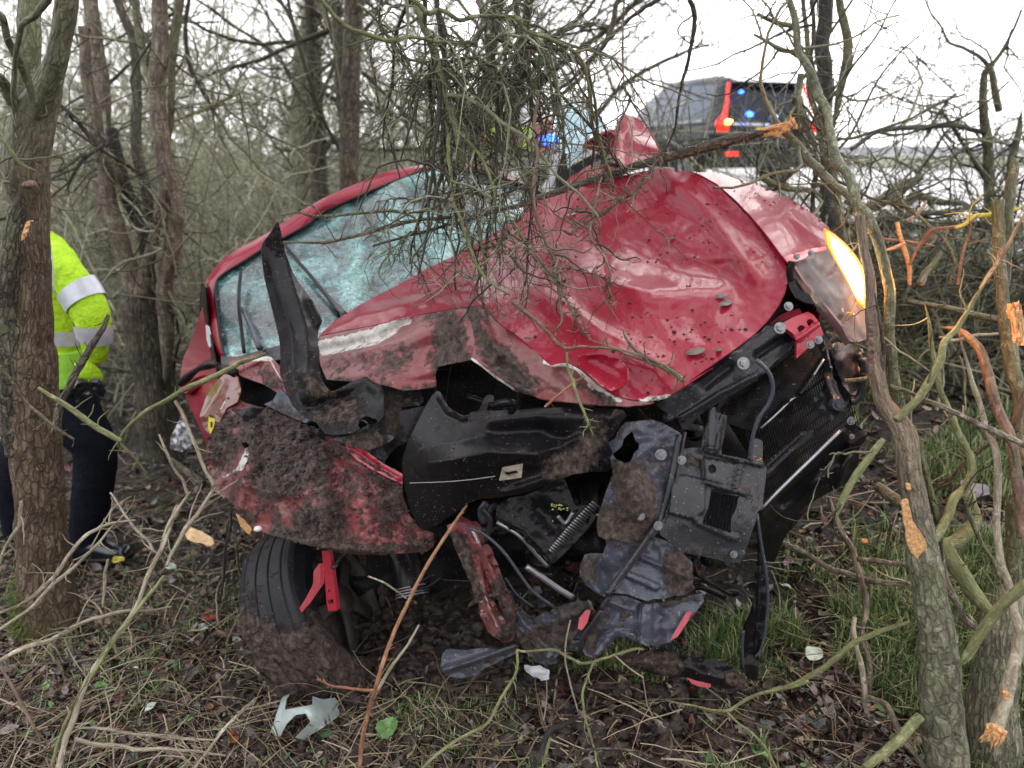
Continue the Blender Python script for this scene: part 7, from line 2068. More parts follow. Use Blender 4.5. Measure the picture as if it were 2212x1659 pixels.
for lab, f, pts, Y0, Y1, mt, tw in [
    ('longest bleached stick running from the bottom edge up towards the crushed wing', 'K', [(335, 1500, 34), (370, 1350, 34), (420, 1200, 34), (500, 980, 32), (600, 810, 32), (700, 680, 32), (800, 520, 28), (870, 340, 26), (930, 200, 26), (980, 60, 24), (1020, -30, 20)], 1.6, 2.25, m_stick, [(10, .06, .3, .15, 0), (20, .03, .1, .2, 0)]),
    ('lichen speckled stick leaning along the longest bleached one', 'K', [(290, 1480, 20), (330, 1330, 22), (390, 1180, 22), (460, 1050, 22), (560, 890, 22), (700, 670, 22), (820, 520, 22), (900, 430, 22), (940, 370, 18)], 1.66, 1.98, m_greenstick, [(8, .05, .2, .15, 0)]),
    ('pale stick from the base of the crushed wing down past the split chip', 'K', [(960, 310, 20), (990, 230, 22), (1040, 150, 24), (1090, 70, 24), (1150, -10, 24), (1230, -130, 20)], 2.05, 2.25, m_stick, [(8, .04, .2, .15, 0)]),
    ('white stick rising from the left edge across the mossy foot', 'K', [(-20, 860, 26), (90, 800, 26), (200, 760, 28), (290, 740, 28), (380, 690, 26), (500, 630, 22), (600, 600, 20), (750, 570, 18), (880, 560, 14), (990, 545, 10)], 1.85, 2.05, m_stick, [(12, .05, .25, .15, 0)]),
    ('upper twin twig crossing the left trunk base to the boot', 'K', [(-20, 590, 16), (100, 540, 18), (220, 460, 20), (330, 350, 22), (390, 260, 24), (480, 150, 22), (560, 100, 18), (650, 60, 14), (780, 45, 8)], 2.0, 2.2, m_stick, [(12, .04, .2, .15, 0)]),
    ('lower twin twig crossing the left trunk base to the boot', 'K', [(-20, 690, 16), (120, 590, 18), (200, 530, 20), (300, 420, 20), (400, 340, 20), (480, 270, 18), (560, 190, 16), (620, 110, 12), (650, 70, 8)], 1.95, 2.15, m_stick, [(12, .04, .2, .15, 0)]),
    ('long flat stick lying along the bottom edge at the left', 'K', [(430, 1310, 22), (560, 1340, 26), (700, 1350, 26), (800, 1370, 24), (920, 1360, 20), (1060, 1370, 16), (1300, 1400, 12)], 1.72, 1.72, m_stick, [(8, .04, .2, .15, 0)]),
    ('thin pale stick just above the flat one at the bottom left', 'K', [(430, 1240, 12), (620, 1250, 18), (800, 1285, 20), (1000, 1300, 18), (1250, 1310, 12)], 1.78, 1.78, m_stick, [(6, .04, .2, .15, 0)]),
    ('straight cane slanting from the bottom edge left of the white scrap', 'K', [(1110, 1490, 14), (1200, 1370, 17), (1300, 1240, 20), (1400, 1140, 20), (1460, 1090, 22)], 1.65, 1.9, m_stick, [(4, .04, .1, .15, 0)]),
    ('reddish stick slanting at the left edge near the bottom', 'K', [(-20, 870, 14), (60, 990, 20), (110, 1080, 22), (160, 1170, 22), (200, 1250, 18)], 1.8, 1.7, m_bark4, [(6, .04, .2, .15, 0)]),
    ('pale forked twig standing at the left edge beside the trunk', 'K', [(-10, 320, 14), (20, 220, 16), (60, 150, 20), (110, 80, 22), (120, 0, 22), (125, -60, 18)], 2.1, 2.1, m_stick, [(5, .04, .12, .15, 0)]),
    ('small upright pale stub by the boot', 'K', [(590, 540, 14), (600, 440, 18), (600, 360, 18), (620, 270, 12)], 2.3, 2.35, m_stick, None),
    ('yellowish branch reaching from the left trunk towards the car', 'H', [(165, 705, 14), (230, 750, 20), (300, 790, 24), (380, 850, 26), (440, 890, 26), (500, 925, 24), (525, 940, 20)], 2.1, 2.1, m_greenstick, [(6, .03, .1, .15, 0)]),
    ('dark knotted stick standing in front of the black trousers', 'H', [(240, 900, 34), (255, 820, 32), (280, 740, 30), (330, 640, 32), (370, 580, 30), (400, 520, 28), (440, 460, 24), (470, 390, 14)], 2.2, 2.3, m_bark1, [(10, .02, .1, .2, 0)]),
    ('thin twig looping from the left edge past the trunk', 'H', [(0, 615, 12), (50, 680, 13), (100, 760, 14), (170, 820, 14), (240, 880, 13), (320, 930, 10)], 2.0, 2.1, m_bark2, [(6, .02, .08, .2, 0)]),
    ('green runner arching from the ground up to the wing mirror stump', 'H', [(640, 1090, 8), (560, 990, 10), (520, 930, 12), (560, 870, 14), (620, 815, 16), (700, 770, 18), (800, 715, 22), (880, 680, 24), (960, 645, 24), (1040, 600, 20), (1150, 560, 14)], 2.6, 2.45, m_greenstick, [(10, .03, .12, .15, 0)]),
    ('bleached twig in front of the torn foil at the wing edge', 'H', [(760, 765, 14), (790, 830, 16), (820, 900, 16), (860, 990, 16), (890, 1060, 16), (930, 1130, 18)], 2.4, 2.25, m_stick, [(6, .02, .08, .2, 0)]),
    ('second bleached twig left of the torn foil', 'H', [(690, 910, 8), (720, 980, 12), (750, 1050, 13), (790, 1110, 14), (808, 1165, 12)], 2.35, 2.3, m_stick, [(6, .02, .08, .2, 0)]),
    ('thick brown stick under the crushed wing edge', 'H', [(740, 1010, 18), (790, 1050, 30), (840, 1090, 38), (885, 1125, 34)], 2.5, 2.4, m_bark1, None),
    ('bare twig from the pale stick top down to the bottom left', 'H', [(820, 1160, 12), (770, 1230, 14), (730, 1290, 18), (700, 1370, 18), (690, 1450, 14)], 2.25, 2.1, m_stick, [(6, .03, .12, .2, 0)]),
    ('thin wavy twig near the split chip', 'H', [(475, 1160, 8), (530, 1240, 10), (580, 1310, 12), (640, 1370, 12), (662, 1410, 10)], 2.5, 2.3, m_stick, [(4, .03, .08, .2, 0)]),
    ('dark twin stems hanging beside the tyre', 'E', [(375, 800, 8), (365, 900, 14), (340, 1020, 16), (330, 1150, 14), (315, 1280, 10)], 2.5, 2.4, m_darkbark, None),
    ('pale stem next to the dark one left of the tyre', 'E', [(385, 880, 8), (395, 980, 12), (405, 1080, 14), (420, 1190, 12)], 2.45, 2.4, m_bark1, None)]:
    branch(lab, f, pts, Y0, Y1, mt, twigs=tw, group=LS, name='stick')
GB = 'twigs on the ground below the bumper'
for lab, f, pts, Y0, Y1, mt, tw in [
    ('yellow green thorny twig bridging the muddy shards', 'F', [(710, 905, 14), (760, 915, 14), (900, 905, 14), (980, 940, 15), (1060, 975, 16), (1160, 950, 15), (1240, 925, 15), (1340, 895, 14), (1380, 900, 10)], 1.78, 1.76, m_greenstick, [(26, .008, .03, .2, 0)]),
    ('yellow green twig sweeping down left to the bottom edge', 'F', [(710, 900, 14), (712, 980, 15), (690, 1050, 15), (640, 1130, 16), (590, 1220, 17), (540, 1300, 18), (450, 1350, 18), (350, 1410, 18), (260, 1480, 18), (190, 1560, 16)], 1.78, 1.6, m_greenstick, [(26, .008, .04, .2, 0)]),
    ('yellow green twig dropping straight to the bottom centre', 'F', [(1115, 965, 12), (1080, 1060, 13), (1055, 1150, 14), (1070, 1260, 13), (1100, 1360, 12), (1130, 1490, 10), (1150, 1560, 8)], 1.76, 1.62, m_greenstick, [(16, .008, .04, .2, 0)]),
    ('yellow green twig forking at the bottom right of the mud', 'F', [(2260, 1070, 18), (2140, 1105, 18), (2030, 1130, 18), (1920, 1170, 18), (1820, 1225, 18), (1700, 1210, 12), (1600, 1190, 10), (1500, 1170, 6)], 1.75, 1.8, m_greenstick, [(14, .01, .05, .2, 0)]),
    ('thin fork running from the yellow twig to the bottom edge', 'F', [(1820, 1225, 12), (1880, 1290, 12), (1960, 1350, 13), (2030, 1430, 13), (2090, 1540, 12)], 1.72, 1.62, m_greenstick, [(8, .01, .05, .2, 0)]),
    ('straight straw stem standing before the splash guard', 'F', [(990, 745, 8), (970, 850, 9), (965, 960, 9), (990, 1080, 9), (1030, 1230, 8)], 1.75, 1.7, m_stick, None),
    ('thin pale wand right of the white clip', 'F', [(860, 1065, 6), (865, 1160, 7), (850, 1280, 6)], 1.8, 1.75, m_stick, None),
    ('short straw lying from the splash guard to the mud', 'F', [(1225, 930, 8), (1290, 990, 9), (1380, 1055, 8)], 1.76, 1.75, m_stick, None),
    ('charred black stick lying at the bottom centre', 'F', [(780, 1560, 30), (820, 1480, 34), (855, 1400, 36), (880, 1340, 36), (950, 1300, 30), (1030, 1265, 22)], 1.62, 1.72, m_darkbark, None),
    ('green lichened stick beside the charred one', 'F', [(850, 1500, 14), (865, 1430, 20), (885, 1370, 14)], 1.64, 1.66, m_greenstick, None),
    ('dark twig lying along the bottom edge right of centre', 'F', [(960, 1480, 12), (1050, 1440, 14), (1200, 1430, 15), (1340, 1440, 14), (1420, 1470, 10)], 1.62, 1.64, m_bark1, None),
    ('short brown cane poking from under the bonnet lip', 'C', [(925, 318, 14), (980, 270, 14), (1040, 225, 14), (1100, 175, 13), (1165, 140, 10)], 1.82, 1.84, m_redstick, None),
    ('green thorny twig dangling over the bumper shell', 'C', [(1050, 0, 14), (1060, 90, 15), (1095, 190, 17), (1120, 270, 17), (1145, 330, 16), (1170, 400, 14), (1205, 485, 8)], 1.82, 1.78, m_greenstick, [(10, .02, .07, .2, 0)])]:
    branch(lab, f, pts, Y0, Y1, mt, twigs=tw, group=GB, name='broken_twig')
RB = 'broken branches on the right bank'
for lab, f, pts, Y0, Y1, mt, tw in [
    ('grey stick lying from under the radiator across the grass', 'J', [(35, 870, 14), (120, 910, 17), (200, 960, 19), (290, 995, 20), (380, 1015, 20), (480, 1022, 17)], 2.35, 2.05, m_bark2, [(6, .03, .12, .2, 0)]),
    ('knotted upright runner on the grass left of the leaning tree', 'J', [(210, 730, 14), (250, 830, 20), (290, 900, 22), (310, 980, 22), (335, 1050, 22), (340, 1120, 20), (320, 1180, 18), (345, 1280, 18), (350, 1400, 16)], 2.3, 1.9, m_bark2, [(14, .03, .12, .2, 0)]),
    ('second pale runner beside it lower down', 'J', [(300, 1140, 14), (295, 1200, 18), (315, 1290, 20), (330, 1370, 20), (345, 1470, 16)], 1.98, 1.82, m_stick, [(8, .03, .1, .2, 0)]),
    ('yellow tipped curved stick pointing left in the grass', 'J', [(10, 1392, 13), (80, 1375, 17), (150, 1340, 20), (210, 1300, 20), (270, 1250, 21), (330, 1210, 20), (400, 1180, 17), (490, 1155, 12)], 1.9, 1.85, m_greenstick, [(8, .02, .08, .2, 0)]),
    ('thick curved stick entering at the bottom by the leaning trunk', 'J', [(330, 1659, 26), (400, 1610, 32), (470, 1550, 34), (530, 1485, 34)], 1.55, 1.65, m_greenstick, None),
    ('thin stick forking to the bottom right of the grass', 'J', [(345, 1410, 16), (410, 1440, 18), (440, 1500, 18), (470, 1560, 18), (530, 1640, 16), (560, 1700, 12)], 1.85, 1.6, m_bark2, [(6, .02, .08, .2, 0)]),
    ('grey stick lying level behind the leaning trunk', 'J', [(310, 935, 16), (400, 945, 18), (470, 955, 18), (560, 960, 14)], 2.1, 2.05, m_bark2, None),
    ('mossy log end on the grass left of the leaning trunk', 'J', [(375, 680, 34), (410, 700, 36), (450, 735, 40), (480, 760, 40)], 2.2, 2.1, m_bark3, None),
    ('long grey stick crossing from the leaning tree to the right edge', 'J', [(420, 335, 12), (500, 365, 14), (580, 400, 17), (650, 430, 19), (720, 465, 19), (800, 500, 20), (900, 550, 20)], 1.95, 1.85, m_bark2, [(10, .03, .2, .2, 0)]),
    ('thick mossy curved log between the two big trunks', 'J', [(780, 1120, 34), (730, 1080, 44), (690, 1030, 52), (650, 970, 52), (625, 900, 50), (660, 870, 48), (710, 820, 46), (712, 770, 40), (690, 710, 34)], 1.85, 2.05, m_greenstick, [(8, .03, .15, .2, 0)]),
    ('twisted grey stick left of the bottom right trunk', 'J', [(590, 900, 22), (610, 1000, 24), (650, 1080, 24), (680, 1140, 24), (740, 1190, 22)], 1.9, 1.8, m_bark2, [(6, .03, .12, .2, 0)]),
    ('mossy thin stem rising right of the curved log', 'J', [(800, 1000, 12), (770, 930, 14), (730, 860, 16), (700, 790, 16), (690, 740, 14)], 1.9, 1.95, m_bark3, [(6, .03, .12, .2, 0)]),
    ('long slanting stick over the grass at the right', 'J', [(870, 490, 12), (780, 530, 14), (700, 590, 15), (640, 650, 14), (560, 720, 10)], 2.05, 2.15, m_bark1, [(8, .03, .15, .2, 0)]),
    ('low branch lying across the bank top at the right edge', 'J', [(900, 110, 20), (800, 105, 22), (700, 90, 22), (600, 65, 20), (480, 50, 16)], 2.7, 2.9, m_bark3, [(16, .05, .3, .2, 0)]),
    ('small bare stick over the grass top right', 'J', [(590, 170, 12), (650, 180, 12), (720, 165, 12), (795, 158, 10)], 2.5, 2.5, m_stick, None),
    ('upright orange snapped twig behind the headlight', 'I', [(820, 1640, 20), (815, 1560, 24), (800, 1480, 26), (775, 1400, 26), (755, 1340, 26), (742, 1285, 24)], 2.7, 2.75, m_wood, None),
    ('orange twig crossing the snapped one', 'I', [(680, 1440, 12), (730, 1425, 20), (790, 1400, 18)], 2.7, 2.7, m_wood, None),
    ('forked orange twig right of the snapped one', 'I', [(815, 1530, 12), (850, 1450, 18), (890, 1390, 20), (920, 1340, 22), (960, 1320, 18), (1050, 1305, 16), (1120, 1290, 14)], 2.7, 2.7, m_redstick, [(6, .04, .1, .2, 0)]),
    ('thin reddish cane running level behind the headlight', 'I', [(620, 1370, 12), (720, 1385, 15), (850, 1395, 14), (960, 1415, 8)], 2.8, 2.8, m_redstick, None),
    ('bright yellow lichened twig reaching to the right edge', 'I', [(1080, 1310, 14), (1140, 1290, 22), (1200, 1250, 24), (1280, 1240, 26), (1340, 1225, 24), (1400, 1215, 18), (1475, 1190, 14)], 2.6, 2.6, plain('yellow lichen bark', (.48, .42, .05), .7, col2=(.62, .55, .12), ns=60), [(14, .03, .12, .2, 0)]),
    ('green stick leaning over the twig heap right of the headlight', 'I', [(700, 1040, 14), (750, 1120, 18), (800, 1200, 18), (870, 1250, 18), (930, 1300, 18), (990, 1350, 17), (1040, 1430, 16), (1075, 1520, 15), (1040, 1640, 14)], 2.9, 2.6, m_bark3, [(12, .03, .15, .2, 0)]),
    ('grey green broken stick end sticking up from the heap', 'I', [(880, 1640, 40), (900, 1590, 42), (940, 1530, 36), (990, 1455, 24)], 2.6, 2.7, m_bark3, None),
    ('orange barked stick standing right of the heap', 'I', [(910, 1160, 14), (890, 1200, 20), (850, 1240, 18), (790, 1280, 16)], 3.0, 2.9, m_redstick, None),
    ('long pale twig rising to the right edge over the grass', 'I', [(1220, 1659, 20), (1290, 1560, 22), (1340, 1480, 24), (1390, 1400, 22), (1430, 1320, 18), (1480, 1230, 14)], 2.3, 2.3, m_stick, [(12, .03, .15, .2, 0)]),
    ('thin reddish stem standing between heap and edge', 'I', [(1090, 1640, 18), (1110, 1520, 20), (1130, 1430, 18), (1160, 1350, 16), (1175, 1300, 12)], 2.5, 2.5, m_bark4, [(8, .03, .12, .2, 0)])]:
    branch(lab, f, pts, Y0, Y1, mt, twigs=tw, group=RB)

# ---- thickets
def thicket(name, label, n1, box, hmax, seed, mat, rad=(.003, .012), lean=.5, lens=(1.2, 3.2), lv2=6, lv3=2, side=3):
    x0, x1, y0, y1 = box
    x, y = rng.uniform(x0, x1, n1), rng.uniform(y0, y1, n1)
    st = np.stack([x, y, terrain(x, y) - .02], 1)
    d = rng.normal(size=(n1, 3)) * lean + [0, 0, 1]
    pl = walk(st, d, rng.uniform(*lens, n1) * hmax / 3, 12, .13, .06)
    rd = rng.uniform(*rad, n1)[:, None] * np.linspace(1, .3, 12)[None]
    a = Acc()
    # nothing of a hedge may lean into the clearing where the viewer stands
    ok = lambda q: ~((q[..., 1] > -1.5) & (q[..., 1] < 3.4) & (np.abs(q[..., 0]) < 2.8)).any(1)
    k = ok(pl)
    pl, rd = pl[k], rd[k]
    add_tubes(a, pl, rd, 5)
    pl2, rd2 = spawn(pl, rd, n1 * lv2, .3, 1.5, 8, .2, .04, rf=.6)
    k = ok(pl2)
    pl2, rd2 = pl2[k], rd2[k]
    add_tubes(a, pl2, rd2 * 1.3, side)
    pl3, rd3 = spawn(pl2, rd2, n1 * lv2 * lv3, .12, .6, 6, .25, .03)
    k = ok(pl3)
    pl3, rd3 = pl3[k], rd3[k]
    add_tubes(a, pl3, rd3 * 1.5, 3)
    o = a.build(name, mat)
    tag(o, label, 'thicket', kind='stuff')


thicket('thicket', 'tangled olive brown bare twig thicket filling the wood behind the car on the left', 560, (-6.5, -.3, 5.0, 8.5), 4.2, 1, m_twighaze, rad=(.0025, .009), lens=(1.5, 3.8), lv2=8)
thicket('far_thicket', 'farther grey brown wood of bare twigs behind the nearer thicket', 760, (-12, -.3, 9, 15), 6.6, 2, m_twighaze, rad=(.006, .02), lens=(1.8, 3.2), lv2=7)
thicket('bramble_heap', 'low heap of grey green broken twigs along the bank top at the right', 480, (.9, 5.0, 3.5, 4.9), .85, 3, m_twig, rad=(.004, .014), lean=1.8, lens=(.9, 2.4), lv3=1)
thicket('verge_scrub', 'low scrub of dark twigs between the bonnet and the dark car on the road', 150, (.2, 2.6, 4.4, 6.4), .9, 4, m_twighaze, rad=(.002, .007), lean=.9, lens=(.8, 1.8))
thicket('edge_thorns', 'dense thorn twigs at the right edge of the bank', 34, (3.2, 4.8, 4.2, 5.6), 2.2, 5, m_twig, rad=(.003, .009), lean=.5, lens=(1.2, 2.6), lv3=2)
thicket('unseen_rear_hedge', 'unseen bare hedge added behind the viewer to darken fill light', 520, (-7, 7, -7.5, -4.2), 5.4, 7, m_twighaze, rad=(.010, .03), lens=(2, 3.4), lv3=1)  # out of view, added to cut fill light and darken reflections
thicket('unseen_side_hedge', 'unseen bare hedge added on the left to darken fill light', 160, (-9, -5.2, -2.5, 3.0), 3.4, 8, m_twighaze, rad=(.008, .02), lens=(2, 3.2), lv3=1)  # added beyond the view to dim light from the left
# sparse far twigs against the white sky
a = Acc()
st = np.stack([rng.uniform(.5, 7, 60), rng.uniform(6, 8, 60), rng.uniform(2.2, 4.5, 60)], 1)

# background trunks in the wood
for lab, f, pts, Y, mt in [
    ('pale mottled trunk standing in the wood behind the windscreen', 'G', [(1720, 1300, 110), (1720, 1100, 100), (1725, 900, 104), (1720, 700, 106), (1730, 500, 96), (1725, 350, 90), (1760, 150, 60), (1800, -60, 50)], 6.2, m_palebark),
    ('dark trunk just right of the pale mottled one', 'G', [(1830, 1200, 70), (1810, 900, 56), (1800, 600, 50), (1790, 300, 46), (1770, -60, 40)], 5.8, m_bark1),
    ('dark forked trunk behind the hanging twigs', 'V', [(760, 480, 26), (752, 350, 26), (740, 200, 26), (728, 60, 24), (720, -40, 22)], 5.6, m_bark1),
    ('thin dark trunk left of the hanging branches', 'V', [(700, 470, 26), (690, 300, 28), (680, 150, 28), (668, -30, 26)], 6.4, m_bark1),
    ('slender trunk behind the many stemmed tree', 'V', [(235, 600, 26), (215, 400, 26), (205, 200, 26), (190, -30, 24)], 6.8, m_bark2),
    ('grey leaning trunk right of the hanging mass', 'V', [(1010, 430, 20), (1030, 280, 22), (1060, 120, 22), (1085, -40, 20)], 6.0, m_bark1)]:
    a_ = S_(f, pts, Y)
    root = tree('woodland_tree', lab, 'tree', [a_], [mt], S=12, K=40, group='trees in the wood behind the car', twigs=[(26, .4, 1.8, .15, 0, 4), (160, .2, .8, .2, 0, 3)])
# branches of a far tree against the sky, upper centre
tree('sky_tree', 'bare tree beyond the bank whose fine branches spread over the white sky', 'tree',
     [S_('V', [(1105, 330, 26), (1110, 220, 26), (1125, 120, 22), (1150, -40, 20)], 6.4), S_('V', [(1112, 240, 12), (1200, 150, 13), (1290, 80, 12), (1370, 10, 10), (1420, -60, 8)], 6.4, 6.2), S_('V', [(1120, 140, 10), (1180, 90, 10), (1250, 40, 8), (1300, -20, 8)], 6.3),
      S_('V', [(1240, 330, 8), (1290, 250, 10), (1350, 180, 10), (1440, 130, 8), (1540, 90, 6)], 6.8), S_('V', [(1090, 330, 14), (1070, 200, 14), (1060, 80, 12), (1070, -40, 12)], 6.0)],
     [m_bark1], S=10, K=50, twigs=[(90, .3, 1.4, .16, 0, 4), (500, .15, .7, .2, 0, 3)])
a = None
# three green leaves among the hanging branches
for (x, y, sz, yw, lb) in ((1160, 330, .05, .3, 'upper green leaf among the hanging branches'), (1075, 385, .06, 1.5, 'left green leaf among the hanging branches'), (1140, 440, .055, -1.3, 'lower green leaf among the hanging branches')):
    u, v = FR['L'][0] + x * FR['L'][2], y * FR['L'][2]
    p = P(u, v, 2.6)
    t = np.linspace(0, 2 * math.pi, 14, endpoint=False)
    ring = np.stack([np.cos(t) * .5, .05 * np.cos(2 * t), np.sin(t) * .24], 1)
    V = np.vstack([ring, [[0, .05, 0]]]) * sz
    V = V @ np.array(Matrix.Rotation(yw, 3, 'Y')).T + p
    o = mesh('ivy_leaf', V, [[i, (i + 1) % 14, 14] for i in range(14)], None, m_gl, None)
    md = o.modifiers.new('thickness', 'SOLIDIFY')
    md.thickness = .001
    tag(o, lb, 'leaf')

# ------------------------------------------------------------------ person in the yellow jacket
m_hiv = plain('fluorescent yellow cloth', (.50, .82, .015), .7, col2=(.42, .72, .01), ns=14, bump=(16, 1.0, .03))
m_hiv2 = plain('fluorescent green hem', (.36, .74, .06), .7, col2=(.30, .62, .05), ns=14, bump=(22, .4, .02))
m_refl = plain('silver reflective tape', (.52, .54, .60), .35, .2, col2=(.62, .64, .70), ns=30)
m_trou = plain('navy black trousers', (.004, .005, .010), .9, col2=(.008, .010, .018), ns=8, bump=(14, .7, .03))
m_trou.node_tree.nodes['Principled BSDF'].inputs['Specular IOR Level'].default_value = .15
m_boot = plain('polished black boot', (.008, .010, .016), .22, coat=.6)
m_skin = plain('skin', (.50, .30, .22), .5)
YP = 3.25
PER = empty('person', P(185, 1195, YP), 'person in a yellow reflective jacket, dark trousers and black boots standing behind the left tree', 'person')


def limb(name, kn, mat, parent, S=24, K=36, dep=.85, fold=0.0, close=True, t0=0, t1=1, grow_=0.0, yoff=0.0):
    """kn: (u, v, halfwidth, distance)"""
    q = catmull(np.asarray(kn, float), K)
    i0, i1 = int(t0 * (K - 1)), int(t1 * (K - 1)) + 1
    p = P(q[:, 0], q[:, 1], q[:, 3])
    w_ = q[:, 2] * mpp(q[:, 1], q[:, 3]) + grow_
    T = norm(np.gradient(p, axis=0))
    rings = []
    for i in range(i0, i1):
        e1 = norm(np.cross(T[i], [0, 1, 0]))
        e2 = np.cross(e1, T[i])
        rings.append((p[i] + [0, yoff, 0], e1 * w_[i], e2 * w_[i] * dep))
    V, Q, t = loft(rings, S, close)
    if fold:
        c = np.repeat(np.array([r_[0] for r_ in rings]), S, 0)
        if close: c = np.vstack([c, rings[0][0], rings[-1][0]])
        d = V - c
        V = c + d * (1 + fold * fbm(V * [16, 16, 9], 3, 4) + fold * .5 * np.abs(fbm(V * [30, 30, 14], 2, 8)))[:, None]
    return mesh(name, V, t, Q, mat, parent, True)


# body: one continuous skinned figure under the clothes
def skin_body(name, joints, edges, parent, mat):
    pr = np.array(parent.location)
    me = bpy.data.meshes.new(name)
    me.from_pydata([tuple(np.array(j[:3]) - pr) for j in joints], edges, [])
    o = bpy.data.objects.new(name, me)
    COL.objects.link(o)
    o.parent = parent
    md = o.modifiers.new('skin', 'SKIN')
    sv = me.skin_vertices[0].data if me.skin_vertices else None
    if sv is None:
        bm = __import__('bmesh').new()
        bm.from_mesh(me)
        bm.verts.layers.skin.verify()
        bm.to_mesh(me)
        bm.free()
        sv = me.skin_vertices[0].data
    for i, j in enumerate(joints):
        sv[i].radius = (j[3], j[3])
        sv[i].use_root = i == 0
    o.modifiers.new('smooth', 'SUBSURF').levels = 1
    o.modifiers['smooth'].render_levels = 2
    me.materials.append(mat)
    return o


pj = lambda u, v, Y, r: (*P(u, v, Y), r)
J = [pj(125, 840, YP, .09), pj(112, 700, YP, .08), pj(92, 570, YP, .08), pj(74, 505, YP, .05), pj(64, 440, YP, .06), pj(60, 405, YP, .06), pj(60, 375, YP, .05),
     pj(140, 560, YP - .16, .055), pj(205, 680, YP - .2, .042), pj(205, 760, YP - .12, .032), pj(200, 790, YP - .08, .035),
     pj(60, 560, YP + .16, .055), pj(90, 680, YP + .22, .042), pj(150, 740, YP + .1, .032), pj(175, 760, YP + .05, .035),
     pj(190, 950, YP - .05, .075), pj(205, 1060, YP - .04, .055), pj(185, 1160, YP - .02, .045),
     pj(75, 950, YP + .12, .075), pj(32, 1060, YP + .14, .055), pj(50, 1175, YP + .15, .045)]
Eg = [(0, 1), (1, 2), (2, 3), (3, 4), (4, 5), (5, 6), (2, 7), (7, 8), (8, 9), (9, 10), (2, 11), (11, 12), (12, 13), (13, 14), (0, 15), (15, 16), (16, 17), (0, 18), (18, 19), (19, 20)]
skin_body('body', J, Eg, PER, m_skin)
torso = [(85, 500, 26, YP), (88, 520, 46, YP), (96, 560, 62, YP), (104, 620, 70, YP), (110, 700, 72, YP), (112, 760, 72, YP), (116, 815, 74, YP)]
limb('jacket', torso, m_hiv, PER, 36, 60, .72, .035)
arm = [(105, 535, 24, YP - .14), (124, 560, 36, YP - .16), (150, 600, 40, YP - .20), (178, 640, 41, YP - .22), (196, 675, 38, YP - .24), (203, 710, 34, YP - .24), (205, 745, 29, YP - .22), (207, 775, 22, YP - .20)]
limb('sleeve', arm, m_hiv, PER, 32, 70, .8, .065)
limb('reflective_band', torso, m_refl, PER, 36, 90, .72, 0, False, .42, .50, .006)
limb('reflective_band', torso, m_refl, PER, 36, 90, .72, 0, False, .68, .76, .006)
limb('reflective_band', arm, m_refl, PER, 26, 90, .8, .0, False, .36, .50, .012)
limb('reflective_band', arm, m_refl, PER, 26, 90, .8, .0, False, .68, .80, .012)
limb('jacket_hem', [(112, 752, 74, YP), (118, 790, 77, YP), (124, 825, 80, YP), (126, 832, 78, YP)], m_hiv2, PER, 36, 24, .74, .02)
limb('jacket_tail', [(170, 780, 14, YP - .14), (185, 800, 26, YP - .14), (196, 818, 28, YP - .13), (198, 828, 14, YP - .13)], m_hiv, PER, 20, 16, .4, .03)
sheet('shoulder_band', V_((94, 512), (108, 522), (112, 560), (116, 600), (110, 640), (104, 600), (98, 560)), [(96, 520, YP - .27), (112, 560, YP - .27), (108, 630, YP - .27)], m_refl, PER, .006, 5)
limb('belt', [(122, 806, 74, YP), (124, 822, 76, YP), (126, 840, 74, YP)], m_boot, PER, 30, 10, .72)
sheet('holster', fr('H', [(330, 690), (380, 680), (440, 690), (460, 720), (440, 760), (400, 790), (360, 800), (330, 780), (320, 730)]), [(165, 830, YP - .24), (225, 840, YP - .20), (190, 880, YP - .22)], m_boot, PER, .03, 5, noise=[(.012, 20, 2)])
limb('trousers', [(120, 830, 70, YP), (138, 870, 72, YP), (165, 910, 62, YP - .03), (196, 950, 50, YP - .05), (206, 990, 45, YP - .05), (202, 1040, 42, YP - .05), (196, 1090, 40, YP - .05), (190, 1130, 38, YP - .04), (188, 1165, 38, YP - .03)], m_trou, PER, 30, 60, .8, .035)
limb('trousers', [(112, 830, 68, YP + .05), (92, 880, 60, YP + .08), (62, 950, 50, YP + .12), (36, 1020, 43, YP + .14), (34, 1080, 38, YP + .15), (42, 1140, 34, YP + .15), (50, 1180, 33, YP + .15)], m_trou, PER, 30, 60, .8, .035)


def boot(u0, u1, v, Y):
    zg = []
    p0, p1 = P(u0, v, Y), P(u1, v - 3, Y - .04)
    ax_ = norm(p1 - p0)
    L = np.linalg.norm(p1 - p0)
    sd = norm(np.cross(ax_, [0, 0, 1]))
    rings = []
    for t, h, wd, z in ((-.02, .10, .040, .06), (.03, .125, .050, .065), (.2, .13, .052, .068), (.38, .11, .050, .058), (.55, .085, .052, .046), (.75, .065, .056, .036), (.92, .055, .050, .030), (1.0, .03, .032, .022)):
        rings.append((p0 + ax_ * L * t + [0, 0, z], sd * wd, np.array([0, 0, 1]) * h / 2))
    V, Q, t_ = loft(rings, 20)
    b = mesh('boot', V, t_, Q, m_boot, PER)
    rings = [(p0 + ax_ * L * t + [0, 0, .008], sd * wd, np.array([0, 0, 1]) * .014) for t, wd in ((-.04, .03), (0, .05), (.3, .05), (.6, .056), (.85, .058), (1.0, .036), (1.03, .02))]
    V, Q, t_ = loft(rings, 16)
    mesh('sole', V, t_, Q, m_black, b)


boot(160, 282, 1205, YP - .03)
boot(22, 62, 1222, YP + .1)
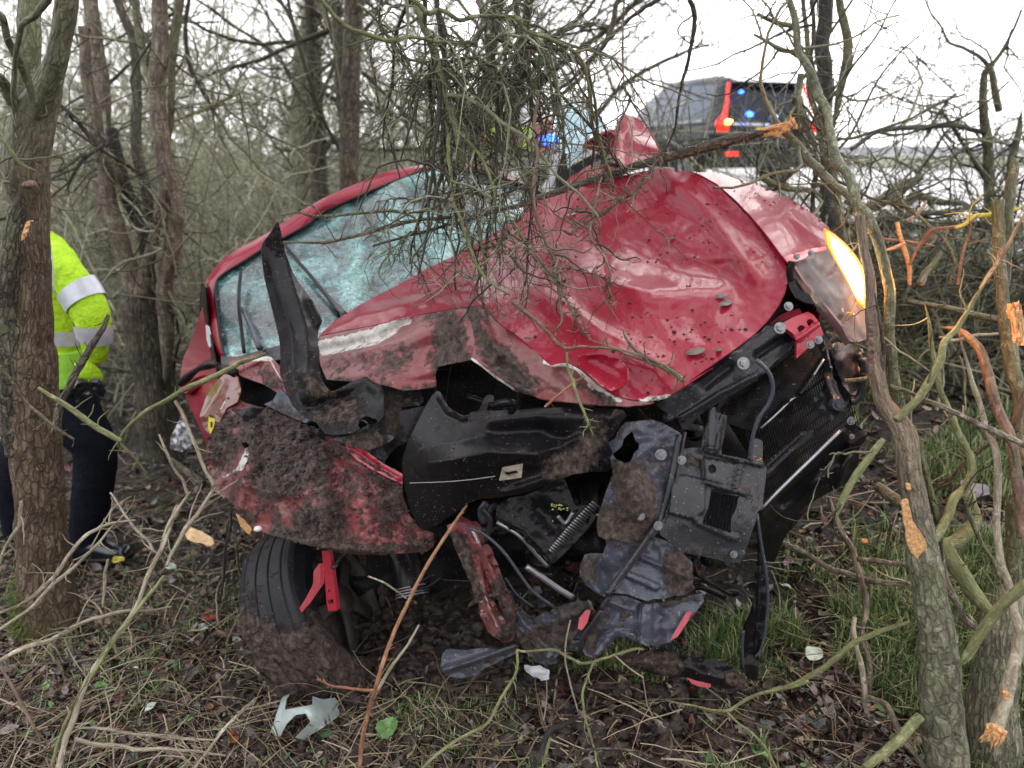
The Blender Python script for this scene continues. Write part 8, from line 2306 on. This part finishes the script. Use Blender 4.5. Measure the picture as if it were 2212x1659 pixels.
# head with cap, mostly hidden by the trunk
a = Acc()
hc = P(60, 405, YP)
V, Q, t_ = loft([(hc + [0, 0, z], np.array([r, 0, 0]), np.array([0, r * 1.2, 0])) for z, r in ((-.11, .03), (-.09, .055), (-.05, .07), (0, .078), (.05, .078), (.09, .06), (.115, .025))], 24)
a.add(V, t_, Q)
a.build('face', m_skin, PER)
a = Acc()
V, Q, t_ = loft([(hc + [.015, 0, -.0], [.03, 0, 0], [0, .012, .0]), (hc + [.085, 0, -.012], [.002, 0, .012], [0, .012, 0]), (hc + [.10, 0, -.02], [.001, 0, .004], [0, .006, 0])], 10)
a.add(V, t_, Q)
a.build('nose', m_skin, PER)
for s0 in (-1, 1):
    a = Acc()
    cyl(a, hc + [.066, .03 * s0, .012], (1, 0, 0), .011, .006, 12)
    a.build('eye', m_boot, PER)
    a = Acc()
    cyl(a, hc + [0, .094 * s0, 0], (0, 1, 0), .024, .012, 14)
    a.build('ear', m_skin, PER)
a = Acc()
cyl(a, hc + [.068, 0, -.06], (1, 0, 0), .016, .004, 12)
a.build('mouth', plain('lips', (.35, .12, .10), .5), PER)
a = Acc()
V, Q, t_ = loft([(hc + [0, 0, z], np.array([r, 0, 0]), np.array([0, r * 1.18, 0])) for z, r in ((.03, .083), (.06, .085), (.09, .078), (.12, .05), (.125, .01))], 24)
a.add(V, t_, Q)
a.build('hair', plain('short dark hair', (.04, .03, .02), .6), PER)

# ------------------------------------------------------------------ vehicles on the road
def car_body(name, label, cat, loc, rot, L, W, secs, mats, glass_rows, wheels, wheel_r=.36, extras=None):
    """secs: list of (x, z_bottom, z_belt, z_top, half width, half top width)"""
    root = empty(name, loc, label, cat)
    secs = np.array(secs, float)
    xs = np.linspace(secs[0, 0], secs[-1, 0], 64)
    s_ = np.stack([np.interp(xs, secs[:, 0], secs[:, k]) for k in range(6)], 1)
    for k in range(1, 6): s_[1:-1, k] = (s_[:-2, k] + s_[1:-1, k] * 2 + s_[2:, k]) / 4
    rows = []
    for x, zb, zl, zt, w_, wt in s_:
        half = [(0, zb), (w_ * .8, zb), (w_ * .96, zb + .06), (w_, zb + .28), (w_ * .995, (zb + zl) / 2 + .1), (w_ * .97, zl - .02), (w_ * .95, zl), (wt * 1.02, zt - .09), (wt * .96, zt - .03), (wt * .75, zt), (0, zt + .01)]
        ring = [(x, y, z) for y, z in half] + [(x, -y, z) for y, z in half[-2:0:-1]]
        rows.append(ring)
    rows = np.array(rows)
    n, m = rows.shape[:2]
    V = rows.reshape(-1, 3)
    M = np.array(Matrix.Rotation(rot, 3, 'Z'))
    i, k = np.meshgrid(np.arange(n - 1), np.arange(m), indexing='ij')
    Q = np.stack([i * m + k, (i + 1) * m + k, (i + 1) * m + (k + 1) % m, i * m + (k + 1) % m], -1).reshape(-1, 4)
    T = []
    V = np.vstack([V, rows[0].mean(0), rows[-1].mean(0)])
    for k_ in range(m):
        T += [[n * m, k_, (k_ + 1) % m], [n * m + 1, (n - 1) * m + (k_ + 1) % m, (n - 1) * m + k_]]
    tw = lambda v: np.asarray(v, float) @ M.T + np.array(loc)
    mesh('body', tw(V), T, Q, mats['paint'], root)
    f = lambda x: [np.interp(x, secs[:, 0], secs[:, k_]) for k_ in range(6)]

    def side_pt(x, t, sgn, out_=.006):
        _, zb, zl, zt, w_, wt = f(x)
        y = w_ * .95 * (1 - t) + wt * 1.02 * t
        z = zl * (1 - t) + (zt - .09) * t
        return (x, sgn * (y + out_), z)
    for (x0, x1, t0, t1, dx) in glass_rows:
        for sgn in (-1, 1):
            pts = [side_pt(x0, t0, sgn), side_pt(x1, t0, sgn), side_pt(x1 - dx, t1, sgn), side_pt(x0 + (dx if dx < 0 else 0), t1, sgn)]
            mesh('side_window', tw(pts), None, [[0, 1, 2, 3]], mats['glass'], root, False)
    for wx in wheels:
        for sgn in (-1, 1):
            c = tw([[wx, sgn * (W / 2 - .10), wheel_r]])[0]
            axd = M @ np.array([0, sgn, 0])
            wheel(root, c, axd, wheel_r, .22, m_rubber, mats['rim'], S=32)
            V_a, Q_a, t_a = loft([(tw([[wx, sgn * (W / 2 - .03), wheel_r]])[0], M @ np.array([1, 0, 0]) * (wheel_r + .06), np.array([0, 0, 1]) * (wheel_r + .06)), (tw([[wx, sgn * (W / 2 + .004), wheel_r]])[0], M @ np.array([1, 0, 0]) * (wheel_r + .06), np.array([0, 0, 1]) * (wheel_r + .06))], 30, True)
    if extras: extras(root, tw, M)
    return root


m_navy = plain('very dark blue car paint', (.006, .009, .020), .3, .0, .35)
m_navy.node_tree.nodes['Principled BSDF'].inputs['IOR'].default_value = 1.16
m_cglass = plain('dark car glass', (.02, .035, .08), .12, 0, .3)
m_sglass = plain('side glass with painted sky reflection', (.09, .12, .16), .15, 0, .35)  # lighter base colour paints the sky's reflection into the glass
m_sglass.node_tree.nodes['Principled BSDF'].inputs['IOR'].default_value = 1.25
m_tail = plain('lit red tail lamp', (.6, .02, .01), .3, em=(1, .018, .008), es=1.0)
m_amber = plain('lit amber lamp', (1, .4, .05), .3, em=(1, .42, .06), es=9)
m_blue = plain('lit blue beacon', (.05, .2, 1), .3, em=(.02, .12, 1), es=6)
m_blue2 = plain('bright blue beacon', (.2, .5, 1), .3, em=(.25, .55, 1), es=7)
m_plate = plain('yellow number plate', (.55, .42, .04), .5)


def suv_x(root, tw, M):
    def quad(name, pts, mat, th=.012, rx=-1):
        o = mesh(name, tw(pts), None, [[0, 1, 2, 3]], mat, root, False)
        md = o.modifiers.new('thickness', 'SOLIDIFY')
        md.thickness = th
        md.offset = 0
        return o
    quad('rear_window', [(-.015 + .0, -.72, 1.02), (-.015, .72, 1.02), (.165, .60, 1.56), (.165, -.60, 1.56)], m_cglass, .01)
    quad('spoiler', [(.03, -.66, 1.60), (.03, .66, 1.60), (.30, .62, 1.68), (.30, -.62, 1.68)], m_navy, .04)
    quad('number_plate', [(-.035, -.26, .82), (-.035, .26, .82), (-.03, .26, .93), (-.03, -.26, .93)], m_plate, .01)
    quad('rear_bumper', [(-.06, -.90, .32), (-.06, .90, .32), (-.06, .90, .60), (-.06, -.90, .60)], m_black, .08)
    for s0 in (-1, 1):
        pts = np.array([(.16, .70, 1.60), (.08, .76, 1.42), (.02, .80, 1.28), (-.04, .86, 1.14), (-.05, .89, 1.02), (-.05, .90, .86)]) * [1, s0, 1]
        a = Acc()
        add_tubes(a, catmull(tw(pts), 20)[None], np.interp(np.arange(20), [0, 9, 13, 16, 19], [.022, .03, .045, .12, .09])[None], 8, True)
        tl = a.build('tail_lamp', m_tail, root)
        a = Acc()
        clods(a, tw([[-.15, .88 * s0, 1.0]]), np.array([.075]))
        a.build('indicator', m_amber, tl)
    for y, z, mt, r_ in ((-.05, 1.10, m_blue2, .045), (.42, 1.12, m_blue, .06), (.60, 1.45, m_blue, .04)):
        a = Acc()
        clods(a, tw([[-.05, y, z]]), np.array([r_]))
        a.build('blue_beacon', mt, root)
    quad('tailgate_panel', [(-.045, -.70, .96), (-.045, .70, .96), (-.02, .70, 1.00), (-.02, -.70, 1.00)], m_alu, .01)
    quad('rear_reflector', [(-.11, .60, .50), (-.11, .85, .50), (-.11, .85, .56), (-.11, .60, .56)], m_tail, .01)
    for s0 in (-1, 1):
        quad('window_trim', [(.45, .952 * s0, 1.025), (3.2, .952 * s0, 1.015), (3.2, .952 * s0, 1.045), (.45, .952 * s0, 1.055)], m_alu, .012)
    for s0 in (-1, 1):
        a = Acc()
        add_tubes(a, catmull(tw(np.array([(.45, .60 * s0, 1.66), (.6, .60 * s0, 1.73), (2.2, .60 * s0, 1.74), (2.7, .60 * s0, 1.66)])), 20)[None], np.full((1, 20), .018), 6, True)
        a.build('roof_rail', m_alu, root)
        a = Acc().box(tw([[2.95, 1.02 * s0, 1.12]])[0], (.12, .22, .16), M)
        a.build('door_mirror', m_navy, root)
        for x_ in (1.25, 2.25):
            Acc().box(tw([[x_, .955 * s0, .98]])[0], (.20, .03, .03), M).build('door_handle', m_alu, root, False)


suv_secs = [(-.03, .40, .98, 1.02, .84, .80), (.02, .36, 1.02, 1.20, .90, .74), (.14, .34, 1.03, 1.60, .93, .68), (.35, .30, 1.03, 1.72, .95, .68), (1.2, .28, 1.02, 1.76, .95, .70), (2.2, .28, 1.01, 1.74, .95, .68), (2.9, .28, 1.00, 1.50, .95, .66), (3.45, .28, .99, 1.10, .94, .72), (3.7, .28, .96, 1.03, .93, .74), (4.5, .30, .86, .92, .88, .70), (4.75, .36, .70, .76, .78, .6)]
sp_ = P(1652, 365, 13.0)
car_body('dark_suv', 'very dark blue tall car with lit red tail lamps and blue beacons on the road', 'car', (sp_[0], 13.0, 1.06), R(109), 4.75, 1.9, suv_secs,
         {'paint': m_navy, 'glass': m_sglass, 'rim': m_alu}, [(.42, 1.15, .06, .93, 0), (1.25, 2.15, .06, .93, 0), (2.25, 3.2, .06, .93, .45)], [.9, 3.75], .37, suv_x)

m_white = plain('white car paint', (.62, .62, .64), .3, 0, .8)
m_yel = plain('fluorescent yellow square', (.62, .85, .05), .45)
m_blu = plain('blue square', (.02, .06, .42), .4)
m_org = plain('fluorescent orange red chevron', (.85, .12, .08), .45)


def pol_x(root, tw, M):
    def quad(name, pts, mat, th=.008):
        o = mesh(name, tw(pts), None, [[0, 1, 2, 3]], mat, root, False)
        md = o.modifiers.new('thickness', 'SOLIDIFY')
        md.thickness = th
        md.offset = 0
    for k in range(10):
        for r in range(2):
            for s0 in (-1, 1):
                y = .90 * s0
                quad('chequer_square', [(.3 + k * .38, y, .55 + r * .22), (.3 + (k + 1) * .38, y, .55 + r * .22), (.3 + (k + 1) * .38, y, .77 + r * .22), (.3 + k * .38, y, .77 + r * .22)], m_yel if (k + r) % 2 else m_blu)
    for k in range(6):
        y0 = -.72 + k * .24
        quad('rear_stripe', [(-.05, y0, .55), (-.05, y0 + .24, .55), (-.05, y0 + .24, .95), (-.05, y0, .95)], m_yel if k % 2 else m_org)
    a = Acc().box(tw([[2.0, 0, 1.50]])[0], (.28, 1.2, .09), M)
    lb = a.build('light_bar', m_blu, root, False)
    for y in (-.45, -.15, .2, .5):
        a = Acc()
        clods(a, tw([[1.85, y, 1.52]]), np.array([.06]))
        a.build('blue_beacon', m_blue2, root)
    for y in (-.7, .7):
        a = Acc()
        clods(a, tw([[-.09, y, .74]]), np.array([.13]))
        a.build('blue_beacon', m_blue, root)
        a = Acc()
        clods(a, tw([[-.07, y, 1.0]]), np.array([.06]))
        a.build('tail_lamp', m_tail, root)


pol_secs = [(-.03, .38, .90, .94, .80, .76), (.05, .34, .93, 1.10, .86, .70), (.3, .28, .94, 1.42, .89, .64), (1.2, .24, .93, 1.47, .89, .66), (2.2, .24, .92, 1.44, .89, .64), (3.0, .24, .90, 1.02, .88, .68), (4.1, .28, .76, .82, .82, .62), (4.3, .34, .62, .68, .72, .5)]
pp_ = P(1160, 330, 13.5)
car_body('police_car', 'white car with yellow and blue squares and blue lights half hidden behind the hanging branches', 'car', (-.12, 12.5, 1.06), R(96), 4.3, 1.8, pol_secs,
         {'paint': m_white, 'glass': m_cglass, 'rim': m_alu}, [(.5, 1.3, .06, .92, 0), (1.4, 2.8, .06, .92, .5)], [.8, 3.4], .33, pol_x)
# person-height roadside officer in yellow by the police car is hidden by twigs; tawny verge grass behind
sc.render.film_transparent = False
